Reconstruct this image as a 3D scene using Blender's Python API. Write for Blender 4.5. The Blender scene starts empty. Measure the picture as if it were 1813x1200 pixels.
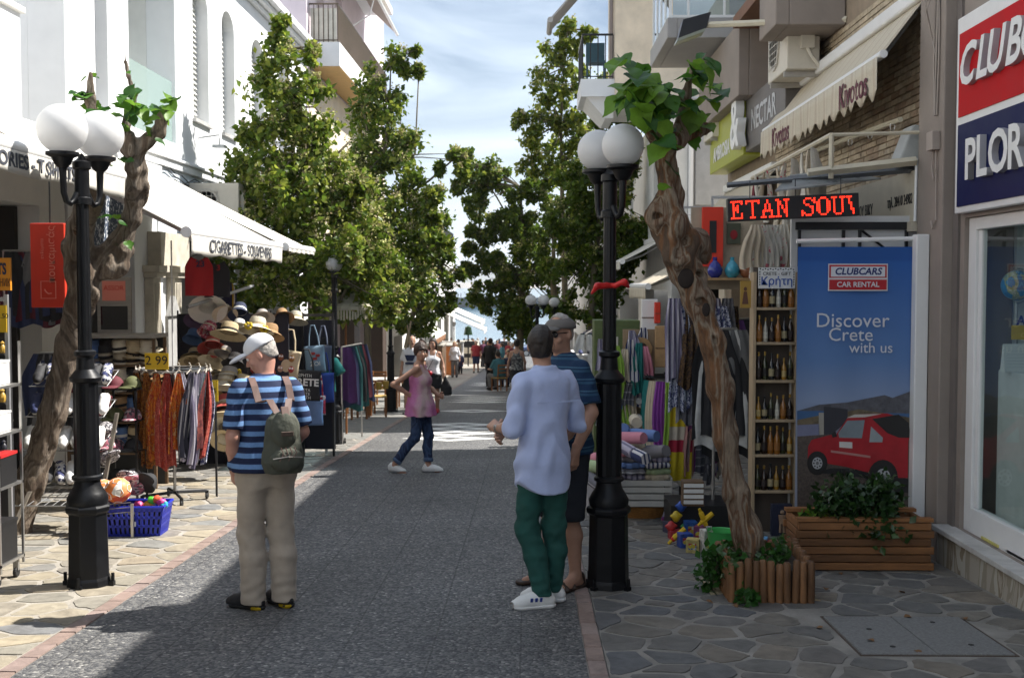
import bpy, math, random
import numpy as np
from mathutils import Vector, Matrix, Euler
sc = bpy.context.scene
COL = sc.collection
random.seed(11)
rng = np.random.default_rng(11)
R = math.radians
PI = math.pi
U = random.uniform
# ------------------------------------------------------------------ camera, sky, sun, exposure
F_PX, CAM_Z, PITCH, YAW = 2000.0, 1.72, 2.75, 0.85
cam_d = bpy.data.cameras.new('camera')
cam_d.sensor_width = 36.0
cam_d.lens = 36.0 * F_PX / 1813.0
cam_d.clip_end = 12000
cam_d.clip_start = 0.1
cam_d.dof.use_dof = True
cam_d.dof.focus_distance = 8.2
cam_d.dof.aperture_fstop = 5.6
cam = bpy.data.objects.new('camera', cam_d)
COL.objects.link(cam)
cam.location = (0, 0, CAM_Z)
cam.rotation_euler = (R(90 - PITCH), 0, R(YAW))
sc.camera = cam
SUN_DIR = Vector((1.36, 0.50, 1.74)).normalized()
SUN_EL = math.asin(SUN_DIR.z)
SUN_AZ = math.atan2(SUN_DIR.x, SUN_DIR.y)
w = bpy.data.worlds.new('World')
sc.world = w
w.use_nodes = True
nt = w.node_tree
bg = nt.nodes['Background']
sky = nt.nodes.new('ShaderNodeTexSky')
sky.sky_type = 'NISHITA'
sky.sun_disc = False
sky.sun_elevation = SUN_EL
sky.sun_rotation = SUN_AZ
sky.air_density = 1.0
sky.dust_density = 1.1
sky.ozone_density = 2.2
# thin cirrus, all round the dome
tc = nt.nodes.new('ShaderNodeTexCoord')
mp = nt.nodes.new('ShaderNodeMapping')
mp.inputs['Scale'].default_value = (1.6, 1.1, 5.5)
mp.inputs['Rotation'].default_value = (0.0, 0.25, 0.3)
nz = nt.nodes.new('ShaderNodeTexNoise')
nz.inputs['Scale'].default_value = 2.3
nz.inputs['Detail'].default_value = 8
nz.inputs['Roughness'].default_value = 0.55
nz.inputs['Distortion'].default_value = 0.7
cr = nt.nodes.new('ShaderNodeValToRGB')
cr.color_ramp.elements[0].position = 0.26
cr.color_ramp.elements[0].color = (0, 0, 0, 1)
cr.color_ramp.elements[1].position = 0.86
cr.color_ramp.elements[1].color = (1, 1, 1, 1)
mx = nt.nodes.new('ShaderNodeMixRGB')
mx.inputs['Color2'].default_value = (12.2, 13.6, 15.2, 1)
L = nt.links.new
L(tc.outputs['Generated'], mp.inputs['Vector'])
L(mp.outputs['Vector'], nz.inputs['Vector'])
L(nz.outputs['Fac'], cr.inputs['Fac'])
L(cr.outputs['Color'], mx.inputs['Fac'])
L(sky.outputs['Color'], mx.inputs['Color1'])
L(mx.outputs['Color'], bg.inputs['Color'])
bg.inputs['Strength'].default_value = 0.053
sun_d = bpy.data.lights.new('sun', 'SUN')
sun_d.energy = 5.0
sun_d.angle = R(0.53)
sun_d.color = (1.0, 0.955, 0.89)
sun = bpy.data.objects.new('sun', sun_d)
COL.objects.link(sun)
sun.rotation_euler = SUN_DIR.to_track_quat('Z', 'Y').to_euler()
sun.location = (20, 8, 30)
sc.view_settings.view_transform = 'Standard'
sc.view_settings.look = 'None'
sc.view_settings.gamma = 1.0
sc.view_settings.use_curve_mapping = False
sc.view_settings.exposure = 1.08
# ------------------------------------------------------------------ pixel <-> place
_cm = Euler((R(90 - PITCH), 0, R(YAW))).to_matrix()
def ray(px, py):
 return _cm @ Vector(((px - 906.5) / F_PX, (600 - py) / F_PX, -1.0))
def gz(y):
 y = max(y, -30)
 if y < 14: return -0.042 * y
 if y < 60: return -0.588 - 0.052 * (y - 14)
 if y < 130: return -2.98 - 0.042 * (y - 60)
 return -5.92
def at(px, py, Y):
 d = ray(px, py); t = Y / d.y
 return Vector((d.x * t, Y, CAM_Z + d.z * t))
def onx(px, py, X):
 d = ray(px, py); t = X / d.x
 return Vector((X, d.y * t, CAM_Z + d.z * t))
def ground(px, py):
 d = ray(px, py); a, b = 1.0, 400.0
 for _ in range(50):
  m = (a + b) / 2
  t = m / d.y
  if CAM_Z + d.z * t > gz(m): a = m
  else: b = m
 return Vector((d.x * a / d.y, a, gz(a)))
# ------------------------------------------------------------------ mesh builder
class MB:
 def __init__(s):
  s.v = []; s.f = []; s.mi = []; s.cur = 0
 def add(s, vs, fs):
  n = len(s.v)
  s.v += [tuple(p) for p in vs]
  for f in fs:
   s.f.append(tuple(i + n for i in f)); s.mi.append(s.cur)
  return s
 def box(s, x0, y0, z0, x1, y1, z1):
  if x0 > x1: x0, x1 = x1, x0
  if y0 > y1: y0, y1 = y1, y0
  if z0 > z1: z0, z1 = z1, z0
  return s.add([(x0,y0,z0),(x1,y0,z0),(x1,y1,z0),(x0,y1,z0),(x0,y0,z1),(x1,y0,z1),(x1,y1,z1),(x0,y1,z1)],
      [(0,3,2,1),(4,5,6,7),(0,1,5,4),(1,2,6,5),(2,3,7,6),(3,0,4,7)])
 def hexa(s, lo, hi):      # two matching polygons (lists of points) joined by sides
  n = len(lo)
  return s.add(list(lo) + list(hi), [tuple(range(n))[::-1], tuple(range(n, 2*n))] +
      [(i, (i+1) % n, n + (i+1) % n, n + i) for i in range(n)])
 def obox(s, c, size, rot=(0,0,0)):
  m = Euler(rot).to_matrix(); c = Vector(c); a = [d/2 for d in size]
  q = [(-1,-1,-1),(1,-1,-1),(1,1,-1),(-1,1,-1),(-1,-1,1),(1,-1,1),(1,1,1),(-1,1,1)]
  return s.add([c + m @ Vector((i*a[0], j*a[1], k*a[2])) for i,j,k in q],
      [(0,3,2,1),(4,5,6,7),(0,1,5,4),(1,2,6,5),(2,3,7,6),(3,0,4,7)])
 def tube(s, pts, r, n=8, cap=True):
  pts = [Vector(p) for p in pts]; m = len(pts)
  rs = r if isinstance(r, (list, tuple)) else [r] * m
  up = None; vs = []
  for i, p in enumerate(pts):
   t = (pts[min(i+1, m-1)] - pts[max(i-1, 0)]).normalized()
   if up is None:
    a = Vector((0,0,1)) if abs(t.z) < .9 else Vector((1,0,0))
    up = t.cross(a).normalized()
   up = (up - t * up.dot(t)).normalized()
   b = t.cross(up)
   for k in range(n):
    an = 2*PI*k/n
    vs.append(p + (up*math.cos(an) + b*math.sin(an)) * rs[i])
  fs = [(i*n+k, i*n+(k+1)%n, (i+1)*n+(k+1)%n, (i+1)*n+k) for i in range(m-1) for k in range(n)]
  if cap: fs += [tuple(range(n))[::-1], tuple(range((m-1)*n, m*n))]
  return s.add(vs, fs)
 def lathe(s, prof, n=20, c=(0,0,0), axis='Z', sx=1, sy=1, rot=None):
  c = Vector(c); vs = []
  for r, z in prof:
   for k in range(n):
    a = 2*PI*k/n + (PI/n)
    p = Vector((r*math.cos(a)*sx, r*math.sin(a)*sy, z))
    if axis == 'X': p = Vector((p.z, p.x, p.y))
    if axis == 'Y': p = Vector((p.x, p.z, p.y))
    if rot is not None: p = rot @ p
    vs.append(c + p)
  m = len(prof)
  fs = [(i*n+k, i*n+(k+1)%n, (i+1)*n+(k+1)%n, (i+1)*n+k) for i in range(m-1) for k in range(n)]
  if prof[0][0] > 1e-4: fs.append(tuple(range(n))[::-1])
  if prof[-1][0] > 1e-4: fs.append(tuple(range((m-1)*n, m*n)))
  return s.add(vs, fs)
 def ball(s, c, r, n=12, m=8, sc3=(1,1,1), rot=None):
  prof = [(max(1e-5, r*math.sin(PI*i/m)), -r*math.cos(PI*i/m)) for i in range(m+1)]
  k = len(s.v); s.lathe(prof, n, (0,0,0))
  for i in range(k, len(s.v)):
   p = Vector(s.v[i]); p = Vector((p.x*sc3[0], p.y*sc3[1], p.z*sc3[2]))
   if rot is not None: p = rot @ p
   s.v[i] = tuple(Vector(c) + p)
  return s
 def grid(s, fn, nu, nv):
  vs = [fn(i/nu, j/nv) for j in range(nv+1) for i in range(nu+1)]
  return s.add(vs, [(j*(nu+1)+i, j*(nu+1)+i+1, (j+1)*(nu+1)+i+1, (j+1)*(nu+1)+i) for j in range(nv) for i in range(nu)])
 def quad(s, a, b, c, d): return s.add([a,b,c,d], [(0,1,2,3)])
 def mesh(s, name, mats, smooth=False):
  me = bpy.data.meshes.new(name)
  me.from_pydata(s.v, [], s.f); me.update()
  for m in (mats if isinstance(mats, (list, tuple)) else [mats]): me.materials.append(m)
  if max(s.mi, default=0) > 0: me.polygons.foreach_set('material_index', s.mi)
  if smooth: set_smooth(me, smooth)
  return me
 def build(s, name, mats, parent=None, smooth=False, bevel=0, thick=0, loc=None, rot=None):
  o = bpy.data.objects.new(name, s.mesh(name, mats, smooth))
  return link(o, parent, bevel, thick, loc, rot)
def set_smooth(me, ang=True):
 n = len(me.polygons)
 if ang is True:
  me.polygons.foreach_set('use_smooth', [True]*n)
 else:
  me.polygons.foreach_set('use_smooth', [True]*n)
  try: me.set_sharp_from_angle(angle=R(ang))
  except Exception: pass
def link(o, parent=None, bevel=0, thick=0, loc=None, rot=None):
 COL.objects.link(o)
 if parent is not None: o.parent = parent
 if loc is not None: o.location = loc
 if rot is not None: o.rotation_euler = rot
 if thick:
  md = o.modifiers.new('thickness', 'SOLIDIFY'); md.thickness = thick; md.offset = 0
 if bevel:
  md = o.modifiers.new('bevel', 'BEVEL'); md.width = bevel; md.segments = 2; md.limit_method = 'ANGLE'; md.angle_limit = R(40)
 return o
def tag(o, label=None, cat=None, group=None, kind=None):
 if label: o['label'] = label
 if cat: o['category'] = cat
 if group: o['group'] = group
 if kind: o['kind'] = kind
 return o
def thing(name, label, cat, loc=(0,0,0), rz=0, group=None):
 o = bpy.data.objects.new(name, None); COL.objects.link(o)
 o.empty_display_size = .1
 o.location = loc; o.rotation_euler = (0, 0, rz)
 return tag(o, label, cat, group)
def copy_tree(o, parent=None, kids=None):
 c = o.copy(); COL.objects.link(c)
 c.parent = parent
 for ch in list(o.children): copy_tree(ch, c)
 return c
def inst(name, mesh, parent=None, loc=(0,0,0), rot=(0,0,0), scale=(1,1,1)):
 o = bpy.data.objects.new(name, mesh); COL.objects.link(o)
 if parent is not None: o.parent = parent
 o.location = loc; o.rotation_euler = rot; o.scale = scale
 return o
def npmesh(name, V, Fq, mats, smooth=False, mi=None):
 V = np.asarray(V, np.float32); Fq = np.asarray(Fq, np.int32)
 me = bpy.data.meshes.new(name); k = Fq.shape[1]
 me.vertices.add(len(V)); me.vertices.foreach_set('co', V.ravel())
 me.loops.add(Fq.size); me.loops.foreach_set('vertex_index', Fq.ravel())
 me.polygons.add(len(Fq)); me.polygons.foreach_set('loop_start', np.arange(0, Fq.size, k, dtype=np.int32))
 try: me.polygons.foreach_set('loop_total', np.full(len(Fq), k, np.int32))
 except Exception: pass
 for m in (mats if isinstance(mats, (list, tuple)) else [mats]): me.materials.append(m)
 if mi is not None: me.polygons.foreach_set('material_index', np.asarray(mi, np.int32))
 if smooth: me.polygons.foreach_set('use_smooth', np.ones(len(Fq), bool))
 me.update(calc_edges=True); me.validate()
 return me
ORD = ['first','second','third','fourth','fifth','sixth','seventh','eighth','ninth','tenth','eleventh','twelfth',
    'thirteenth','fourteenth','fifteenth','sixteenth','seventeenth','eighteenth','nineteenth','twentieth']
# ------------------------------------------------------------------ materials
_M = {}
def srgb(r, g, b):
 f = lambda c: (c/255/12.92) if c/255 <= .04045 else ((c/255+.055)/1.055)**2.4
 return (f(r), f(g), f(b))
def nodes_of(name):
 m = bpy.data.materials.new(name); m.use_nodes = True
 n = m.node_tree
 return m, n, n.nodes['Principled BSDF'], n.links.new
def M(name, col=(.5,.5,.5), rough=.6, metal=0, var=.12, scale=6, bump=0, bscale=40, spec=.5, emit=None, estr=1, coat=0,
   transl=0, alpha=1, trans=0, stretch=(1,1,1), rand=0, sheen=0):
 if name in _M: return _M[name]
 m, n, b, l = nodes_of(name)
 b.inputs['Roughness'].default_value = rough
 b.inputs['Metallic'].default_value = metal
 b.inputs['Specular IOR Level'].default_value = spec
 if coat: b.inputs['Coat Weight'].default_value = coat
 if sheen: b.inputs['Sheen Weight'].default_value = sheen
 if alpha < 1: b.inputs['Alpha'].default_value = alpha
 if trans: b.inputs['Transmission Weight'].default_value = trans
 if emit:
  b.inputs['Emission Color'].default_value = (*emit, 1); b.inputs['Emission Strength'].default_value = estr
 out = None
 if var or bump:
  t = n.nodes.new('ShaderNodeTexCoord'); mpn = n.nodes.new('ShaderNodeMapping')
  mpn.inputs['Scale'].default_value = stretch
  l(t.outputs['Object'], mpn.inputs['Vector'])
 if var:
  z = n.nodes.new('ShaderNodeTexNoise'); z.inputs['Scale'].default_value = scale; z.inputs['Detail'].default_value = 6
  z.inputs['Roughness'].default_value = .65
  l(mpn.outputs['Vector'], z.inputs['Vector'])
  r = n.nodes.new('ShaderNodeValToRGB')
  r.color_ramp.elements[0].position = .3; r.color_ramp.elements[1].position = .7
  r.color_ramp.elements[0].color = (*[max(0, c*(1-var)) for c in col], 1)
  r.color_ramp.elements[1].color = (*[min(1, c*(1+var)) for c in col], 1)
  l(z.outputs['Fac'], r.inputs['Fac']); out = r.outputs['Color']
  mr = n.nodes.new('ShaderNodeMapRange')
  mr.inputs['To Min'].default_value = max(.02, rough-.12); mr.inputs['To Max'].default_value = min(1, rough+.12)
  l(z.outputs['Fac'], mr.inputs['Value']); l(mr.outputs['Result'], b.inputs['Roughness'])
 if rand:
  oi = n.nodes.new('ShaderNodeObjectInfo'); hs = n.nodes.new('ShaderNodeHueSaturation')
  mr = n.nodes.new('ShaderNodeMapRange'); mr.inputs['To Min'].default_value = 1-rand; mr.inputs['To Max'].default_value = 1+rand
  l(oi.outputs['Random'], mr.inputs['Value']); l(mr.outputs['Result'], hs.inputs['Value'])
  if out is not None: l(out, hs.inputs['Color'])
  else: hs.inputs['Color'].default_value = (*col, 1)
  out = hs.outputs['Color']
 if out is not None: l(out, b.inputs['Base Color'])
 else: b.inputs['Base Color'].default_value = (*col, 1)
 if bump:
  z2 = n.nodes.new('ShaderNodeTexNoise'); z2.inputs['Scale'].default_value = bscale; z2.inputs['Detail'].default_value = 5
  l(mpn.outputs['Vector'], z2.inputs['Vector'])
  bp = n.nodes.new('ShaderNodeBump'); bp.inputs['Strength'].default_value = bump; bp.inputs['Distance'].default_value = .01
  l(z2.outputs['Fac'], bp.inputs['Height']); l(bp.outputs['Normal'], b.inputs['Normal'])
 if transl:
  tr = n.nodes.new('ShaderNodeBsdfTranslucent'); ms = n.nodes.new('ShaderNodeMixShader')
  ms.inputs['Fac'].default_value = transl
  if out is not None: l(out, tr.inputs['Color'])
  else: tr.inputs['Color'].default_value = (*col, 1)
  l(b.outputs[0], ms.inputs[1]); l(tr.outputs[0], ms.inputs[2])
  l(ms.outputs[0], n.nodes['Material Output'].inputs['Surface'])
 _M[name] = m
 return m
def Mstripe(name, stops, period, axis='Z', rough=.8, dist=0, bump=0, transl=0, offset=0, smooth=False):
 """bands woven or printed into a cloth: stops = [(start 0..1, colour), ...] repeated every period along an object axis"""
 if name in _M: return _M[name]
 m, n, b, l = nodes_of(name)
 b.inputs['Roughness'].default_value = rough; b.inputs['Specular IOR Level'].default_value = .25
 t = n.nodes.new('ShaderNodeTexCoord'); s = n.nodes.new('ShaderNodeSeparateXYZ')
 l(t.outputs['Object'], s.inputs[0]); val = s.outputs[axis]
 if dist:
  z = n.nodes.new('ShaderNodeTexNoise'); z.inputs['Scale'].default_value = 7
  l(t.outputs['Object'], z.inputs['Vector'])
  ma = n.nodes.new('ShaderNodeMath'); ma.operation = 'MULTIPLY_ADD'
  ma.inputs[1].default_value = dist; l(z.outputs['Fac'], ma.inputs[0]); l(val, ma.inputs[2]); val = ma.outputs[0]
 a = n.nodes.new('ShaderNodeMath'); a.operation = 'MULTIPLY_ADD'; a.inputs[1].default_value = 1/period; a.inputs[2].default_value = offset + 50
 f = n.nodes.new('ShaderNodeMath'); f.operation = 'FRACT'
 l(val, a.inputs[0]); l(a.outputs[0], f.inputs[0])
 r = n.nodes.new('ShaderNodeValToRGB'); r.color_ramp.interpolation = 'LINEAR' if smooth else 'CONSTANT'
 e = r.color_ramp.elements
 while len(e) < len(stops): e.new(.5)
 for el, (p, c) in zip(e, stops): el.position = p; el.color = (*c, 1)
 l(f.outputs[0], r.inputs['Fac'])
 z2 = n.nodes.new('ShaderNodeTexNoise'); z2.inputs['Scale'].default_value = 90; l(t.outputs['Object'], z2.inputs['Vector'])
 hs = n.nodes.new('ShaderNodeHueSaturation'); mr = n.nodes.new('ShaderNodeMapRange')
 mr.inputs['To Min'].default_value = .8; mr.inputs['To Max'].default_value = 1.2
 l(z2.outputs['Fac'], mr.inputs['Value']); l(mr.outputs['Result'], hs.inputs['Value']); l(r.outputs['Color'], hs.inputs['Color'])
 l(hs.outputs['Color'], b.inputs['Base Color'])
 if bump:
  bp = n.nodes.new('ShaderNodeBump'); bp.inputs['Strength'].default_value = bump; bp.inputs['Distance'].default_value = .01
  z3 = n.nodes.new('ShaderNodeTexNoise'); z3.inputs['Scale'].default_value = 25; l(t.outputs['Object'], z3.inputs['Vector'])
  l(z3.outputs['Fac'], bp.inputs['Height']); l(bp.outputs['Normal'], b.inputs['Normal'])
 if transl:
  tr = n.nodes.new('ShaderNodeBsdfTranslucent'); ms = n.nodes.new('ShaderNodeMixShader'); ms.inputs['Fac'].default_value = transl
  l(hs.outputs['Color'], tr.inputs['Color']); l(b.outputs[0], ms.inputs[1]); l(tr.outputs[0], ms.inputs[2])
  l(ms.outputs[0], n.nodes['Material Output'].inputs['Surface'])
 _M[name] = m
 return m
def Mpatch(name, cols, scale=20, rough=.75, kind='voronoi', stretch=(1,1,1), transl=0, bump=0, metal=0, soft=False, det=3):
 """a print or speckle of several colours"""
 if name in _M: return _M[name]
 m, n, b, l = nodes_of(name)
 b.inputs['Roughness'].default_value = rough; b.inputs['Specular IOR Level'].default_value = .3; b.inputs['Metallic'].default_value = metal
 t = n.nodes.new('ShaderNodeTexCoord'); mpn = n.nodes.new('ShaderNodeMapping'); mpn.inputs['Scale'].default_value = stretch
 l(t.outputs['Object'], mpn.inputs['Vector'])
 if kind == 'voronoi':
  z = n.nodes.new('ShaderNodeTexVoronoi'); z.inputs['Scale'].default_value = scale
  s = n.nodes.new('ShaderNodeSeparateXYZ'); l(z.outputs['Color'], s.inputs[0]); o = s.outputs['X']
 else:
  z = n.nodes.new('ShaderNodeTexNoise'); z.inputs['Scale'].default_value = scale; z.inputs['Detail'].default_value = det
  z.inputs['Distortion'].default_value = 1.2
  o = z.outputs['Fac']
 l(mpn.outputs['Vector'], z.inputs['Vector'])
 r = n.nodes.new('ShaderNodeValToRGB'); r.color_ramp.interpolation = 'LINEAR' if soft else 'CONSTANT'
 e = r.color_ramp.elements; k = len(cols)
 while len(e) < k: e.new(.5)
 for i, (el, c) in enumerate(zip(e, cols)):
  el.position = i/k if kind == 'voronoi' else (0 if i == 0 else .36 + .30*i/k); el.color = (*c, 1)
 l(o, r.inputs['Fac']); l(r.outputs['Color'], b.inputs['Base Color'])
 if bump:
  bp = n.nodes.new('ShaderNodeBump'); bp.inputs['Strength'].default_value = bump; bp.inputs['Distance'].default_value = .01
  hh = z.outputs['Distance' if kind == 'voronoi' else 'Fac']
  if soft:
   z4 = n.nodes.new('ShaderNodeTexNoise'); z4.inputs['Scale'].default_value = scale*9; z4.inputs['Detail'].default_value = 8; z4.inputs['Roughness'].default_value = .75; l(mpn.outputs['Vector'], z4.inputs['Vector'])
   ad = n.nodes.new('ShaderNodeMath'); ad.operation = 'MULTIPLY_ADD'; ad.inputs[1].default_value = 1.6; l(z4.outputs['Fac'], ad.inputs[0]); l(hh, ad.inputs[2]); hh = ad.outputs[0]
   bp.inputs['Distance'].default_value = .02; hv = n.nodes.new('ShaderNodeHueSaturation'); mr = n.nodes.new('ShaderNodeMapRange'); mr.inputs['From Min'].default_value = .3; mr.inputs['From Max'].default_value = .7; mr.inputs['To Min'].default_value = .55; mr.inputs['To Max'].default_value = 1.35
   l(z4.outputs['Fac'], mr.inputs['Value']); l(mr.outputs[0], hv.inputs['Value']); l(r.outputs['Color'], hv.inputs['Color']); l(hv.outputs['Color'], b.inputs['Base Color'])
  l(hh, bp.inputs['Height']); l(bp.outputs['Normal'], b.inputs['Normal'])
 if transl:
  tr = n.nodes.new('ShaderNodeBsdfTranslucent'); ms = n.nodes.new('ShaderNodeMixShader'); ms.inputs['Fac'].default_value = transl
  l(r.outputs['Color'], tr.inputs['Color']); l(b.outputs[0], ms.inputs[1]); l(tr.outputs[0], ms.inputs[2])
  l(ms.outputs[0], n.nodes['Material Output'].inputs['Surface'])
 _M[name] = m
 return m
def Mstone(name, cols, bump=.5):
 """a colour of its own for each stone (picked from cols), with veins and blotches"""
 if name in _M: return _M[name]
 m, n, b, l = nodes_of(name)
 t = n.nodes.new('ShaderNodeTexCoord'); oi = n.nodes.new('ShaderNodeObjectInfo')
 r = n.nodes.new('ShaderNodeValToRGB'); e = r.color_ramp.elements
 while len(e) < len(cols): e.new(.5)
 for i, (el, c) in enumerate(zip(e, cols)): el.position = i/(len(cols)-1); el.color = (*c, 1)
 l(oi.outputs['Random'], r.inputs['Fac'])
 z = n.nodes.new('ShaderNodeTexNoise'); z.inputs['Scale'].default_value = 7; z.inputs['Detail'].default_value = 9; z.inputs['Roughness'].default_value = .7
 z.inputs['Distortion'].default_value = .6
 va = n.nodes.new('ShaderNodeVectorMath'); va.operation = 'ADD'
 l(t.outputs['Object'], va.inputs[0]); l(oi.outputs['Location'], va.inputs[1]); l(va.outputs[0], z.inputs['Vector'])
 hs = n.nodes.new('ShaderNodeHueSaturation'); mr = n.nodes.new('ShaderNodeMapRange')
 mr.inputs['From Min'].default_value = .3; mr.inputs['From Max'].default_value = .7
 mr.inputs['To Min'].default_value = .62; mr.inputs['To Max'].default_value = 1.3
 l(z.outputs['Fac'], mr.inputs['Value']); l(mr.outputs['Result'], hs.inputs['Value']); l(r.outputs['Color'], hs.inputs['Color'])
 l(hs.outputs['Color'], b.inputs['Base Color'])
 b.inputs['Roughness'].default_value = .72
 bp = n.nodes.new('ShaderNodeBump'); bp.inputs['Strength'].default_value = bump; bp.inputs['Distance'].default_value = .012
 l(z.outputs['Fac'], bp.inputs['Height']); l(bp.outputs['Normal'], b.inputs['Normal'])
 _M[name] = m
 return m
# ------------------------------------------------------------------ lettering
def text_mesh(name, s, size, mat, extrude=0.0015, shear=0, bold=0, sx=1, align='CENTER', space=1):
 cu = bpy.data.curves.new(name, 'FONT')
 cu.body = s; cu.size = size; cu.extrude = extrude; cu.shear = shear; cu.offset = bold
 cu.align_x = align; cu.align_y = 'CENTER'; cu.space_character = space; cu.resolution_u = 3
 o = bpy.data.objects.new(name, cu)
 me = bpy.data.meshes.new_from_object(o)
 bpy.data.objects.remove(o)
 if sx != 1:
  n = len(me.vertices); a = np.empty(n*3, np.float32); me.vertices.foreach_get('co', a); a[0::3] *= sx; me.vertices.foreach_set('co', a)
 me.materials.clear(); me.materials.append(mat)
 return me
def text(s, size, mat, parent, loc, rot, name='lettering', **kw):
 return inst(name, text_mesh(name, s, size, mat, **kw), parent, loc, rot)
FRONT = (PI/2, 0, 0)            # lettering that faces the camera end of the street (-Y)
FACE_L = (PI/2, 0, -PI/2)       # faces -X (on the right-hand facades)
FACE_R = (PI/2, 0, PI/2)        # faces +X (on the left-hand facades)
# ================================================================== SETTING
def road_mat():
 m, n, b, l = nodes_of('aggregate paving')
 t = n.nodes.new('ShaderNodeTexCoord')
 v = n.nodes.new('ShaderNodeTexVoronoi'); v.inputs['Scale'].default_value = 62; v.inputs['Randomness'].default_value = 1
 l(t.outputs['Object'], v.inputs['Vector'])
 s = n.nodes.new('ShaderNodeSeparateXYZ'); l(v.outputs['Color'], s.inputs[0])
 r = n.nodes.new('ShaderNodeValToRGB'); e = r.color_ramp.elements
 for p, c in ((.35,(.10,.10,.102)),(.62,(.145,.143,.138)),(.88,(.20,.195,.182)),(.972,(.32,.31,.29))): e.new(p).color = (*c,1)
 e[0].color = (.055,.056,.06,1); e[-1].color = (.27,.265,.25,1); r.color_ramp.interpolation = 'CONSTANT'
 l(s.outputs['X'], r.inputs['Fac'])
 z = n.nodes.new('ShaderNodeTexNoise'); z.inputs['Scale'].default_value = .9; z.inputs['Detail'].default_value = 8
 l(t.outputs['Object'], z.inputs['Vector'])
 mr = n.nodes.new('ShaderNodeMapRange'); mr.inputs['To Min'].default_value = .5; mr.inputs['To Max'].default_value = 1.5
 l(z.outputs['Fac'], mr.inputs['Value'])
 # saw-cut joints, half a metre apart
 jf = None
 sp = n.nodes.new('ShaderNodeSeparateXYZ'); l(t.outputs['Object'], sp.inputs[0])
 for ax, per, off in (('X', .48, .1), ('Y', .5, 0)):
  a = n.nodes.new('ShaderNodeMath'); a.operation = 'MULTIPLY_ADD'; a.inputs[1].default_value = 1/per; a.inputs[2].default_value = 50+off
  f = n.nodes.new('ShaderNodeMath'); f.operation = 'FRACT'; c = n.nodes.new('ShaderNodeMath'); c.operation = 'GREATER_THAN'; c.inputs[1].default_value = .022
  l(sp.outputs[ax], a.inputs[0]); l(a.outputs[0], f.inputs[0]); l(f.outputs[0], c.inputs[0])
  if jf is None: jf = c.outputs[0]
  else:
   mm = n.nodes.new('ShaderNodeMath'); mm.operation = 'MULTIPLY'; l(jf, mm.inputs[0]); l(c.outputs[0], mm.inputs[1]); jf = mm.outputs[0]
 jr = n.nodes.new('ShaderNodeMapRange'); jr.inputs['To Min'].default_value = .55; l(jf, jr.inputs['Value'])
 m2 = n.nodes.new('ShaderNodeMath'); m2.operation = 'MULTIPLY'; l(jr.outputs[0], m2.inputs[0]); l(mr.outputs['Result'], m2.inputs[1])
 hs = n.nodes.new('ShaderNodeHueSaturation'); l(m2.outputs[0], hs.inputs['Value']); l(r.outputs['Color'], hs.inputs['Color'])
 l(hs.outputs['Color'], b.inputs['Base Color'])
 b.inputs['Roughness'].default_value = .66
 bp = n.nodes.new('ShaderNodeBump'); bp.inputs['Strength'].default_value = .9; bp.inputs['Distance'].default_value = .006; bp.invert = True
 l(v.outputs['Distance'], bp.inputs['Height']); l(bp.outputs['Normal'], b.inputs['Normal'])
 return m
ROAD = road_mat()
LAND = M('dusty ground', (.13,.12,.105), .9, var=.25, scale=.6, bump=.4, bscale=8)
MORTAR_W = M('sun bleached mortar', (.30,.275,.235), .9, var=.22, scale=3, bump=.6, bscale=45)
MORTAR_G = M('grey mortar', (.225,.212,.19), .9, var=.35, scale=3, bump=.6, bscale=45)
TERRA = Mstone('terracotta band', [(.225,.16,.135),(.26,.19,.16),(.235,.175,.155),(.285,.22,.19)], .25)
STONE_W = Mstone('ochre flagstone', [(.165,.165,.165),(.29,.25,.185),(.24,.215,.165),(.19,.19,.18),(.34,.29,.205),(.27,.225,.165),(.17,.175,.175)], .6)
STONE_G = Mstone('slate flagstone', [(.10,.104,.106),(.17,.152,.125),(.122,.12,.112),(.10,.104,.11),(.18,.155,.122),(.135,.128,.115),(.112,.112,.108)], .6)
WHITE_PAINT = M('worn white marking', (.62,.62,.60), .7, var=.2, scale=14, bump=.3, bscale=90)
def sheet(name, x0, x1, ys, mat, dz, parent=None):
 b = MB()
 b.add([p for y in ys for p in ((x0,y,gz(y)+dz),(x1,y,gz(y)+dz))], [(2*i,2*i+1,2*i+3,2*i+2) for i in range(len(ys)-1)])
 return b.build(name, mat, parent)
def yrange(a, b, st):
 n = max(1, int(math.ceil((b-a)/st))); return [a + (b-a)*i/n for i in range(n+1)]
tag(sheet('ground', -70, 70, [-14,-8,0,4,8,12,14,20,30,45,60,80,100,130,136], LAND, -.03), kind='structure')
road = tag(sheet('road', -2.58, .30, [-12,-4,0,4,8,12,14,16,20,25,30,40,50,60,80,100,112], ROAD, 0), kind='structure')
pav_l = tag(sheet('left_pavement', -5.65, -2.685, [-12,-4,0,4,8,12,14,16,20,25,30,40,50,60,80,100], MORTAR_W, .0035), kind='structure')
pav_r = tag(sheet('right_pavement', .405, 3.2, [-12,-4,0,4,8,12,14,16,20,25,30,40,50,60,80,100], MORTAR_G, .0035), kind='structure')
tag(sheet('cross_street', -60, 60, [101, 110, 118], M('asphalt', (.055,.055,.056), .85, var=.2, scale=2, bump=.3), .006), kind='structure')
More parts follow.
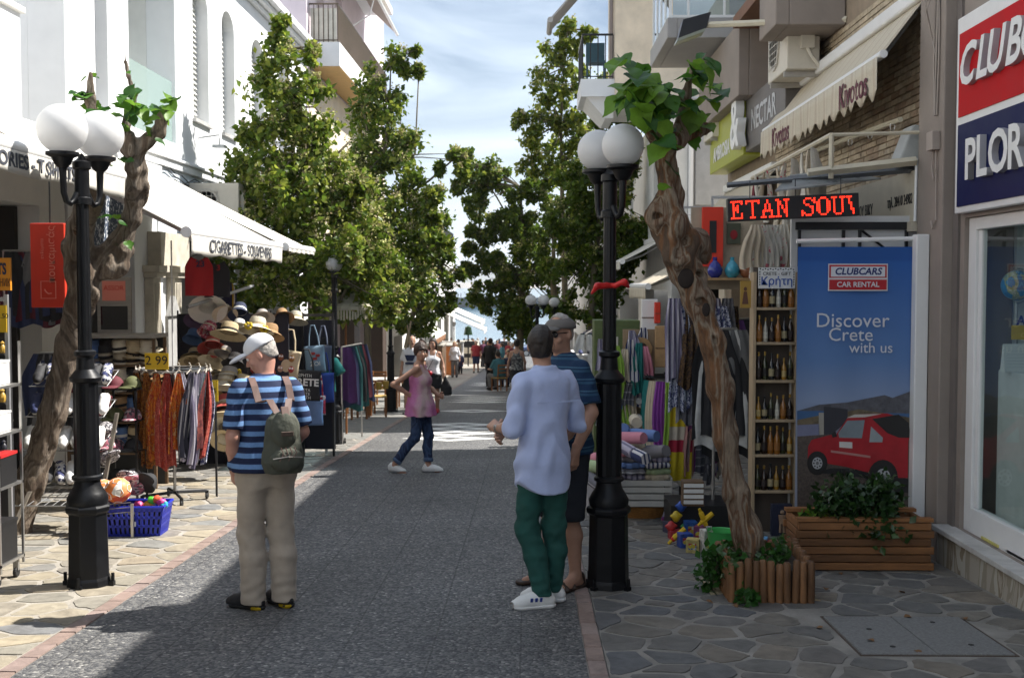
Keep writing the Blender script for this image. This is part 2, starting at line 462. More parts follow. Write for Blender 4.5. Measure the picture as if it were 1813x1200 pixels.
# terracotta bands: one tile after another
for x0, x1, nm in ((-2.682, -2.585, 'left_kerb'), (.303, .402, 'right_kerb')):
 kb = tag(sheet(nm, x0-.002, x1+.002, [-12, 0, 14, 30, 60], M('band joint', (.24,.22,.195), .9, var=.2), -.004), kind='structure')
 tb = MB(); tb.hexa([(-.047,-.122,0),(.047,-.122,0),(.047,.122,0),(-.047,.122,0)],[(-.045,-.12,.009),(.045,-.12,.009),(.045,.12,.009),(-.045,.12,.009)])
 tm = tb.mesh('tile', TERRA); rest = MB()
 k = 0; y = 4.2
 while y < 44:
  if y < 24:
   inst('tile', tm, kb, ((x0+x1)/2 + U(-.002,.002), y, gz(y)-.002+U(-.0015,.0015)), (-math.atan(.045)+U(-.01,.01), U(-.01,.01), U(-.015,.015)))
  else:
   rest.box((x0+x1)/2-.046, y-.12, gz(y)-.01, (x0+x1)/2+.046, y+.12, gz(y)+.004)
  y += .25
 tag(rest.build('tile_run', TERRA, kb), kind='stuff')
# crazy paving: real stones, each its own polygon
def clip(poly, p, nrm):
 out = []
 for i in range(len(poly)):
  a, b = poly[i], poly[(i+1) % len(poly)]
  da = (a[0]-p[0])*nrm[0] + (a[1]-p[1])*nrm[1]; db = (b[0]-p[0])*nrm[0] + (b[1]-p[1])*nrm[1]
  if da <= 0: out.append(a)
  if (da < 0 < db) or (db < 0 < da):
   t = da/(da-db); out.append((a[0]+(b[0]-a[0])*t, a[1]+(b[1]-a[1])*t))
 return out
def crazy(x0, x1, y0, y1, step, seed, holes=()):
 rd = random.Random(seed); pts = []
 ny = int((y1-y0)/step/.8)
 for j in range(ny):
  nx = int((x1-x0)/step/1.2)
  for i in range(nx):
   pts.append((x0+(i+.5+(.25 if j%2 else -.25)+rd.uniform(-.38,.38))*(x1-x0)/nx, y0+(j+.5+rd.uniform(-.42,.42))*(y1-y0)/ny))
 res = []
 for p in pts:
  if any(a-.08 < p[0] < c+.08 and b-.08 < p[1] < d+.08 for a,b,c,d in holes): continue
  poly = [(x0,y0),(x1,y0),(x1,y1),(x0,y1)]
  g = rd.uniform(.005,.026)
  for q in pts:
   dx, dy = q[0]-p[0], q[1]-p[1]; d2 = dx*dx+dy*dy
   if 0 < d2 < (3.4*step)**2:
    d = math.sqrt(d2); k = rd.uniform(-.05,.05) if False else 0
    mid = (p[0]+dx*.5-dx/d*g, p[1]+dy*.5-dy/d*g)
    poly = clip(poly, mid, (dx/d, dy/d))
    if len(poly) < 3: break
  for a,b,c,d in holes:
   # trim against the nearest side of a cut-out
   for nrm, pp in (((1,0),(a-.02,0)),((-1,0),(c+.02,0)),((0,1),(0,b-.02)),((0,-1),(0,d+.02))):
    inside = (p[0]-pp[0])*nrm[0]+(p[1]-pp[1])*nrm[1]
    if inside < 0 and any(a < v[0] < c and b < v[1] < d for v in poly): poly = clip(poly, pp, nrm); break
  if len(poly) < 3: continue
  # knock the corners off, unevenly
  pl = []
  for i in range(len(poly)):
   a, b_ = poly[i], poly[(i+1) % len(poly)]
   e = math.hypot(b_[0]-a[0], b_[1]-a[1])
   if e < .02: continue
   u = min(.35, rd.uniform(.008,.026)/e)
   pl += [(a[0]+(b_[0]-a[0])*u, a[1]+(b_[1]-a[1])*u), (a[0]+(b_[0]-a[0])*(.5+rd.uniform(-.12,.12))+rd.uniform(-.012,.012), (a[1]+b_[1])/2+rd.uniform(-.012,.012)), (b_[0]-(b_[0]-a[0])*u, b_[1]-(b_[1]-a[1])*u)]
  if len(pl) >= 4: res.append((p, pl))
 return res
def lay(stones, parent, mat, limit):
 stones.sort(key=lambda s: s[0][1]); far = MB()
 for i, (p, pl) in enumerate(stones):
  b = MB() if i < limit else far
  o = p if i < limit else (0, 0); zz = gz(p[1])
  h = U(.005,.011)
  f = lambda q, s_, z: ((p[0]+(q[0]-p[0])*s_)-o[0], (p[1]+(q[1]-p[1])*s_)-o[1], z + gz(q[1]) - (zz if i < limit else 0))
  b.hexa([f(q,1,-.006) for q in pl], [f(q,.975,h) for q in pl])
  if i < limit: b.build('stone', mat, parent, loc=(p[0], p[1], zz))
 if far.v: tag(far.build('far_stones', mat, parent), kind='stuff')
MANHOLE = (1.76, 5.93, 2.60, 6.76)
TREEBOX = (1.45, 7.55, 2.04, 8.25)
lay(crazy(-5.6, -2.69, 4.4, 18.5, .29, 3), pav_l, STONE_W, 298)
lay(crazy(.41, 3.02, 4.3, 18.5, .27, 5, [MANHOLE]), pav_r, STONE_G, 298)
# far pavement: coarse stones as one run
def far_run(x0, x1, parent, mat, seed):
 f = MB()
 for p, pl in crazy(x0, x1, 18.5, 34, .55, seed):
  f.add([(q[0], q[1], gz(q[1])+.005) for q in pl], [tuple(range(len(pl)))])
 tag(f.build('far_stones', mat, parent), kind='stuff')
far_run(-5.6, -2.69, pav_l, STONE_W, 8); far_run(.41, 3.02, pav_r, STONE_G, 9)
# access cover in the right pavement
x0,y0,x1,y1 = MANHOLE
mh = thing('access_cover', 'rectangular grey concrete access cover let into the slate paving', 'access cover', ((x0+x1)/2,(y0+y1)/2,gz((y0+y1)/2)))
mh.rotation_euler = (-math.atan(.042), 0, 0)
hx, hy = (x1-x0)/2, (y1-y0)/2
b = MB(); b.box(-hx+.016,-hy+.016,-.03,-.004,hy-.016,.012); b.box(.004,-hy+.016,-.03,hx-.016,hy-.016,.0125)
b.build('lid', M('speckled concrete', (.17,.17,.165), .8, var=.3, scale=60, bump=.5, bscale=120), mh, bevel=.004)
b = MB()
for a,c,d,e in ((-hx,-hy,hx,-hy+.01),(-hx,hy-.01,hx,hy),(-hx,-hy+.01,-hx+.01,hy-.01),(hx-.01,-hy+.01,hx,hy-.01)): b.box(a,c,-.03,d,e,.008)
b.build('rim', M('rusty steel', (.09,.065,.05), .8, .3), mh)
b = MB()
for px, py in ((-.22,.1),(.2,.26),(.24,-.22),(-.2,-.26)): b.lathe([(.016,.0),(.016,.0135)],8,(px,py,.001))
b.build('lifting_hole', M('dark hole', (.012,.012,.012), .9, var=0), mh)
# white lozenges set in the road: chains of hollow diamonds down the middle
def lozenge(cx, cy, hw, hd, k=.42):
 b = MB(); o = [(cx-hw,cy),(cx,cy-hd),(cx+hw,cy),(cx,cy+hd)]; i = [(cx-hw*k,cy),(cx,cy-hd*k),(cx+hw*k,cy),(cx,cy+hd*k)]
 for q in range(4):
  r_ = (q+1) % 4
  m0 = ((o[q][0]+o[r_][0])/2,(o[q][1]+o[r_][1])/2)
  P = [o[q], o[r_], i[r_], i[q]]
  b.add([(x, y, gz(y)+.005) for x, y in P], [(0,1,2,3)])
 return b.build('road_marking', WHITE_PAINT, road)
CXR = -1.30
for y in (18.6, 19.66, 20.72, 21.78): lozenge(CXR, y, .82, .53)
lozenge(CXR, 26.2, .86, .62, .36)
for y in (30.2, 31.2, 32.2, 33.2): lozenge(CXR-.05, y, .85, .5)
lozenge(CXR-.1, 37.6, .86, .6)
for y in (42, 43, 44, 45): lozenge(CXR-.15, y, .85, .5)
# ---- sea, quay, pier, hills
def sea_mat():
 m, n, b, l = nodes_of('sea water')
 b.inputs['Base Color'].default_value = (.03,.11,.17,1); b.inputs['Roughness'].default_value = .12
 t = n.nodes.new('ShaderNodeTexCoord'); z = n.nodes.new('ShaderNodeTexNoise'); z.inputs['Scale'].default_value = .35; z.inputs['Detail'].default_value = 6
 mpn = n.nodes.new('ShaderNodeMapping'); mpn.inputs['Scale'].default_value = (1,.5,1)
 l(t.outputs['Object'], mpn.inputs[0]); l(mpn.outputs[0], z.inputs['Vector'])
 bp = n.nodes.new('ShaderNodeBump'); bp.inputs['Strength'].default_value = .6; bp.inputs['Distance'].default_value = .3
 l(z.outputs['Fac'], bp.inputs['Height']); l(bp.outputs['Normal'], b.inputs['Normal'])
 return m
SEA_Z = -7.0
b = MB(); b.quad((-1640,120,SEA_Z),(1640,120,SEA_Z),(1640,4120,SEA_Z),(-1640,4120,SEA_Z)); tag(b.build('sea', sea_mat()), kind='structure')
QUAY = M('quay concrete', (.33,.31,.28), .85, var=.2, scale=2, bump=.3)
b = MB(); b.box(-70,135.9,-9,70,137.2,gz(136)-.02); tag(b.build('quay', QUAY), kind='structure')
PIER_Y = 430
b = MB(); b.box(-120,PIER_Y,-9,60,PIER_Y+8,at(830,527,PIER_Y).z); tag(b.build('pier', M('pier stone', (.10,.105,.11), .9, var=.3, scale=.4)), kind='structure')
HILL = Mpatch('hill scrub', [(.11,.12,.10),(.17,.165,.13),(.13,.14,.11),(.22,.20,.16),(.12,.13,.105)], .03, .95, 'noise')
def hills(name, Y, base, amp, seed, mat, x0=-1600, x1=1600):
 rd = random.Random(seed); ph = [rd.uniform(0,7) for _ in range(6)]
 def h(x):
  s_ = sum(math.sin(x/(310/(i+1))+ph[i])/(i+1.6) for i in range(6))
  return base + amp*s_
 def fn(u, v):
  x = x0 + (x1-x0)*u; pr = math.sin(min(1, v*1.05)*PI/2)
  return (x, Y + v*700 + 50*math.sin(u*40+seed), SEA_Z - 1 + (h(x)+6)*pr + 4*math.sin(u*170+v*9)*pr*(1-v))
 g = MB(); g.grid(fn, 130, 10)
 o = g.build(name, mat, smooth=True); return tag(o, kind='structure')
hills('hills', 3300, 47, 7, 4, HILL)
hills('shore_land', 2750, 9, 4, 9, M('dry shore', (.28,.235,.18), .95, var=.3, scale=.02))
# air: far shore fades to blue
hz = MB(); hz.box(-1700,-20,-10.5,1700,4200,95)
m, n, bb, l = nodes_of('sea haze'); n.nodes.remove(bb)
pv = n.nodes.new('ShaderNodeVolumePrincipled'); pv.inputs['Color'].default_value = (.86,.92,1,1); pv.inputs['Density'].default_value = .00022
pv.inputs['Anisotropy'].default_value = .2
l(pv.outputs[0], n.nodes['Material Output'].inputs['Volume'])
tag(hz.build('haze', m), kind='stuff')
# ================================================================== BUILDINGS
WHITE_R = M('white render', (.70,.71,.72), .85, var=.05, scale=2.5, bump=.12, bscale=30)
WHITE_O = M('off white render', (.66,.655,.63), .85, var=.08, scale=2, bump=.15, bscale=30)
CREAM_R = M('cream render', (.62,.54,.42), .85, var=.14, scale=1.3, bump=.15, bscale=30)
PINK_R = M('lilac render', (.62,.54,.58), .85, var=.06, scale=2, bump=.1)
TAUPE = M('taupe render', (.255,.215,.185), .8, var=.12, scale=2.2, bump=.18, bscale=35)
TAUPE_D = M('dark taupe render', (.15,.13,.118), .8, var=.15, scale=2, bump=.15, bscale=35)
GREYR = M('grey render', (.32,.31,.30), .8, var=.1, scale=2.2, bump=.15, bscale=35)
INSIDE = M('shop interior', (.035,.03,.027), .9, var=.2, scale=2)  # near black, so the colour itself carries the deep shade of the shops
ALU_W = M('white aluminium', (.72,.72,.71), .35, var=.05, scale=3)
ALU_G = M('grey aluminium', (.42,.43,.44), .38, metal=.6, var=.1, scale=5)
STEEL = M('bare steel', (.50,.49,.47), .33, metal=.85, var=.15, scale=9)
BLACK_M = M('black metal', (.012,.012,.014), .38, var=.2, scale=9)
CABLE = M('beige cable', (.34,.29,.25), .6, var=.1)
CABLE_D = M('dark cable', (.03,.03,.03), .6, var=0)
MARBLE = M('worn marble', (.46,.45,.43), .5, var=.25, scale=5, bump=.15, bscale=20)
STAINED = Mpatch('stained plinth', [(.34,.31,.26),(.26,.23,.18),(.38,.36,.31),(.22,.18,.13),(.33,.30,.25)], 3.5, .85, 'noise', (1,1,.35), bump=.1)
def glass(name='window glass', tint=(.75,.82,.82), refl=.22, rough=.02):
 if name in _M: return _M[name]
 m, n, b, l = nodes_of(name); n.nodes.remove(b)
 g = n.nodes.new('ShaderNodeBsdfGlossy'); g.inputs['Roughness'].default_value = rough
 t = n.nodes.new('ShaderNodeBsdfTransparent'); t.inputs['Color'].default_value = (*tint, 1)
 f = n.nodes.new('ShaderNodeFresnel'); f.inputs['IOR'].default_value = 1.5; ge = n.nodes.new('ShaderNodeNewGeometry')
 a = n.nodes.new('ShaderNodeMath'); a.operation = 'MULTIPLY_ADD'; a.inputs[1].default_value = 1.0; a.inputs[2].default_value = refl; a.use_clamp = True
 l(f.outputs[0], a.inputs[0]); ms = n.nodes.new('ShaderNodeMixShader'); bk_ = n.nodes.new('ShaderNodeMath'); bk_.operation = 'SUBTRACT'; bk_.use_clamp = True; l(a.outputs[0], bk_.inputs[0]); l(ge.outputs['Backfacing'], bk_.inputs[1]); l(bk_.outputs[0], ms.inputs[0]); l(t.outputs[0], ms.inputs[1]); l(g.outputs[0], ms.inputs[2])
 l(ms.outputs[0], n.nodes['Material Output'].inputs['Surface']); _M[name] = m
 return m
GLASS = glass(); GLASS_D = glass('dark pane', (.18,.23,.25), .25);
def milky():
 m, n, b, l = nodes_of('balcony glass'); n.nodes.remove(b)
 t = n.nodes.new('ShaderNodeBsdfTransparent'); t.inputs['Color'].default_value = (.85,.93,.91,1); d = n.nodes.new('ShaderNodeBsdfDiffuse'); d.inputs['Color'].default_value = (.5,.58,.56,1)
 ms = n.nodes.new('ShaderNodeMixShader'); ms.inputs[0].default_value = .22; l(t.outputs[0], ms.inputs[1]); l(d.outputs[0], ms.inputs[2]); l(ms.outputs[0], n.nodes['Material Output'].inputs['Surface']); return m
GLASS_B = milky()
def facade(b, X, t, y0, y1, z0, z1, ops):
 """wall from X to X+t with openings (ya,yb,za,zb,arched)"""
 ys = sorted({y0, y1} | {o[0] for o in ops} | {o[1] for o in ops})
 for a, c in zip(ys, ys[1:]):
  m = (a+c)/2; hit = sorted([o for o in ops if o[0] <= m <= o[1]], key=lambda o: o[2]); z = z0
  for o in hit:
   if o[2] > z + 1e-4: b.box(X, a, z, X+t, c, o[2])
   z = o[3]
  if z < z1 - 1e-4: b.box(X, a, z, X+t, c, z1)
 for o in ops:
  if o[4]:
   cy, r = (o[0]+o[1])/2, (o[1]-o[0])/2; n = 8; zc = o[3] - r*.8
   for sgn in (-1, 1):
    arc = [(cy+sgn*r*math.cos(PI/2*i/n), zc + r*.8*math.sin(PI/2*i/n)) for i in range(n+1)]
    poly = arc + [(cy+sgn*r, o[3])]
    lo = [(X, y, z) for y, z in poly]; hi = [(X+t, y, z) for y, z in poly]
    b.hexa(lo, hi)
def window(parent, X, y0, y1, z0, z1, depth, frame=ALU_W, pane=GLASS_D, mull=1, sill=True, shutter=None):
 """frame ring set back by depth (signed, into the wall) with its panes"""
 f = MB(); xa = X+depth; xb = xa + (.05 if depth > 0 else -.05); w_ = .055
 f.box(xa,y0,z0,xb,y0+w_,z1); f.box(xa,y1-w_,z0,xb,y1,z1); f.box(xa,y0+w_,z0,xb,y1-w_,z0+w_); f.box(xa,y0+w_,z1-w_,xb,y1-w_,z1)
 for i in range(1, mull+1):
  y = y0 + (y1-y0)*i/(mull+1); f.box(xa+.003,y-.025,z0+w_,xb-.003,y+.025,z1-w_)
 wn = f.build('window', frame, parent)
 p = MB(); xm = (xa+xb)/2; p.box(xm-.004,y0+w_*.8,z0+w_*.8,xm+.004,y1-w_*.8,z1-w_*.8); p.build('pane', pane, wn)
 if sill:
  s_ = MB(); s_.box(X-.06 if depth>0 else X+.06, y0-.06, z0-.06, X+depth, y1+.06, z0-.003); s_.build('sill', MARBLE, wn)
 if shutter:
  s_ = MB(); sx = xa - (.03 if depth>0 else -.03)
  for ya, yb in ((y0+.01, (y0+y1)/2-.01), ((y0+y1)/2+.01, y1-.01)):
   s_.box(sx, ya, z0+.02, xa+ (-.004 if depth>0 else .004), yb, z1-.05)
   k = int((z1-z0)/.09)
   for i in range(k): s_.obox((sx-(.008 if depth>0 else -.008), (ya+yb)/2, z0+.08+i*.09), (.022,(yb-ya)-.1,.05), (0,.5 if depth>0 else -.5,0))
  s_.build('shutter', shutter, wn)
 return wn
def railing(parent, pts, z0, z1, mat, step=.12, rr=.011):
 b = MB()
 for (xa,ya),(xb,yb) in zip(pts, pts[1:]):
  d = math.hypot(xb-xa, yb-ya); n = max(1, int(d/step))
  b.tube([(xa,ya,z1),(xb,yb,z1)], .024, 6); b.tube([(xa,ya,z0+.06),(xb,yb,z0+.06)], .014, 6)
  for i in range(n+1):
   u = i/n; b.tube([(xa+(xb-xa)*u, ya+(yb-ya)*u, z0),(xa+(xb-xa)*u, ya+(yb-ya)*u, z1)], rr, 4)
 return b.build('railing', mat, parent)
def aircon(name_label, loc, rz, group='air conditioners on the walls', s=(.82,.30,.58), fan_dark=False):
 t = thing('air_conditioner', name_label, 'air conditioner', loc, rz, group)   # local: front faces -Y, sits on z=0
 W, D, H = s; b = MB(); b.box(-W/2,-D/2,0,W/2,D/2,H); b.build('casing', M('beige casing', (.58,.54,.46), .5, var=.12, scale=3), t, bevel=.012)
 f = MB(); f.lathe([(.19,0),(.22,0),(.22,.02),(.19,.02),(.19,0)], 22, (-W*.14,-D/2-.014,H/2), 'Y'); f.build('fan_ring', M('grille plastic', (.5,.47,.41), .5), t)
 g = MB()
 for i in range(7): g.box(-W*.14-.19,-D/2-.02,H/2-.18+i*.06,-W*.14+.19,-D/2-.012,H/2-.172+i*.06)
 for i in range(5): g.box(-W*.14-.16+i*.08,-D/2-.019,H/2-.2,-W*.14-.152+i*.08,-D/2-.013,H/2+.2)
 g.build('grille', M('grille plastic', (.5,.47,.41), .5), t)
 k = MB(); k.lathe([(.185,0),(.185,.004)], 22, (-W*.14,-D/2-.006,H/2), 'Y'); k.build('fan_opening', M('fan shade', (.035,.035,.035), .8), t)
 br = MB(); br.box(-W*.38,-D/2,-.05,-W*.34,D/2+.12,-.003); br.box(W*.34,-D/2,-.05,W*.38,D/2+.12,-.003); br.build('bracket', M('bracket steel', (.4,.38,.35), .5, .5), t)
 p = MB(); p.box(W/2+.002,-.03,H*.3,W/2+.05,.09,H*.8); p.tube([(W/2+.03,.03,H*.3),(W/2+.07,.06,.1),(W/2+.03,D/2+.05,-.06)], .016, 6); p.build('pipe_cover', M('beige casing', (.58,.54,.46), .5), t)
 return t
# ---------------- left side
lb = thing('shop_building', 'white rendered shop building with solid balcony parapet, leftmost at the frame edge', 'building', (-5.6, 6, gz(6)))
def put(b, name, mats, parent, **kw):     # mesh written in world coordinates, under a thing standing elsewhere
 o = b.build(name, mats, parent, **kw); o.matrix_parent_inverse = Matrix.Translation(-Vector(parent.location)) if parent.rotation_euler.z == 0 else Matrix.Translation(-Vector(parent.location))
 return o
def world_parent(o, parent):
 o.parent = parent; o.matrix_parent_inverse = Matrix.Translation(-Vector(parent.location)); return o
LX = -5.6
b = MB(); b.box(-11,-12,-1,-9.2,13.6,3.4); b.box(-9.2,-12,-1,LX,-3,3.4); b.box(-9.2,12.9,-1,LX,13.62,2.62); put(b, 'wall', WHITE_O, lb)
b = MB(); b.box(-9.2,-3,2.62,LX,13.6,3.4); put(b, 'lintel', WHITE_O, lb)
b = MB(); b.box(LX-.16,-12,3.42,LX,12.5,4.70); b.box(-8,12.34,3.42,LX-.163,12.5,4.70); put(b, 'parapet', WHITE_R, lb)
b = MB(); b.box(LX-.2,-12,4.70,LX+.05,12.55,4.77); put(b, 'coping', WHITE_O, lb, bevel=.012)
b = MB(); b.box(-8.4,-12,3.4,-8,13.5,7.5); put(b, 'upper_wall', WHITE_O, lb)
b = MB(); b.box(-9.19,-3,-1,-9.15,12.8,2.61); b.box(-9.19,12.8,-1,LX-.25,12.89,2.61); put(b, 'dark_wall_lining', INSIDE, lb)  # dark sheet added over the white end wall to paint in the shop's shade
nb = thing('white_building', 'bright white two storey building with arched windows and moulded cornice', 'building', (LX, 21, gz(21)))
b = MB()
ARCH = [(18.95,19.86,4.5,6.78,1),(20.75,21.62,4.5,6.78,1),(22.95,24.05,4.0,6.75,1),(25.4,26.3,4.5,6.75,1)]
ops = ARCH + [(14.66,15.1,3.9,7.3,0),(15.9,17.98,3.95,7.25,0),(13.95,16.0,-1.5,2.5,0),(17.9,20.9,-1.5,2.5,0),(21.5,27.6,-1.8,2.5,0)]
facade(b, LX, -.45, 13.7, 28.55, -1.9, 7.35, ops)
b.box(-9.5,13.7,-1.5,LX-.452,14.0,7.35); b.box(-9.5,28.2,-2,LX-.452,28.55,7.35); b.box(-9.9,13.7,-2,-9.52,28.55,7.35)
b.box(-9.5,14.0,7.0,LX-.452,28.2,7.34)
put(b, 'wall', WHITE_R, nb)
b = MB(); b.box(LX-1.25,15.9,3.9,LX-1.2,17.98,7.3); b.box(LX-1.2,15.85,3.9,LX-.453,15.9,7.3); b.box(LX-1.2,17.98,3.9,LX-.453,18.03,7.3); b.box(LX-1.2,15.9,3.85,LX-.453,17.98,3.95)
put(b, 'loggia_wall', WHITE_O, nb)
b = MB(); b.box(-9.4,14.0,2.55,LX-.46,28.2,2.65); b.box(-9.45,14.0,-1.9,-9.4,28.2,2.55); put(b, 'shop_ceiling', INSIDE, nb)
b = MB(); b.box(LX-.06,15.92,3.97,LX-.05,17.96,4.92); put(b, 'glass_balustrade', GLASS_B, nb)
b = MB(); b.lathe([(.001,0),(.16,.1),(.2,.3),(.12,.55),(.001,.7)],8,(LX-.5,16.55,3.98)); put(b, 'balcony_plant', M('balcony leaves', (.06,.11,.05), .6, var=.4, scale=20, bump=.8), nb)
for o in ARCH:
 world_parent(window(nb, LX, o[0], o[1], o[2], o[3]-.02, -.24, ALU_W, GLASS_D, 1, True, M('pale shutters', (.60,.60,.57), .5)), nb)
world_parent(window(nb, LX, 14.66, 15.1, 3.9, 7.3, -.16, ALU_W, GLASS, 0, False), nb)
for ya, yb, sy in ((15.95,17.9,1),):
 b = MB(); b.box(LX-1.19,16.4,3.96,LX-1.16,17.5,6.4); put(b, 'loggia_door', M('pale blue door', (.45,.52,.58), .4), nb)
# cornice in three steps
b = MB()
for i, (o_, za, zb) in enumerate(((.10,7.36,7.45),(.22,7.453,7.54),(.34,7.543,7.70))): b.box(-9.9,13.66-o_*.3,za,LX+o_,28.6+o_*.3,zb)
put(b, 'cornice', WHITE_R, nb, bevel=.02)
b = MB(); b.box(LX,13.75,3.52,LX+.07,28.5,3.64); b.box(LX,13.75,3.643,LX+.11,28.5,3.69); put(b, 'string_course', WHITE_R, nb, bevel=.01)
b = MB(); b.box(LX+.002,17.0,2.52,LX+.02,28.4,3.50); put(b, 'dado_band', M('pale blue render', (.58,.64,.70), .85, var=.08), nb)
# wrought balcony with a meander panel in front of the third arch
b = MB()
for y in [22.5+.1*i for i in range(22)]: b.tube([(LX+.45,y,3.72),(LX+.45,y,4.45)], .008, 4)
for z in (3.72,4.45,4.78): b.tube([(LX,22.45,z),(LX+.45,22.45,z),(LX+.45,24.65,z),(LX,24.65,z)], .014, 5)
for i in range(7):
 y = 22.5+i*.31
 b.tube([(LX+.45,y,4.48),(LX+.45,y,4.74),(LX+.45,y+.22,4.74),(LX+.45,y+.22,4.56),(LX+.45,y+.1,4.56),(LX+.45,y+.1,4.65)], .011, 4)
put(b, 'meander_railing', M('pale grey iron', (.42,.44,.46), .5), nb)
b = MB(); b.box(LX+.003,22.4,3.70,LX+.5,24.7,3.715); put(b, 'balcony_slab', WHITE_R, nb)
# classical doorway: two pilasters, a small pediment
b = MB()
for y in (16.55, 17.55):
 b.box(LX+.002,y-.16,gz(y)-.1,LX+.14,y+.16,1.82); b.box(LX+.002,y-.2,1.823,LX+.2,y+.2,1.9); b.box(LX+.002,y-.24,1.903,LX+.25,y+.24,2.0)
 for k in range(4): b.box(LX+.142,y-.12+k*.065,gz(y),LX+.155,y-.085+k*.065,1.75)
b.box(LX+.002,16.55,2.003,LX+.2,17.95,2.5)
put(b, 'pilaster', M('worn limestone', (.50,.46,.38), .85, var=.2, scale=5, bump=.4), nb, bevel=.008)
b = MB(); b.hexa([(LX+.16,16.82,1.25),(LX+.16,17.33,1.25),(LX+.16,17.075,1.55)],[(LX+.24,16.82,1.25),(LX+.24,17.33,1.25),(LX+.24,17.075,1.55)])
b.box(LX+.15,16.84,gz(17),LX+.2,17.31,1.247); put(b, 'doorway', M('grey door', (.36,.36,.35), .7, var=.15), nb)
b = MB(); b.box(LX+.002,14.0,2.1,LX+.03,15.5,2.95); put(b, 'notice_board', Mpatch('speckled notice', [(.05,.07,.10),(.5,.52,.55),(.06,.08,.12),(.1,.12,.16)], 30), nb)
# cables and a lamp under the string course
cb = thing('wall_cables', 'loose wall cables with junction box beneath the white building string course', 'cable', (LX+.1, 17.5, 3.3))
b = MB()
for k in range(4):
 b.tube([(LX+.06, 15.6+i*.35, 3.46-.05*k-.10*math.sin(i*.9+k)*(i%3)/2) for i in range(12)], .009, 5)
put(b, 'cable', CABLE_D, cb); b = MB(); b.box(LX+.03,17.9,3.0,LX+.16,18.15,3.25); put(b, 'junction_box', M('grey box', (.3,.3,.3), .5), cb)
a1 = aircon('white air conditioner with slotted grille high on the left facade', (LX+.46, 18.6, 2.62), 0)
a1.scale = (1.0,1.1,1.3)
wl = thing('wall_lamp', 'slim wall lamp arm below the first arched window', 'lamp', (LX, 19.2, 4.2))
b = MB(); b.tube([(0,0,0),(.35,0,.05),(.36,0,-.12)], .014, 6); b.build('arm', ALU_G, wl); b = MB(); b.box(.26,-.1,-.17,.46,.1,-.123); b.build('head', ALU_G, wl)
pk = thing('balcony_building', 'lilac and cream apartment building with projecting balcony above the left trees', 'building', (LX, 34, gz(34)))
b = MB(); facade(b, LX, -.4, 28.7, 44, -3, 13, [(30.0,31.2,7.9,10.3,0),(33,34.2,7.9,10.3,0),(30.2,31.0,4.2,6.55,0),(32.5,33.3,4.2,6.55,0),(35,36,4.2,6.55,0),(29.5,36,-3,2.0,0),(37,43,-3,2.0,0)])
b.box(-10,28.7,-3,LX-.402,29.0,13); b.box(-10,43.7,-3,LX-.402,44,13); b.box(-10.4,28.7,-3,-10,44,13); put(b, 'wall', [PINK_R], pk)
b = MB(); b.box(LX+.003,28.9,2.0,LX+.02,43.9,7.2); put(b, 'cream_band', CREAM_R, pk)
b = MB(); b.box(-10,29.0,2.02,LX-.41,43.7,2.1); b.box(-9.9,29.1,-3,-9.85,43.6,2.0); put(b, 'shop_ceiling', INSIDE, pk)
b = MB(); b.box(LX+.022,29.0,7.28,LX+.78,39,7.88); put(b, 'balcony_slab', WHITE_R, pk)
b = MB(); b.box(LX+.022,29.05,7.262,LX+.77,38.9,7.278); put(b, 'balcony_soffit', M('ochre soffit', (.55,.36,.15), .85, var=.08), pk)
r_ = railing(pk, [(LX,29.05),(LX+.73,29.05),(LX+.73,38.9)], 7.88, 8.85, M('bronze railing', (.10,.075,.05), .5)); world_parent(r_, pk)
b = MB(); b.box(LX+.03,29.07,7.9,LX+.7,29.09,8.75); put(b, 'balcony_screen', M('cream screen', (.55,.52,.45), .7), pk)
for y0,y1,z0,z1 in ((30.0,31.2,7.9,10.3),(33,34.2,7.9,10.3),(30.2,31.0,4.2,6.55),(32.5,33.3,4.2,6.55),(35,36,4.2,6.55)):
 world_parent(window(pk, LX, y0, y1, z0, z1, -.2, ALU_W, GLASS_D, 1, z0 < 7), pk)
b = MB(); b.box(LX+.0,28.8,10.9,LX+.95,39,11.1); put(b, 'upper_slab', WHITE_R, pk)
b = MB(); b.hexa([(LX+.02,29.2,11.2),(LX+.02,38.5,11.2),(LX+1.15,38.5,10.13),(LX+1.15,29.2,10.13)],[(LX+.02,29.2,11.23),(LX+.02,38.5,11.23),(LX+1.18,38.5,10.15),(LX+1.18,29.2,10.15)])
put(b, 'terrace_awning', M('taupe awning cloth', (.36,.31,.26), .9), pk)
b = MB(); b.tube([(LX+1.16,29.2,10.13),(LX+1.16,38.5,10.13)], .05, 8); b.tube([(LX+.05,33,8.9),(LX+1.0,33,9.5),(LX+1.16,33,10.13)], .02, 6); put(b, 'awning_bar', ALU_W, pk)
b = MB(); [b.box(LX-.42,a,-3,LX+.04,c,2.0) for a, c in ((28.68,29.6),(35.9,37.1),(42.9,44.02))]; put(b, 'dark_wall_facings', M('dark wall facing', (.05,.03,.02), .6, var=.2), pk)['kind'] = 'stuff'  # brown facings added over the pale piers to paint the ground floor darker
fb = thing('far_building', 'low white building with stepped roof terrace far down the left side', 'building', (LX-.2, 62, gz(62)))
b = MB(); facade(b, -6.0, -.4, 46, 92, -5, 4.6, [(50+6*i,53.5+6*i,-5,-.6,0) for i in range(7)] + [(50.5+6*i,52+6*i,1,3,0) for i in range(7)]); b.box(-12,46,-5,-6.402,46.4,4.6); b.box(-12,91.6,-5,-6.402,92,4.6); b.box(-12.4,46,-5,-12,92,4.6); b.box(-12,46.4,4.4,-6.41,91.6,4.58)
put(b, 'wall', WHITE_O, fb)
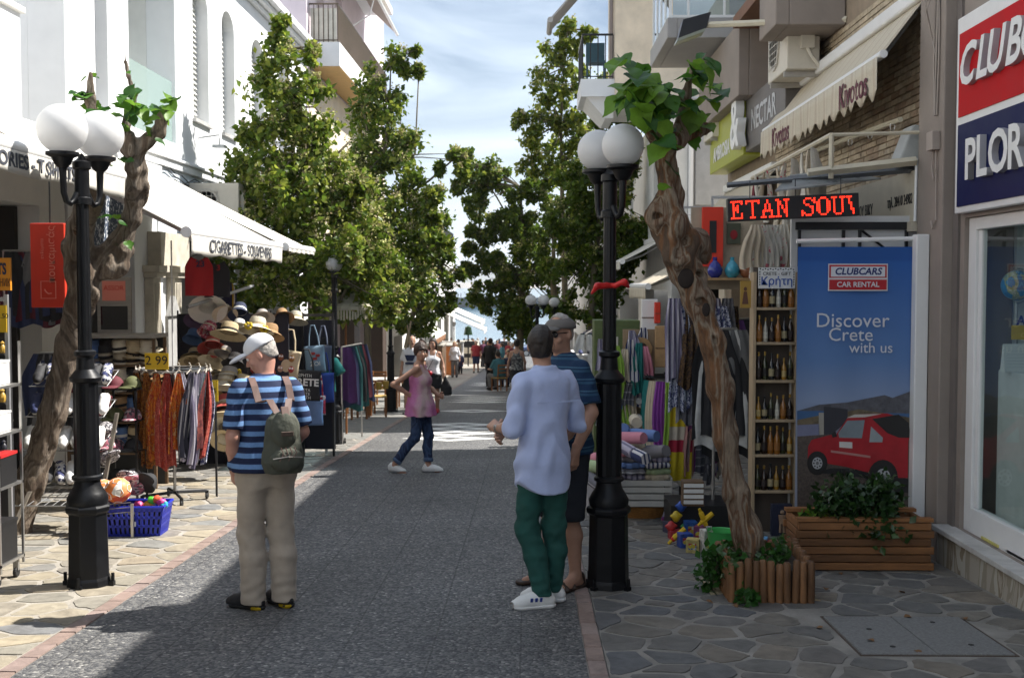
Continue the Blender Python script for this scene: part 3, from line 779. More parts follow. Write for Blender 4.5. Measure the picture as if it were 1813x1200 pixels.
b = MB(); b.box(-12.4,45.8,4.603,-5.7,92.2,4.85); put(b, 'cornice', WHITE_R, fb, bevel=.05)
b = MB(); b.box(-10,70,4.86,-6.55,88,7.4); put(b, 'roof_storey', WHITE_R, fb)
b = MB(); b.box(-10.3,69.7,7.403,-6.55,88.3,7.6); put(b, 'roof_slab', WHITE_R, fb)
for i in range(7): world_parent(window(fb, -6.0, 50.5+6*i, 52+6*i, 1, 3, -.2, ALU_W, GLASS_D, 1, True), fb)
world_parent(railing(fb, [(-6.1,70),(-6.1,91.5)], 4.86, 5.8, BLACK_M, .3), fb)
# ---------------- right side
RX = 3.15
rb = thing('rental_shop_building', 'taupe rendered building with large display window and marble step on the right', 'building', (RX, 6, gz(6)))
b = MB(); facade(b, RX, .35, -12, 8.42, -.6, 6.55, [(2.2,8.24,-.06,2.2,0)]); b.box(9,-12,-1,9.4,8.9,6.55); b.box(RX+.353,-12,-1,9,-11.7,6.55); b.box(RX+.353,-11.7,6.3,9,8.9,6.55)
b.box(RX+.353,8.3,-.6,9,8.42,6.55)
put(b, 'wall', TAUPE, rb)
b = MB(); b.box(RX-.10,8.42,-.6,RX+.4,8.96,6.55); put(b, 'pilaster', TAUPE, rb, bevel=.01)
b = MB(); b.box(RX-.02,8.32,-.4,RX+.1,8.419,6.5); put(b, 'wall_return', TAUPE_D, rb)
b = MB(); b.hexa([(RX-.10,2,-.5),(RX+.02,2,-.5),(RX+.02,8.4,-.5),(RX-.10,8.4,-.5)],[(RX-.10,2,-.105),(RX+.02,2,-.105),(RX+.02,8.4,-.105),(RX-.10,8.4,-.105)]); put(b, 'plinth', STAINED, rb)
b = MB(); b.box(RX-.14,2,-.103,RX+.16,8.41,-.063); put(b, 'step_slab', MARBLE, rb, bevel=.006)
# display window: frame, pane and the white room behind
b = MB(); xa, xb = RX+.03, RX+.11
b.box(xa,8.11,-.062,xb,8.238,2.198); b.box(xa,2.2,-.062,xb,2.3,2.198); b.box(xa,2.3,-.062,xb,8.11,.12); b.box(xa,2.3,2.11,xb,8.11,2.198); b.box(xa+.02,8.05,.122,xb-.02,8.108,2.108); b.box(xa,5.0,.12,xb,5.1,2.11)
wn = put(b, 'window', ALU_W, rb, bevel=.005)
b = MB(); b.box(RX+.064,5.1,.1,RX+.070,8.06,2.12); b.box(RX+.064,2.3,.1,RX+.070,5.0,2.12); p_ = b.build('pane', glass('shop pane', (.88,.93,.92), .06), wn)
b = MB(); b.box(5.6,2.2,-.2,5.7,8.25,2.25); b.box(RX+.36,8.2,-.2,5.6,8.25,2.25); b.box(RX+.36,2.2,2.2,5.6,8.2,2.25); b.box(RX+.12,2.2,-.2,5.6,8.2,-.06); put(b, 'showroom', M('showroom white', (.60,.62,.62), .6, var=.04), rb)
b = MB(); b.box(3.32,7.2,-.055,3.8,8.02,1.12); put(b, 'window_counter', M('counter white', (.62,.63,.62), .45), rb, bevel=.006)
b = MB(); b.box(RX+.90,7.0,-.05,RX+.92,7.98,2.12); put(b, 'partition', M('partition grey', (.45,.49,.52), .4), rb)
cl = thing('stone_clad_building', 'beige stone clad shop building with grey balconies hung over the pavement', 'building', (RX, 13, gz(13)))
CLADB = M('cladding bed', (.27,.21,.15), .9, var=.2, scale=5)
b = MB(); facade(b, RX+.03, .3, 8.97, 18.2, -1.2, 5.0, [(9.3,17.8,-1.3,1.95,0)]); put(b, 'wall', CLADB, cl)
b = MB(); b.box(9,8.97,-1,9.4,18.2,6.55); b.box(RX+.34,17.9,-1.2,9,18.2,6.55); b.box(RX+.03,8.97,5.003,RX+.33,18.2,6.55); b.box(RX+.335,8.97,6.4,9,17.9,6.55); put(b, 'upper_wall', GREYR, cl)
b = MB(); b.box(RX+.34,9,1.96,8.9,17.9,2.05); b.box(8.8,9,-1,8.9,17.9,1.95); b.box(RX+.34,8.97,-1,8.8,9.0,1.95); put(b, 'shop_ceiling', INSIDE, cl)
# the slips of the cladding, one by one where they show largest
SLIP = Mstone('stone slip', [(.36,.28,.19),(.44,.36,.25),(.30,.22,.15),(.40,.33,.24),(.48,.40,.29),(.33,.25,.17),(.27,.18,.12)], .8)
sm = []
for wd in (.16,.22,.28):
 q = MB(); q.hexa([(.0,-wd/2,-.026),(.0,wd/2,-.026),(.0,wd/2,.026),(.0,-wd/2,.026)][::-1], [(-.016,-wd/2+.004,-.022),(-.019,wd/2-.004,-.021),(-.014,wd/2-.004,.022),(-.018,-wd/2+.004,.021)][::-1]); sm.append((wd, q.mesh('stone_slip', SLIP)))
cnt = 0; runb = MB(); k = 0; z = 2.03; cells = []
while z < 4.3:
 y = 8.99 + (.07 if k % 2 else 0)
 while y < 15:
  wd, me = random.choice(sm); cells.append((y + wd/2, z, wd, me)); y += wd + .005
 z += .0575; k += 1
vis = [c for c in cells if c[0] < 14.6]
vis.sort(key=lambda c: c[0] + (0 if 2.3 < c[1] < 3.9 else 6))
for i, (y, z, wd, me) in enumerate(vis):
 if i < 298:
  o = inst('stone_slip', me, cl, (U(-.004,.006)+.03, y-13, z-gz(13)))
 else: runb.obox((RX+.03-.006, y, z), (.016+U(0,.012), wd-.006, .046))
o = put(runb, 'slip_run', SLIP, cl); tag(o, kind='stuff')
def balcony_box(parent, X0, X1, y0, y1, z0, z1, mat, name='balcony', floor=None):
 b = MB(); t = .14
 b.box(X0,y0,z0,X0+t,y1,z1); b.box(X0+t,y0,z0,X1,y0+t,z1); b.box(X0+t,y1-t,z0,X1,y1,z1); b.box(X0+t,y0+t,z0,X1,y1-t,z0+.16)
 o = put(b, name, mat, parent, bevel=.012)
 return o
balcony_box(cl, 2.47, RX+.02, 11.5, 12.3, 4.32, 5.4, TAUPE)
balcony_box(cl, 2.70, RX+.02, 14.75, 18.15, 4.16, 5.10, TAUPE)
b = MB(); b.box(2.62,12.33,5.0,RX+.02,14.72,5.14); put(b, 'timber_soffit', M('brown timber', (.16,.075,.04), .7, var=.3, scale=4, stretch=(1,8,1)), cl)
# glazed balcony on the storey above
gb = balcony_box(cl, 1.92, RX+.02, 15.9, 18.1, 5.14, 5.42, GREYR, 'glazed_balcony')
b = MB()
for i in range(5):
 y = 15.95+i*.52; b.box(1.95,y,5.42,1.99,y+.03,6.9)
for z in (5.42,6.35,6.88): b.box(1.945,15.93,z,1.995,18.08,z+.04)
for x in (2.2,2.7): b.box(x,15.93,5.42,x+.03,15.97,6.9)
for z in (5.423,6.353,6.883): b.box(1.997,15.92,z,3.1,15.96,z+.034)
b.build('frame', ALU_W, gb)
b = MB(); b.box(1.965,15.98,5.45,1.971,18.05,6.88); b.box(2.0,15.945,5.45,3.1,15.951,6.88); b.build('pane', glass('tinted pane', (.55,.66,.70), .35), gb)
aircon('large beige air conditioner bracketed to the stone wall beneath the balcony', (RX-.27, 12.5, 3.98), -PI/2).scale = (1.15,1.15,1.2)
aircon('smaller beige air conditioner farther along above the green shop sign', (RX-.24, 17.6, 3.95), -PI/2)
lw = thing('low_shop', 'low cream shop between the taller buildings on the right', 'building', (RX, 20, gz(20)))
b = MB(); facade(b, RX, .3, 18.25, 22.4, -1.5, 2.9, [(18.8,21.9,-1.5,1.7,0)]); b.box(RX+.303,18.25,2.7,8,22.4,2.9); b.box(7.7,18.25,-1.5,8,22.4,2.69); put(b, 'wall', CREAM_R, lw)
b = MB(); b.box(RX+.31,18.3,-1.5,7.69,18.4,2.68); b.box(RX+.31,22.25,-1.5,7.69,22.38,2.68); put(b, 'side_wall', INSIDE, lw)
cm = thing('cream_building', 'cream rendered upper storeys with small railed balcony behind the right trees', 'building', (RX, 28, gz(28)))
b = MB(); b.box(1.78,23.6,5.55,8,25.7,12.5); put(b, 'upper_wall', M('peeling cream render', (.66,.56,.43), .85, var=.2, scale=1.4, bump=.2), cm)
b = MB(); facade(b, RX-.3, .3, 22.6, 36, -2.5, 5.4, [(23.2,28.5,-2.5,1.6,0),(29.4,35.4,-2.5,1.6,0),(25,26,2.6,4.6,0),(31,32,2.6,4.6,0)]); b.box(7.7,22.9,-2.5,8,36,5.4); put(b, 'wall', WHITE_O, cm)
b = MB(); b.box(RX+.003,22.6,-2.5,8,22.9,5.4); put(b, 'side_wall', GREYR, cm); b = MB(); b.box(3.3,22.55,3.3,3.34,22.597,5.2); b.box(3.9,22.55,3.3,3.94,22.597,5.2); b.box(3.34,22.56,3.3,3.9,22.597,3.36); b.box(3.34,22.57,3.36,3.9,22.597,5.2); put(b, 'shutter_window', ALU_G, cm); b = MB(); b.tube([(3.2,22.5,5.3),(3.2,22.5,2.9)], .05, 8); put(b, 'drainpipe', ALU_W, cm)
b = MB(); b.box(RX+.01,22.95,1.62,7.7,36,1.7); b.box(7.6,22.95,-2.5,7.68,36,1.6); put(b, 'shop_ceiling', INSIDE, cm)
for y0 in (25,31): world_parent(window(cm, RX-.3, y0, y0+1, 2.6, 4.6, .2, ALU_W, GLASS_D), cm)
b = MB(); b.box(1.72,23.3,5.4,8.05,25.9,5.547); put(b, 'band', WHITE_O, cm)
b = MB(); b.box(1.08,23.7,5.62,1.777,25.6,5.98); b.hexa([(1.6,23.9,5.2),(1.77,23.9,5.2),(1.77,25.5,5.2),(1.6,25.5,5.2)],[(1.2,23.8,5.62),(1.77,23.8,5.62),(1.77,25.6,5.62),(1.2,25.6,5.62)]); put(b, 'balcony_slab', WHITE_R, cm)
world_parent(railing(cm, [(1.75,23.76),(1.12,23.76),(1.12,25.6)], 5.98, 6.9, BLACK_M, .13), cm)
b = MB(); b.hexa([(1.77,23.75,8.7),(1.77,24.9,8.7),(.45,24.9,7.2),(.45,23.75,7.2)],[(1.77,23.75,8.74),(1.77,24.9,8.74),(.43,24.9,7.23),(.43,23.75,7.23)]); b.tube([(.44,23.7,7.2),(.44,24.95,7.2)], .06, 8); put(b, 'balcony_awning', M('grey awning cloth', (.40,.38,.36), .9), cm)
b = MB(); b.box(1.775,24.2,6.0,1.77,25.2,8.2); put(b, 'balcony_door', M('brown door', (.14,.09,.06), .6), cm)
ch = thing('balcony_chair', 'dark chair standing on the small railed balcony', 'chair', (1.42,24.3,5.98))
b = MB(); b.box(-.2,-.2,.42,.2,.2,.46); b.build('seat', M('teal plastic', (.03,.09,.12), .5), ch); b = MB(); b.box(-.2,.17,.46,.2,.2,.9); b.build('backrest', M('teal plastic', (.03,.09,.12), .5), ch)
for sx_ in (-.18,.18):
 for sy_ in (-.18,.18):
  b = MB(); b.tube([(sx_,sy_,0),(sx_,sy_,.42)], .014, 6); b.build('leg', M('teal plastic', (.03,.09,.12), .5), ch)
fr = thing('far_right_building', 'pale shop row with white posts far down the right side', 'building', (2.0, 45, gz(45)))
b = MB(); facade(b, 1.9, .3, 36.4, 70, -4, 4.7, [(37+5.5*i,41.5+5.5*i,-4,-.2,0) for i in range(6)]); b.box(2.203,36.4,-4,9,36.7,4.7); b.box(8.7,36.7,-4,9,70,4.7); b.box(2.21,36.7,4.4,8.7,70,4.68); put(b, 'wall', WHITE_O, fr)
# ================================================================== SOFT BODIES (distance fields turned into one continuous surface)
class SDF:
 def __init__(s, lo, hi, h):
  s.lo = np.array(lo, np.float32); s.h = h
  s.n = np.maximum(4, np.ceil((np.array(hi)-s.lo)/h).astype(int)+1)
  ax = [s.lo[i] + h*np.arange(s.n[i], dtype=np.float32) for i in range(3)]
  s.X = ax[0][:,None,None]; s.Y = ax[1][None,:,None]; s.Z = ax[2][None,None,:]
  s.F = np.full(s.n, 1.0, np.float32)
 def _box(s, lo, hi):
  a = np.clip(np.floor((np.array(lo)-s.lo)/s.h).astype(int), 0, s.n); b = np.clip(np.ceil((np.array(hi)-s.lo)/s.h).astype(int)+1, 0, s.n)
  return tuple(slice(a[i], b[i]) for i in range(3))
 def apply(s, lo, hi, fn, k, sub=False):
  m = k + 2.5*s.h + .01
  sl = s._box([v-m for v in lo], [v+m for v in hi])
  if any(q.stop <= q.start for q in sl): return s
  d = fn(s.X[sl[0]], s.Y[:,sl[1]], s.Z[:,:,sl[2]]); f = s.F[sl]
  if sub: f = -f
  if k > 0:
   hh = np.maximum(k-np.abs(f-d), 0)/k; r = np.minimum(f, d) - hh*hh*k*.25
  else: r = np.minimum(f, d)
  s.F[sl] = -r if sub else r
  return s
 def cap(s, a, b, ra, rb=None, k=.03, flat=False, sub=False, flat0=False):
  rb = ra if rb is None else rb; a = np.array(a, float); b = np.array(b, float); ab = b-a; L2 = max(1e-9, ab@ab); ln = math.sqrt(L2); m = max(ra, rb)
  def fn(x, y, z):
   px, py, pz = x-a[0], y-a[1], z-a[2]
   t0 = (px*ab[0]+py*ab[1]+pz*ab[2])/L2; t = np.clip(t0, 0, 1)
   d = np.sqrt((px-t*ab[0])**2+(py-t*ab[1])**2+(pz-t*ab[2])**2) - (ra+(rb-ra)*t)
   if flat: d = np.maximum(d, (t0-1)*ln)
   if flat0: d = np.maximum(d, -t0*ln)
   return d
  return s.apply(np.minimum(a,b)-m, np.maximum(a,b)+m, fn, k, sub)
 def path(s, pts, rs, k=.03):
  for i in range(len(pts)-1): s.cap(pts[i], pts[i+1], rs[i], rs[i+1], k)
  return s
 def ell(s, c, r, rot=None, k=.03, sub=False):
  c = np.array(c, float); r = np.array(r, float); m = max(r)
  Rm = np.array(rot) if rot is not None else np.eye(3)
  def fn(x, y, z):
   px, py, pz = x-c[0], y-c[1], z-c[2]
   q = [(px*Rm[0][i]+py*Rm[1][i]+pz*Rm[2][i])/r[i] for i in range(3)]
   return (np.sqrt(q[0]**2+q[1]**2+q[2]**2+1e-9)-1)*min(r)
  return s.apply(c-m, c+m, fn, k, sub)
 def rings(s, prof, k=.03, flat=True):
  """upright lofted trunk: prof rows (z, cx, cy, rx, ry)"""
  P = np.array(sorted(prof), float); z0, z1 = P[0,0], P[-1,0]
  lo = [P[:,1].min()-P[:,3].max(), P[:,2].min()-P[:,4].max(), z0]; hi = [P[:,1].max()+P[:,3].max(), P[:,2].max()+P[:,4].max(), z1]
  def fn(x, y, z):
   zz = np.clip(z, z0, z1); cx, cy, rx, ry = [np.interp(zz, P[:,0], P[:,i]).astype(np.float32) for i in range(1,5)]
   q = np.sqrt(((x-cx)/rx)**2+((y-cy)/ry)**2+1e-9)
   d = (q-1)*np.minimum(rx, ry)
   return np.maximum(d, np.maximum(z0-z, z-z1))
  return s.apply(lo, hi, fn, k)
 def cut(s, n, p):        # keep the side n points away from
  n = np.array(n, float); n /= np.linalg.norm(n)
  s.F = np.maximum(s.F, ((s.X-p[0])*n[0]+(s.Y-p[1])*n[1]+(s.Z-p[2])*n[2]).astype(np.float32)); return s
 def rough(s, amp, f=20, seed=0, fx=(1,1,1), octs=2):
  rd = random.Random(seed); sl = slice(None)
  for o in range(octs):
   ff = f*(1.9**o); aa = amp/(1.8**o)
   a = [[rd.uniform(-1,1) for _ in range(3)] for _ in range(3)]
   t = 1
   for v in a:
    nn = math.sqrt(sum(q*q for q in v)); t = t*np.sin(ff*(s.X*v[0]/nn*fx[0]+s.Y*v[1]/nn*fx[1]+s.Z*v[2]/nn*fx[2])+rd.uniform(0,6)) if isinstance(t, np.ndarray) else np.sin(ff*(s.X*v[0]/nn*fx[0]+s.Y*v[1]/nn*fx[1]+s.Z*v[2]/nn*fx[2])+rd.uniform(0,6))
   s.F += (aa*t).astype(np.float32)
  return s
 def warp(s, fn): s.F = s.F + fn(s.X, s.Y, s.Z).astype(np.float32); return s
 def surf(s):
  F = s.F; n = F.shape; S = F < 0
  c = np.zeros((n[0]-1,n[1]-1,n[2]-1), np.int8)
  for i in (0,1):
   for j in (0,1):
    for k in (0,1): c += S[i:n[0]-1+i, j:n[1]-1+j, k:n[2]-1+k]
  act = (c > 0) & (c < 8); I = np.argwhere(act)
  if len(I) == 0: return np.zeros((0,3)), np.zeros((0,4), int)
  idx = np.full(act.shape, -1, np.int32); idx[act] = np.arange(len(I))
  corn = [(i,j,k) for i in (0,1) for j in (0,1) for k in (0,1)]
  V = {cc: F[I[:,0]+cc[0], I[:,1]+cc[1], I[:,2]+cc[2]] for cc in corn}
  acc = np.zeros((len(I),3)); num = np.zeros(len(I))
  for cc in corn:
   for a in range(3):
    if cc[a] == 0:
     dd = list(cc); dd[a] = 1; f0, f1 = V[cc], V[tuple(dd)]
     x = (f0 < 0) != (f1 < 0); t = np.where(x, f0/np.where(x, f0-f1, 1), 0)
     p = np.tile(np.array(cc, float), (len(I),1)); p[:,a] = t
     acc += p*x[:,None]; num += x
  P = s.lo + s.h*(I + acc/num[:,None])
  Q = []
  for a in range(3):
   b_, c_ = (a+1)%3, (a+2)%3
   s0 = [slice(None)]*3; s1 = [slice(None)]*3; s0[a] = slice(0,-1); s1[a] = slice(1,None)
   E = np.argwhere(S[tuple(s0)] != S[tuple(s1)])
   E = E[(E[:,b_] > 0) & (E[:,c_] > 0) & (E[:,b_] < n[b_]-1) & (E[:,c_] < n[c_]-1)]
   sg = S[E[:,0],E[:,1],E[:,2]]
   def g(db, dc):
    q = E.copy(); q[:,b_] -= db; q[:,c_] -= dc; return idx[q[:,0],q[:,1],q[:,2]]
   q = np.stack([g(1,1), g(0,1), g(0,0), g(1,0)], 1)
   q[~sg] = q[~sg][:, ::-1]; Q.append(q)
  return P, np.concatenate(Q)
 def build(s, name, mats, parent=None, extra=None, smooth=1):
  P, Q = s.surf()
  for _ in range(smooth):      # relax the surface a little
   acc = np.zeros_like(P); num = np.zeros(len(P))
   for i in range(4):
    np.add.at(acc, Q[:,i], P[Q[:,(i+1)%4]]); np.add.at(num, Q[:,i], 1)
   P = P*.45 + .55*acc/np.maximum(num,1)[:,None]
  if extra is not None:
   for P2, Q2 in extra: Q = np.concatenate([Q, Q2+len(P)]); P = np.concatenate([P, P2])
  return link(bpy.data.objects.new(name, npmesh(name, P, Q, mats, True)), parent)
# ------------------------------------------------------------------ people
def skin(name, col): return M(name, col, .5, var=.1, scale=14, bump=.08, bscale=90, spec=.4)
SK_PINK = skin('sun reddened skin', (.52,.27,.20)); SK_MID = skin('tanned skin', (.42,.235,.16)); SK_PALE = skin('fair skin', (.55,.33,.25))
HAIR_D = M('dark hair', (.018,.012,.009), .5, var=.5, scale=60, bump=.7, bscale=160, stretch=(1,1,.2))
HAIR_B = M('brown hair', (.035,.016,.009), .5, var=.5, scale=60, bump=.7, bscale=160, stretch=(1,1,.2))
HAIR_G = M('grey hair', (.35,.32,.29), .6, var=.3, scale=60, bump=.5, bscale=160)
HAIR_L = M('fair hair', (.36,.24,.12), .55, var=.4, scale=60, bump=.5, bscale=160)
EYE_W = M('eye white', (.7,.68,.65), .3, var=0); EYE_D = M('eye dark', (.02,.014,.01), .25, var=0); LIP = M('lips', (.42,.14,.12), .45, var=0)
def rotm(yaw, pitch, roll=0):
 return np.array((Matrix.Rotation(R(yaw),3,'Z') @ Matrix.Rotation(R(pitch),3,'X') @ Matrix.Rotation(R(roll),3,'Y')))
def hand(wr, d, nrm, s, curl=.5, side=1, thumb=.7):
 """palm, five unequal fingers bent at two knuckles and an opposed thumb; d along the hand, nrm out of the palm"""
 d = Vector(d).normalized(); nrm = Vector(nrm); nrm = (nrm - d*nrm.dot(d)).normalized(); sd = d.cross(nrm)*side
 wr = Vector(wr); lo = wr - Vector((.17,)*3)*s; hi = wr + Vector((.17,)*3)*s
 g = SDF(lo, hi, .0042)
 g.cap(wr - d*.03*s, wr + d*.012*s, .027*s, .026*s, .01)
 for u in (-.022,-.006,.010,.024): g.cap(wr+d*.008*s+sd*u*.75*s, wr+d*.085*s+sd*u*1.15*s, .0155*s, .0125*s, .014)
 for u, L_ in ((-.027,.060),(-.0095,.076),(.0085,.083),(.026,.074)):
  p = wr+d*.086*s+sd*u*s; a = curl*.8
  for f, rr in ((.45,.0088),(.33,.0082),(.24,.0072)):
   q = p + (d*math.cos(a)+nrm*math.sin(a)+sd*u*1.2)*L_*f*s; g.cap(p, q, rr*s, rr*.95*s, .005); p = q; a += curl*1.25
 p = wr+d*.018*s+sd*.026*s
 for dv, L_, rr in ((sd*.75+d*.75+nrm*.35*thumb, .042, .0125),(d*.95+sd*.25+nrm*.6*thumb, .034, .0105),(d*1+nrm*.75*thumb, .026, .0092)):
  q = p + dv.normalized()*L_*s; g.cap(p, q, rr*s, rr*.92*s, .008); p = q
 return g.surf()
def person(label, loc, rz=0, H=1.75, pose=None, skin_m=SK_MID, top=None, legs=None, shoes=None, hair=None, hat=None, group=None, res=.0075,
     girth=1.0, female=False, face=True, head=(0,0,0), hands=True, belly=0, extra=None):
 p = dict(hipR=(.088,0,.91), hipL=(-.088,0,.91), knR=(.095,.025,.49), knL=(-.095,.025,.49), anR=(.10,-.015,.085), anL=(-.10,-.015,.085),
    toR=(.02,1,0), toL=(-.02,1,0), shR=(.168,-.01,1.405), shL=(-.168,-.01,1.405), elR=(.245,-.035,1.15), elL=(-.245,-.035,1.15),
    wrR=(.25,.06,.91), wrL=(-.25,.06,.91), hdR=(0,.12,-1), hdL=(0,.12,-1), hnR=(-1,.2,0), hnL=(1,.2,0), curl=.55, lean=(0,0), neck=(0,0))
 if female: p.update(shR=(.148,-.01,1.40), shL=(-.148,-.01,1.40), elR=(.215,-.03,1.15), elL=(-.215,-.03,1.15))
 p.update(pose or {})
 s = H/1.75; A = {k: np.array(v, float)*s if isinstance(v, tuple) and len(v) == 3 else v for k, v in p.items()}
 for k in ('toR','toL','hdR','hdL','hnR','hnL'): A[k] = np.array(p[k], float)/np.linalg.norm(p[k])
 if female: prof = [(.84,.165,.11),(.92,.172,.118),(1.0,.15,.105),(1.08,.122,.09),(1.16,.13,.097),(1.27,.148,.115),(1.36,.15,.095),(1.43,.11,.075),(1.475,.055,.052)]
 else: prof = [(.84,.155,.105),(.92,.165,.115),(1.02,.156,.11),(1.12,.155,.112),(1.25,.172,.12),(1.36,.178,.108),(1.43,.135,.085),(1.485,.062,.058)]
 lean = A['lean']; hipm = (A['hipR']+A['hipL'])/2; hz_ = hipm[2]/s - .91
 def tor(z, rx, ry, inf=0):
  u = (z-.9)/.55; b_ = belly*math.exp(-((z-1.03)/.12)**2)
  return ((z+hz_)*s, hipm[0]+lean[0]*u*s, hipm[1]+lean[1]*u*s + b_*.6*s, (rx*girth+inf+b_*.35)*s, (ry*girth+inf+b_*.6)*s)
 tz = hz_*s; ntop = np.array([hipm[0]+(lean[0]*1.12+A['neck'][0])*s, hipm[1]+(lean[1]*1.12+A['neck'][1])*s, 0])
 Hc = np.array([ntop[0], ntop[1]+.03*s, (1.635*s)+tz]); HM = rotm(*head)
 hp = lambda x, y, z: Hc + HM @ (np.array([x,y,z])*s)
 pts = np.array([v for k, v in A.items() if isinstance(v, np.ndarray) and k[:2] in ('hi','kn','an','sh','el','wr')])
 lo = np.minimum(pts.min(0), Hc) - np.array([.17,.24,.1])*s; hi = np.maximum(pts.max(0), Hc) + np.array([.17,.24,.16])*s
 lo[2] = min(lo[2], pts[:,2].min()-.1); lo[2] = max(lo[2], -.02)
 root = thing('person', label, 'person', loc, rz, group)
 lower = legs or {}; shin_bare = lower.get('end', .08) > .2
 # ---- body
 g = SDF(lo, hi, res)
 g.rings([tor(*r) for r in prof], .03)
 g.cap((ntop[0],ntop[1]-.012*s,1.42*s+tz), hp(0,-.012,-.06), .057*s*(.86 if female else 1), .053*s*(.84 if female else 1), .035)
 nb_ = np.array([ntop[0], ntop[1]-.01*s, 1.455*s+tz])
 for S_ in 'RL':
  g.cap(A['sh'+S_]+np.array([0,0,.012*s]), nb_, .038*s, .05*s, .03)
  g.cap(A['sh'+S_], A['el'+S_], .050*s*girth**.5*(.80 if female else 1), .040*s*(.85 if female else 1), .03)
  g.cap(A['el'+S_], A['el'+S_]+(A['wr'+S_]-A['el'+S_])*.4, .042*s*(.84 if female else 1), .041*s*(.84 if female else 1), .02)
  g.cap(A['el'+S_]+(A['wr'+S_]-A['el'+S_])*.4, A['wr'+S_], .041*s*(.84 if female else 1), .027*s*(.9 if female else 1), .02)
  g.cap(A['hip'+S_], A['kn'+S_], .085*s*girth**.5, .058*s, .05)
  cm_ = A['kn'+S_]*.65+A['an'+S_]*.35 - A['to'+S_]*.018*s
  g.cap(A['kn'+S_], cm_, .054*s, .056*s, .03); g.cap(cm_, A['an'+S_], .055*s, .035*s, .03)
  to = A['to'+S_]; an = A['an'+S_]
  g.cap(an-to*.035*s-np.array([0,0,.045*s]), an+to*.11*s-np.array([0,0,.05*s]), .034*s, .031*s, .03); g.cap(an, an+to*.09*s-np.array([0,0,.045*s]), .035*s, .03*s, .03)
  g.cap(an+to*.10*s-np.array([0,0,.053*s]), an+to*.165*s-np.array([0,0,.06*s]), .033*s, .022*s, .02)
 if female and top and top.get('bust', True):
  for sx_ in (-1,1): g.ell((hipm[0]+sx_*.068*s+lean[0]*.7*s, hipm[1]+.085*s+lean[1]*.7*s, 1.255*s+tz), (.06*s,.055*s,.06*s), None, .04)
 # head: skull, jaw, nose, brow, ears
 g.ell(hp(0,-.008,.022), (.074*s,.094*s,.098*s), HM, .02); g.ell(hp(0,.022,-.045), (.056*s,.066*s,.068*s), HM, .035)
 g.ell(hp(0,.058,-.082), (.024*s,.022*s,.02*s), HM, .025)
 if res < .012:
  g.cap(hp(0,.086,.006), hp(0,.108,-.03), .009*s, .0135*s, .014); g.ell(hp(0,.076,.022), (.052*s,.018*s,.012*s), HM, .014)
  g.ell(hp(0,.083,-.058), (.024*s,.012*s,.011*s), HM, .012)
  for sx_ in (-1,1):
   g.ell(hp(sx_*.031,.092,.004), (.015*s,.011*s,.010*s), HM, .008, sub=True); g.ell(hp(sx_*.078,-.006,-.006), (.010*s,.02*s,.033*s), HM, .006); g.ell(hp(sx_*.042,.066,-.03), (.022*s,.018*s,.018*s), HM, .018)
 else: g.ell(hp(0,.09,-.02), (.016*s,.02*s,.03*s), HM, .015)
 ex = []
 for S_, sd in (('R',1),('L',-1)):
  if hands and res < .012: ex.append(hand(A['wr'+S_], A['hd'+S_], A['hn'+S_], s*(.9 if female else 1), A['curl'], sd))
  else:
   wv = A['wr'+S_]; hd = A['hd'+S_]; g.cap(wv, wv+hd*.09*s, .03*s, .034*s, .02); g.cap(wv+hd*.09*s, wv+hd*.15*s, .03*s, .02*s, .02)
 g.build('body', skin_m, root, ex)
 if face and res < .012:
  for sx_ in (-1,1):
   b = MB(); b.ball(hp(sx_*.031,.079,.004), .0125*s, 10, 8); b.build('eye', EYE_W, root, True)
   b = MB(); b.ball(hp(sx_*.031,.0875,.004), .0068*s, 8, 6); b.build('iris', EYE_D, root, True)
   b = MB(); b.tube([hp(sx_*.012,.094,.026), hp(sx_*.03,.094,.031), hp(sx_*.05,.08,.026)], .0042*s, 5); b.build('eyebrow', hair.get('mat', HAIR_D) if hair else HAIR_D, root, True)
  b = MB(); b.tube([hp(-.022,.087,-.056), hp(0,.0955,-.056), hp(.022,.087,-.056)], [.003*s,.007*s,.003*s], 6); b.build('mouth', LIP, root, True)
 elif face:
  b = MB(); b.ball(hp(-.03,.078,.008), .015*s, 6, 4, (1.2,.6,.6)); b.ball(hp(.03,.078,.008), .015*s, 6, 4, (1.2,.6,.6)); b.build('eyes', EYE_D, root, True)
 # ---- clothes
 if legs:
  inf = legs.get('inf', .016); e = legs.get('end', .06); l0 = lo - .03; h0 = np.minimum(hi + .03, 1e3)
  h0 = np.array([hi[0]+.03, hi[1]+.03, (legs.get('waist',1.0)+.06)*s+tz]); g = SDF(l0, h0, res)
  W = legs.get('waist', 1.0); pr = [r for r in prof if r[0] <= W] ;
  pr = [(.80,.13,.10)] + pr; pr.append((W, np.interp(W, [r[0] for r in prof], [r[1] for r in prof]), np.interp(W, [r[0] for r in prof], [r[2] for r in prof])))
  g.rings([tor(*r, inf*.7) for r in pr], .035)
  if legs.get('skirt'):
   g.rings([tor(e, .20, .15, inf), tor(.7,.19,.14,inf), tor(.84,.175,.125,inf), tor(.95,.165,.115,inf)], .02)
  else:
   kr = legs.get('knee', .075); ar = legs.get('ankle', .068)
   for S_ in 'RL':
    hp_, kn, an = A['hip'+S_], A['kn'+S_], A['an'+S_]
    g.cap(hp_+(0,0,-.03*s), kn, (.088*girth**.5+inf)*s, kr*s, .045)
    if e < .45:
     ek = an + (kn-an)*((e-.085)/.405); cm2 = kn*.62+an*.38 - A['to'+S_]*.016*s; rm = (kr*.55+ar*.45+.004)*s
     g.cap(kn, cm2, kr*s, rm, .03); g.cap(cm2, ek, rm, ar*s, .02, flat=True)
  g.rough(legs.get('fold', .004), 24, 3, (1,1,1.6));
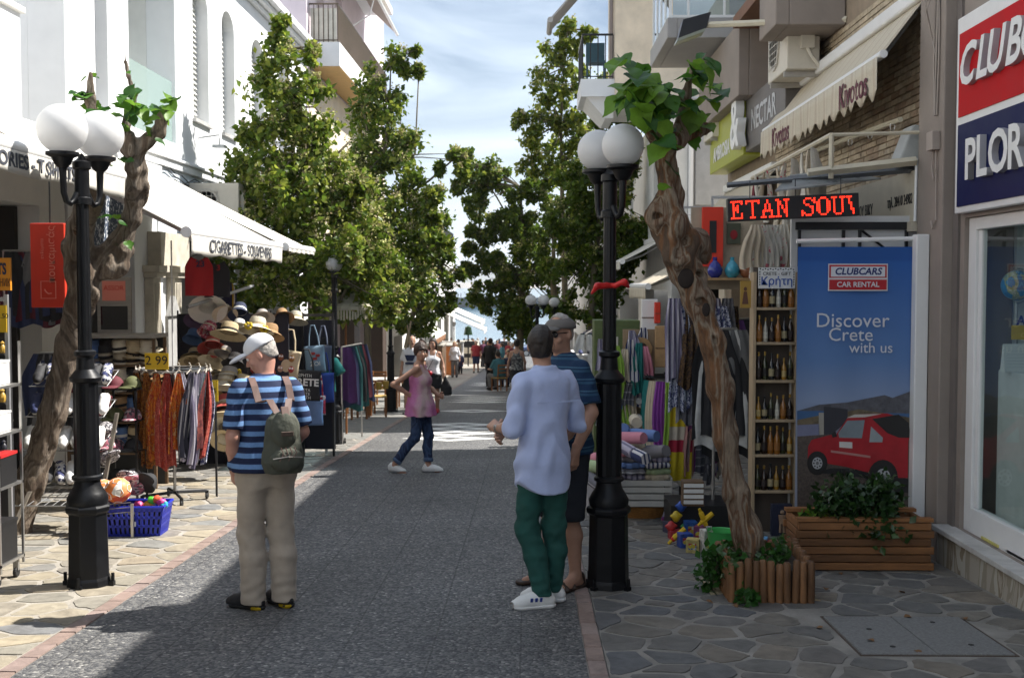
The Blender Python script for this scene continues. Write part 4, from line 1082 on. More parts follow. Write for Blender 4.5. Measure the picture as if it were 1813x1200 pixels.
  if legs.get('creases', True) and e < .3:
   kz = A['knR'][2]; g.warp(lambda x,y,z: .0022*s*np.sin(z*62/s+30*x+14*y+2*np.sin(x*40))*np.exp(-((z-(kz+.0))/.13)**2) + .003*s*np.sin(z*85/s-26*x+17*y+1.5*np.sin(y*30+x*22))*np.exp(-((z-.13)/.08)**2) + .004*s*np.sin(20*z+34*np.abs(x)+11*y)*np.exp(-((z-.78)/.12)**2))
  if e >= .2 and not legs.get('sit'): g.cut((0,0,-1), (0,0,e*s+tz*0))
  g.cut((0,0,1), (0,0,W*s+tz))
  lg = g.build('skirt' if legs.get('skirt') else ('shorts' if e > .3 else 'trousers'), legs['mat'], root)
  if legs.get('belt'):
   t_ = tor(W-.02, np.interp(W,[r[0] for r in prof],[r[1] for r in prof]), np.interp(W,[r[0] for r in prof],[r[2] for r in prof]), inf+.004)
   b = MB(); b.lathe([(1,-.02*s),(1.02,0),(1,.02*s)], 32, (t_[1],t_[2],t_[0]), sx=t_[3], sy=t_[4]); b.build('belt', legs['belt'], root, True)
 if top:
  inf = top.get('inf', .018); hem = top.get('hem', .92); sl = top.get('sleeve', .5); g = SDF(lo-.03, hi+.03, res)
  pr = [(max(z, hem), rx, ry) for z, rx, ry in prof if z >= hem-.09 and z <= top.get('neck', 1.49)]
  fl = top.get('flare', .045 if top.get('sleeve', .5) > 0 else 0)
  if sl == 0: pr = [(z, rx, ry) for z, rx, ry in pr if z < 1.3] + [(1.31,.128 if female else .15,.108),(1.36,.098,.085),(1.40,.07,.06)]
  rows = [tor(z, rx+fl*max(0,(1.25-z)/(1.25-hem)), ry+fl*.8*max(0,(1.25-z)/(1.25-hem)), inf) for z, rx, ry in pr]
  if hem < prof[0][0]: rows = [tor(hem, prof[0][1]+fl, prof[0][2]+fl*.8, inf)] + rows
  g.rings(rows, .03)
  if female:
   for sx_ in (-1,1): g.ell((hipm[0]+sx_*.066*s+lean[0]*.7*s, hipm[1]+.085*s+lean[1]*.7*s, 1.255*s+tz), ((.06+inf*.7)*s,(.052+inf*.7)*s,(.062+inf*.5)*s), None, .05)
  if sl > 0:
   g.cap((ntop[0]-.085*s, ntop[1]-.045*s, 1.405*s+tz), (ntop[0]+.085*s, ntop[1]-.045*s, 1.405*s+tz), (.05+inf*.5)*s, None, .03); g.cap((ntop[0]-.03*s, ntop[1]-.05*s, 1.44*s+tz), (ntop[0]+.03*s, ntop[1]-.05*s, 1.44*s+tz), (.04+inf*.5)*s, None, .03)
   for S_ in 'RL':
    sh, el, wr = A['sh'+S_], A['el'+S_], A['wr'+S_]; ra = (.047*girth**.5*(.85 if female else 1)+inf)*s; g.cap(sh+np.array([0,0,.010*s]), nb_, (.036+inf*.75)*s, (.046+inf*.6)*s, .03)
    if sl <= 1: g.cap(sh, sh+(el-sh)*sl, ra, (.050*(.9 if female else 1)+inf*1.15)*s, .025, flat=True)
    else:
     g.cap(sh, el, ra, (.042+inf)*s, .025); g.cap(el, el+(wr-el)*(sl-1), (.042+inf)*s, (.038+inf*.9)*s, .02, flat=True)
  else:
   if top.get('strap', True):
    for sx_ in (-1,1): g.path([(hipm[0]+sx_*.07*s,.105*s+hipm[1]+lean[1]*s,1.34*s+tz),(hipm[0]+sx_*.08*s,.045*s+hipm[1]+lean[1]*s,1.445*s+tz),(hipm[0]+sx_*.075*s,-.03*s+hipm[1]+lean[1]*s,1.45*s+tz),(hipm[0]+sx_*.06*s,-.09*s+hipm[1]+lean[1]*s,1.35*s+tz)], [.02*s]*4, .015)
  if top.get('collar'):
   c0 = (ntop[0], ntop[1]-.004*s, 1.455*s+tz)
   g.rings([(1.43*s+tz, c0[0], c0[1], .098*s, .090*s),(1.47*s+tz, c0[0], c0[1]-.002, .082*s, .078*s),(1.515*s+tz, c0[0], c0[1]-.008*s, .073*s,.071*s)], .018)
  fo = top.get('fold', .004)
  g.rough(fo, 19, 5, (1,1,.7)); g.warp(lambda x,y,z: fo*1.0*np.sin(34*(np.abs(x-hipm[0])*.9+z*.75+y*.3)+1.5*np.sin(x*19+z*11))*np.exp(-((z-1.02*s-tz)/.2)**2) + fo*.8*np.sin(46*(z*.8-np.abs(x)*.6+y*.5)+1.3*np.sin(y*25))*np.clip((np.abs(x)-.14*s)/.05,0,1))
  if top.get('pleat'): g.warp(lambda x,y,z: -.012*np.sin(np.arctan2(y-hipm[1], x-hipm[0])*9)*np.clip((1.3*s-z)/.5,0,1))
  if top.get('tail'):       # shirt tails: low behind and before, high on the hips
   g.F = np.maximum(g.F, ((hem + top['tail']*np.minimum(1, (np.abs(g.X-hipm[0])/(.21*s))**3))*s + tz - g.Z).astype(np.float32))
  else: g.cut((0,0,-1), (0,0,hem*s+tz))
  g.build(top.get('name', 'shirt'), top['mat'], root)
 if shoes:
  for S_ in 'RL':
   an, to = A['an'+S_], A['to'+S_]; u = np.array([0,0,1.]); base = an - u*(.085*s); l0 = base - .19*s; g = SDF(l0, base+.22*s, min(res,.006) if res < .012 else res)
   k = shoes.get('kind', 'shoe')
   if k == 'sandal':
    g.cap(base-to*.06*s+u*.02*s, base+to*.18*s+u*.02*s, .042*s, .048*s, .02); g.cut((0,0,1), base+u*.028*s)
    for q in (.13,.06): g.cap(base+to*q*s+np.cross(to,u)*.045*s+u*.025*s, base+to*q*s+u*.082*s-u*q*.2*s, .013*s, .013*s, .01); g.cap(base+to*q*s-np.cross(to,u)*.045*s+u*.025*s, base+to*q*s+u*.082*s-u*q*.2*s, .013*s, .013*s, .01)
    g.cap(base-to*.055*s+u*.03*s, base-to*.05*s+u*.075*s, .034*s, .03*s, .01)
   else:
    g.cap(base-to*.045*s+u*.045*s, base+to*.13*s+u*.042*s, .042*s, .043*s, .03); g.cap(base-to*.02*s+u*.085*s, base+to*.08*s+u*.062*s, .04*s, .036*s, .03); g.cap(base+to*.13*s+u*.035*s, base+to*.175*s+u*.03*s, .043*s, .032*s, .02)
    if k == 'shoe': g.cap(base+u*.07*s, base+u*.115*s, .046*s, .047*s, .02)
   g.cut((0,0,-1), base+u*.004*s if k == 'sandal' else base+u*.016*s)
   sh_ = g.build('shoe', shoes['mat'], root)
   if k != 'sandal':
    g = SDF(l0, base+.1*s, min(res,.006) if res < .012 else res); g.cap(base-to*.045*s+u*.03*s, base+to*.13*s+u*.03*s, .046*s, .047*s, .02); g.cap(base+to*.13*s+u*.03*s, base+to*.177*s+u*.03*s, .046*s, .035*s, .02)
    g.cut((0,0,1), base+u*.026*s); g.cut((0,0,-1), base+u*.001); g.build('sole', shoes.get('sole', shoes['mat']), sh_)
   if shoes.get('stripes'):
    b = MB(); sd = np.cross(to, u)
    for sg in (-1,1):
     for q in (.02,.05,.08): b.obox(base+to*q*s+sd*sg*.044*s+u*.055*s, (.006,.016*s,.05*s), (0, sg*.45, math.atan2(-to[0],to[1])))
    b.build('shoe_stripes', shoes['stripes'], sh_)
 if hair:
  g = SDF(Hc-.22*s, Hc+.2*s if not hair.get('long') else Hc+.2*s, min(res, .01)) if not hair.get('long') else SDF(Hc-np.array([.2,.22,.42])*s, Hc+.2*s, min(res,.01))
  v = hair.get('vol', .010)
  g.ell(hp(0,-.012,.026), ((.075+v)*s,(.096+v)*s,(.101+v)*s), HM, .01)
  lowz = hair.get('low', -.055)
  if lowz < -.03: g.ell(hp(0,-.042,-.03), ((.046+v)*s,(.05+v)*s,(.055+v)*s), HM, .03)
  if hair.get('long'):
   L_ = hair['long']
   for sx_ in (-.05,0,.05): g.cap(hp(sx_,-.06,0), hp(sx_*1.3,-.075,-L_), .05*s, .035*s, .03)
   for sx_ in (-1,1): g.cap(hp(sx_*.07,-.02,.02), hp(sx_*.085,-.01,-L_*.8), .025*s, .02*s, .03)
  if hair.get('bun'): g.ell(hp(0,-.10,.06), (.04*s,.04*s,.04*s), HM, .02)
  g.rough(.005, 60, 2); g.rough(.003, 130, 5, (1,1,.4))
  fr = hair.get('front', .055)
  n1 = HM @ np.array([0,.86,-.5]); g.cut(n1, hp(0,fr,.052)) if not hair.get('fringe') else g.cut(HM @ np.array([0,.72,-.7]), hp(0,.088,.03))
  if not hair.get('long'): g.cut(HM @ np.array([0,.1,-1.]), hp(0,0,lowz))
  if hair.get('bald'): g.cut(HM @ np.array([0,.35,.94]), hp(0,-.02,.078))
  g.build('hair', hair['mat'], root)
 if hat:
  g = SDF(Hc-.26*s, Hc+.26*s, min(res,.008)); k = hat['kind']
  if k == 'cap':
   g.ell(hp(0,-.012,.04), (.088*s,.108*s,.095*s), HM, .01); g.cut(HM @ np.array([0,-.12,-1.]), hp(0,0,.034))
   h2 = SDF(Hc-.26*s, Hc+.26*s, min(res,.006)); h2.ell(hp(0,.125,.03), (.078*s,.085*s,.026*s), HM, 0); h2.ell(hp(0,.125,.012), (.085*s,.095*s,.024*s), HM, .004, sub=True); h2.cut(HM @ np.array([0,-1,0]), hp(0,.06,0))
  else:
   g.ell(hp(0,-.012,.045), (.092*s,.112*s,.06*s), HM, .01); g.rings([], 0) if False else g.ell(hp(0,-.012,.035), (.088*s,.106*s,.075*s), HM, .02); g.cut(HM @ np.array([0,.1,-1]), hp(0,0,.034)); g.cut(HM @ np.array([0,.1,1.]), hp(0,0,.102))
   h2 = SDF(Hc-.26*s, Hc+.26*s, min(res,.006)); h2.ell(hp(0,.10,.036), (.075*s,.065*s,.022*s), HM, 0); h2.ell(hp(0,.10,.020), (.085*s,.075*s,.022*s), HM, .004, sub=True); h2.cut(HM @ np.array([0,-1,0]), hp(0,.06,0))
  c_ = g.build('cap', hat['mat'], root); h2.build('brim', hat['mat'], c_)
 return root, A, hp, s, tor
def on(px, py): return ground(px, py)
# ------------------------------------------------------------------ the four people near the camera
NAVY_ST = Mstripe('navy and sky stripes', [(0,(.014,.022,.062)),(.54,(.15,.28,.52)),(.96,(.07,.12,.28))], .066, bump=.15)
KHAKI = M('khaki cotton', (.41,.345,.275), .85, var=.1, scale=9, bump=.8, bscale=10, sheen=.2)
po, A, hp, s, tor = person('older person in white cap, striped polo and khaki trousers, hand in pocket', on(474,1074), R(27), 1.70,
 dict(hipR=(.085,0,.90), hipL=(-.085,0,.90), knR=(.095,.02,.48), knL=(-.10,.03,.48), anR=(.10,-.02,.085), anL=(-.095,.0,.085), toR=(-.35,1,0), toL=(-.85,1,0),
   elL=(-.225,-.06,1.12), wrL=(-.195,.06,.895), hdL=(.12,.25,-1), hnL=(1,.1,.1), elR=(.24,.0,1.12), wrR=(.17,.19,.97), hdR=(-.6,.6,-.3), hnR=(-.5,-.3,-.5), curl=.7, neck=(-.01,.03), lean=(0,.01)),
 SK_PINK, top=dict(mat=NAVY_ST, hem=.90, sleeve=.86, inf=.020, collar=True, fold=.005), legs=dict(mat=KHAKI, inf=.016, knee=.082, ankle=.078, end=.035, waist=.96, belt=M('brown belt', (.10,.05,.025), .5), fold=.003),
 shoes=dict(mat=M('black trainer', (.014,.014,.016), .6, var=.3), sole=Mpatch('black and yellow sole', [(.02,.02,.02),(.02,.02,.02),(.02,.02,.02),(.45,.30,.01)], 26)),
 hair=dict(mat=HAIR_G, low=-.045, vol=.004, front=.0), hat=dict(kind='cap', mat=M('white cotton cap', (.74,.74,.76), .85, var=.05, bump=.1)), girth=1.0, belly=.04, head=(62,-26,0), face=True)
b = MB(); wv = Vector(A['wrL']); b.lathe([(.031,-.012),(.035,-.009),(.035,.009),(.031,.012)], 16, wv+Vector((0,-.012,.03)), sx=s, sy=s); b.build('watch', M('steel watch', (.35,.34,.32), .3, .8), po, True)
# rucksack
OLIVE = M('olive canvas', (.075,.08,.06), .85, var=.18, scale=12, bump=.35, bscale=60)
LEATH = M('brown leather strap', (.13,.075,.06), .55, var=.2)
bk = thing('rucksack', 'small olive canvas rucksack with leather straps worn on the striped polo', 'rucksack', po.location, R(27))
cx, cy, cz = .045, -.235, 1.065
g = SDF((cx-.2,cy-.16,cz-.26),(cx+.2,cy+.16,cz+.26), .007)
g.rings([(cz-.19,cx,cy,.11,.07),(cz-.12,cx,cy,.128,.085),(cz+.05,cx,cy+.008,.112,.072),(cz+.14,cx,cy+.02,.085,.055),(cz+.18,cx,cy+.03,.05,.035)], .03); g.rough(.006,26,9)
g.build('bag', OLIVE, bk)
g = SDF((cx-.16,cy-.2,cz-.2),(cx+.16,cy+.1,cz+.2), .006); g.ell((cx,cy-.07,cz-.10),(.10,.045,.075),None,.02); g.rough(.004,40,3); g.build('front_pocket', OLIVE, bk)
g = SDF((cx-.16,cy-.2,cz-.1),(cx+.16,cy+.15,cz+.26), .006); g.ell((cx,cy-.045,cz+.08),(.088,.06,.115),None,.02); g.rough(.003,40,4); g.build('flap', OLIVE, bk)
b = MB(); b.obox((cx,cy-.106,cz+.06),(.075,.008,.028),(.1,0,0)); b.build('patch', M('leather patch', (.09,.06,.045), .6), bk, bevel=.003)
b = MB(); b.tube([(cx-.09,cy-.115,cz-.085),(cx,cy-.123,cz-.075),(cx+.09,cy-.112,cz-.085)], .004, 6); b.build('zip', M('zip metal', (.3,.28,.25), .4, .7), bk)
for sx_ in (-1,1):
 b = MB(); P = [(cx+sx_*.03,cy+.01,cz+.17),(cx+sx_*.06,-.155,cz+.25),(cx*.5+sx_*.10,-.145,1.30),(cx*.3+sx_*.105,-.095,1.395),(cx*.3+sx_*.105,-.02,1.44),(cx*.3+sx_*.10,.05,1.43)]
 n = len(P); vs = []
 for q in P: vs += [(q[0]-.021,q[1]-.004,q[2]),(q[0]+.021,q[1]-.004,q[2])]
 b.add(vs, [(2*i,2*i+1,2*i+3,2*i+2) for i in range(n-1)]); b.build('strap', LEATH, bk, thick=.007)
b = MB(); b.obox((cx,cy-.06,cz+.185),(.05,.02,.07),(-.5,0,0)); b.build('drawstring_tab', LEATH, bk, bevel=.004)
for i in range(4):
 b = MB(); x = cx-.04+i*.027; b.tube([(x,cy-.105,cz-.02),(x+.012,cy-.118,cz-.055),(x-.012,cy-.12,cz-.10+.02*(i%2))], .0035, 5); b.build('lace', LEATH, bk)
BLUE_SH = M('pale blue linen', (.43,.50,.74), .85, var=.05, scale=12, bump=.8, bscale=9, sheen=.2)
GREENT = M('bottle green chino', (.012,.075,.062), .85, var=.15, scale=9, bump=.9, bscale=11)
WHITE_SHOE = M('white trainer', (.72,.72,.70), .5, var=.06); BLUE_STRIPE = M('blue stripe', (.03,.06,.28), .5, var=0)
pb, A, hp, s, tor = person('person from behind in pale blue shirt with rolled sleeves and green trousers', on(962,1072), R(34), 1.75,
 dict(hipR=(.08,0,.91), hipL=(-.08,.01,.91), knR=(.10,.03,.49), knL=(-.085,.06,.49), anR=(.11,.06,.085), anL=(-.03,-.03,.085), toR=(-.9,.75,0), toL=(-1,.35,0),
   elL=(-.225,.0,1.14), wrL=(-.20,.23,1.11), hdL=(.15,1,.25), hnL=(.6,0,-.7), elR=(.27,.03,1.13), wrR=(.22,.20,.95), hdR=(-.2,.5,-.7), curl=.9, lean=(.0,-.005)),
 SK_MID, top=dict(mat=BLUE_SH, hem=.72, tail=.11, sleeve=1.12, inf=.022, collar=True, fold=.007), legs=dict(mat=GREENT, inf=.012, knee=.074, ankle=.058, end=.07, waist=.98, fold=.006),
 shoes=dict(mat=WHITE_SHOE, kind='low', stripes=BLUE_STRIPE, sole=WHITE_SHOE), hair=dict(mat=HAIR_D, low=-.06, vol=.006, front=.045), head=(-40,4,0), girth=.86)
b = MB(); wv = Vector(A['wrL']); b.lathe([(.030,-.014),(.034,-.01),(.034,.01),(.030,.014)], 16, wv-Vector((0,.03,0)), axis='Y'); b.ball(wv+Vector((-.032,-.03,.01)), .019, 12, 8, (.5,1,1)); b.build('watch', M('steel watch', (.35,.34,.32), .3, .8), pb, True)
b = MB(); b.obox((0,-.165,1.30),(.33,.004,.008),(0,0,0)); b.build('yoke_seam', BLUE_SH, pb)
DKPOLO = Mstripe('dark blue striped polo', [(0,(.012,.035,.085)),(.55,(.03,.085,.15)),(.75,(.012,.035,.085)),(.88,(.05,.12,.19))], .075, bump=.15)
pc, A, hp, s, tor = person('person in grey cap and sunglasses, dark striped polo and knee shorts', on(996,1036), R(126), 1.83,
 dict(anR=(.13,.02,.085), anL=(-.11,-.02,.085), knR=(.115,.03,.49), knL=(-.1,.02,.49), toR=(.25,1,0), toL=(-.25,1,0), elL=(-.265,-.02,1.15), wrL=(-.26,.10,.92), elR=(.26,.06,1.14), wrR=(.25,.27,1.02), hdR=(-.1,.8,-.6), hnR=(-1,0,0)),
 SK_MID, top=dict(mat=DKPOLO, hem=.88, sleeve=.82, inf=.022, collar=True), legs=dict(mat=M('dark navy shorts', (.014,.016,.024), .85, var=.15, bump=.2), inf=.03, knee=.10, end=.45, waist=.96),
 shoes=dict(mat=M('brown sandal', (.05,.03,.02), .6, var=.2), kind='sandal'), hair=dict(mat=HAIR_G, low=-.04, vol=.003, front=.0),
 hat=dict(kind='flat', mat=M('washed grey cap', (.13,.12,.11), .9, var=.15, bump=.2)), girth=1.04, belly=.035, head=(16,-4,0))
b = MB()
for sx_ in (-1,1): b.ball(hp(sx_*.032,.094,.006), .026*s, 12, 8, (1,.35,.8), Matrix(rotm(16,-4)) ) ; b.tube([hp(sx_*.055,.088,.012), hp(sx_*.08,.0,.012)], .003, 5)
b.build('sunglasses', M('black lens', (.006,.006,.007), .15, var=0), pc, True)
PINKT = Mstripe('pink dip dye chiffon', [(0,(.56,.15,.38)),(.40,(.64,.24,.46)),(.57,(.62,.48,.45)),(.74,(.58,.19,.42))], .62, 'Y', dist=.22, smooth=True, transl=.3, offset=.26)
JEANS = Mpatch('blue denim', [(.022,.038,.085),(.03,.055,.12),(.045,.075,.15),(.02,.03,.07)], 9, .85, 'noise', (1,1,.4), bump=.2)
pw, A, hp, s, tor = person('person in pink sleeveless top and jeans striding across the road, elbow out', on(744,836), R(-98), 1.60,
 dict(hipR=(.075,0,.89), hipL=(-.075,.02,.89), knR=(.075,-.05,.48), knL=(-.07,.10,.49), anR=(.09,-.34,.10), anL=(-.05,.10,.085), toR=(.12,1,-.25), toL=(0,1,0),
   elR=(.26,-.30,1.20), wrR=(.14,-.10,1.05), hdR=(-.35,.9,-.1), hnR=(-1,-.3,0), curl=.9, elL=(-.22,.05,1.15), wrL=(-.18,.22,1.02), hdL=(.5,.8,-.1), lean=(0,-.02)),
 SK_MID, top=dict(mat=PINKT, hem=.79, sleeve=0, inf=.02, flare=.095, pleat=True, name='sleeveless_top', fold=.004, strap=True), legs=dict(mat=JEANS, inf=.010, knee=.066, ankle=.058, end=.14, waist=1.0, fold=.004),
 shoes=dict(mat=WHITE_SHOE, kind='low', sole=M('grey sole', (.3,.3,.3), .7)), hair=dict(mat=HAIR_B, low=-.05, vol=.02, fringe=True), female=True, head=(-62,-2,0), hands=True)
for S_ in 'RL':
 an, kn = Vector(A['an'+S_]), Vector(A['kn'+S_]); d = (kn-an).normalized(); b = MB(); c0 = an + d*.055
 b.tube([c0, c0+d*.045], [.064*s,.062*s], 18, False); b.build('rolled_cuff', M('pale denim', (.07,.11,.19), .9, var=.2), pw, True, thick=.006)
# ------------------------------------------------------------------ people farther down the street
BLK = M('black cloth', (.012,.012,.014), .85, var=.2); WHT = M('white cotton', (.68,.68,.70), .85, var=.06, bump=.15); GRYC = Mpatch('grey patterned cloth', [(.10,.10,.10),(.2,.2,.19),(.06,.06,.065),(.3,.3,.28)], 30)
TEAL = M('teal cotton', (.05,.16,.19), .85, var=.1); REDC = M('dark red cotton', (.22,.015,.02), .85, var=.15); PURP = M('plum cloth', (.10,.02,.06), .85); DKB = M('dark blue cloth', (.015,.025,.07), .85, var=.15); BEIGE = M('beige cloth', (.42,.33,.23), .85, var=.1); GRYT = M('mid grey cloth', (.17,.17,.17), .85, var=.1); MAROON = M('maroon cloth', (.10,.012,.02), .85)
far_shoe = dict(mat=BLK, kind='low')
q, A, hp, s, tor = person('bald person in white printed t-shirt and black shorts walking past the cafe', on(731,733), R(165), 1.74,
 dict(anR=(.10,.12,.085), knR=(.095,.10,.49), anL=(-.10,-.16,.11), knL=(-.095,.0,.49)), SK_MID, top=dict(mat=WHT, hem=.9, sleeve=.8, inf=.03), legs=dict(mat=BLK, inf=.03, knee=.095, end=.52, waist=.96), shoes=far_shoe, res=.011, hands=False, girth=1.05)
b = MB(); b.hexa([(-.13,.158,1.33),(.13,.158,1.33),(.07,.168,1.2),(-.07,.168,1.2)],[(-.13,.166,1.33),(.13,.166,1.33),(.07,.176,1.2),(-.07,.176,1.2)]); b.box(-.11,.165,1.12,.11,.176,1.17); b.build('shirt_print', DKB, q)
q, A, hp, s, tor = person('person in white vest with red shoulder bag, black skirt and red shoes', on(767,732), R(172), 1.68,
 dict(anR=(.08,.1,.085), anL=(-.08,-.1,.09), elL=(-.22,-.06,1.16), wrL=(-.27,.04,.95)), SK_MID, top=dict(mat=WHT, hem=.88, sleeve=0, inf=.016, name='vest'), legs=dict(mat=BLK, skirt=True, end=.60, waist=.97), shoes=dict(mat=M('red shoe', (.5,.01,.03), .4, var=.1), kind='low'), hair=dict(mat=HAIR_D, long=.2, vol=.014), female=True, girth=1.12, res=.011, hands=False)
b = MB(); b.tube([(-.13,.02,1.43),(-.02,.16,1.2),(.09,.16,.98)], .006, 5); b.tube([(-.13,.0,1.44),(0,-.14,1.2),(.1,-.02,.98)], .006, 5); strap = b
rb_ = thing('shoulder_bag', 'small red shoulder bag on the hip of the person in the white vest', 'bag', q.location, R(172))
strap.build('strap', BLK, rb_); g = SDF((-.05,.08,.82),(.22,.26,1.02), .01); g.ell((.09,.165,.92),(.11,.05,.075),None,0); g.build('bag', M('red leather', (.42,.012,.025), .4, var=.15), rb_)
cb_ = thing('carrier_bag', 'black cloth bag held beside the person in the white vest', 'bag', q.location, R(172))
g = SDF((-.5,-.1,.38),(-.15,.22,.92), .012); g.rings([(.42,-.31,.06,.13,.06),(.6,-.31,.06,.12,.06),(.78,-.30,.06,.05,.03),(.86,-.29,.06,.02,.015)], .03); g.rough(.008,20,1); g.build('bag', BLK, cb_)
person('person walking behind, mostly hidden, in plum top', on(748,722), R(170), 1.70, None, SK_MID, top=dict(mat=PURP, hem=.9, sleeve=.6), legs=dict(mat=BLK), shoes=far_shoe, hair=dict(mat=HAIR_D, long=.15), res=.016, hands=False, female=True)
person('person from behind in grey patterned vest and short black skirt near the cafe', on(915,719), R(-12), 1.68, dict(anR=(.07,.08,.085), anL=(-.07,-.06,.085), elR=(.21,.05,1.16), wrR=(.17,.2,1.05)), SK_MID,
 top=dict(mat=GRYC, hem=.95, sleeve=0, inf=.018, name='vest'), legs=dict(mat=BLK, skirt=True, end=.62, waist=1.0), shoes=far_shoe, hair=dict(mat=HAIR_D, bun=True), female=True, res=.012, hands=False)
person('person in black suit standing in the road beside the tables', on(868,684), R(-30), 1.76, None, SK_MID, top=dict(mat=BLK, hem=.84, sleeve=1.95, inf=.03, name='jacket'), legs=dict(mat=BLK, inf=.02), shoes=far_shoe, hair=dict(mat=HAIR_B), res=.015, hands=False)
person('person in red shirt and dark shorts walking up the road', on(843,660), R(175), 1.74, dict(anR=(.1,.15,.085), anL=(-.1,-.12,.1)), SK_MID, top=dict(mat=REDC, hem=.9, sleeve=.8, inf=.025), legs=dict(mat=DKB, end=.5, inf=.03, knee=.09), shoes=far_shoe, hair=dict(mat=HAIR_G), res=.017, hands=False)
person('fair haired person in white blouse walking beside a child', on(805,668), R(178), 1.66, None, SK_PALE, top=dict(mat=WHT, hem=.85, sleeve=1.4, inf=.03, name='blouse'), legs=dict(mat=GRYT, inf=.02), shoes=far_shoe, hair=dict(mat=HAIR_L, long=.12), female=True, res=.016, hands=False)
person('small child in dark coat beside the fair haired walker', on(815,662), R(170), 1.12, None, SK_MID, top=dict(mat=DKB, hem=.6, sleeve=1.9, inf=.035, name='coat'), legs=dict(mat=BLK), shoes=far_shoe, hair=dict(mat=HAIR_B), res=.014, hands=False)
for i, (x, y, rz_, h_, lab, tm_, lm_, hm_) in enumerate(((838,644,175,1.72,'person in dark jacket walking down towards the sea left of centre', DKB, BLK, HAIR_D), (860,634,180,1.75,'person in black coat with dark hair farther down the road', BLK, BLK, HAIR_D),
  (893,640,165,1.78,'tall person in black jacket standing by the parked cars', BLK, DKB, HAIR_D), (822,640,10,1.7,'person in teal shirt walking away near the left awnings', TEAL, BLK, HAIR_B), (880,648,-150,1.68,'person in maroon top among the cafe crowd', MAROON, DKB, HAIR_B),
  (787,648,170,1.7,'person in green top in the shade of the left trees', M('dark green cloth', (.02,.08,.05), .85), BLK, HAIR_D), (829,626,0,1.75,'person in beige shirt at the far end by the white van', BEIGE, BLK, HAIR_D))):
 person(lab, on(x,y), R(rz_), h_, None, SK_MID, top=dict(mat=tm_, hem=.88, sleeve=1.6, inf=.025), legs=dict(mat=lm_, inf=.02), shoes=far_shoe, hair=dict(mat=hm_), res=.02, hands=False, face=False)
CROWD = [('navy top',DKB),('black top',BLK),('grey top',GRYT),('plum top',PURP),('teal top',TEAL),('maroon top',MAROON),('beige top',BEIGE),('white top',WHT),('dark red top',REDC)]
for i, (x, y) in enumerate(((872,668),(889,662),(901,655),(855,650),(870,640),(846,638),(812,652),(799,640),(906,672),(884,634),(836,632),(775,660),(864,656))):
 nm, m_ = CROWD[(i*4)%9]
 person(f'small figure in {nm}, {ORD[i]} of the crowd at the shaded far end', on(x,y), R(i*77), 1.62+.02*(i%8), None, SK_MID, top=dict(mat=m_, hem=.88, sleeve=[.8,1.6][i%2], inf=.03), legs=dict(mat=[BLK,DKB,GRYT][i%3], inf=.02), shoes=far_shoe, hair=dict(mat=[HAIR_D,HAIR_B,HAIR_G][i%3], **({'long':.15} if i%4 == 1 else {})), res=.022, hands=False, face=False, group='crowd at the far end')
SIT = dict(hipR=(.09,0,.50), hipL=(-.09,0,.50), knR=(.13,.42,.50), knL=(-.13,.42,.50), anR=(.13,.40,.085), anL=(-.13,.38,.085), shR=(.168,.05,.995), shL=(-.168,.05,.995),
     elR=(.25,.12,.74), elL=(-.25,.12,.74), wrR=(.17,.34,.72), wrL=(-.17,.34,.72), hdR=(-.2,1,0), hdL=(.2,1,0), lean=(0,.06))
def sitter(label, loc, rz_, tm_, lm_, hm_, **kw):
 return person(label, loc, rz_, 1.72, SIT, SK_MID, top=dict(mat=tm_, hem=.92, sleeve=.9, inf=.025), legs=dict(mat=lm_, inf=.02, sit=True, end=.1, knee=.08, ankle=.07, creases=False), shoes=far_shoe, hair=dict(mat=hm_, **kw), res=.016, hands=False, face=False)
SEATS = []
for x, y, rz_, lab, tm_, lm_, hm_ in ((884,692,35,'person in teal shirt and grey trousers sitting at the cafe table', TEAL, GRYT, HAIR_D), (903,684,150,'person in dark blue dress sitting at the cafe on the right', DKB, DKB, HAIR_D),
  (897,668,-120,'person in beige top sitting behind the teal shirt', BEIGE, GRYT, HAIR_L), (878,672,-60,'person in maroon top sitting beside the suited person', MAROON, BLK, HAIR_D), (913,668,100,'person in grey top sitting deepest at the cafe', GRYT, BLK, HAIR_B)):
 g_ = on(x,y); sitter(lab, g_, R(rz_), tm_, lm_, hm_); SEATS.append((g_, R(rz_)))
for k in range(3):
 p3 = at(806+5*k, 526, PIER_Y+3); p3.z = at(830,527,PIER_Y).z
 person(['leftmost','middle','rightmost'][k]+' tiny figure on the pier far across the water', (p3.x, p3.y, p3.z), R(40*k), 1.75, None, SK_MID, top=dict(mat=DKB, hem=.9, sleeve=1.5), legs=dict(mat=BLK), hair=dict(mat=HAIR_D), res=.04, hands=False, face=False, group='people on the pier')
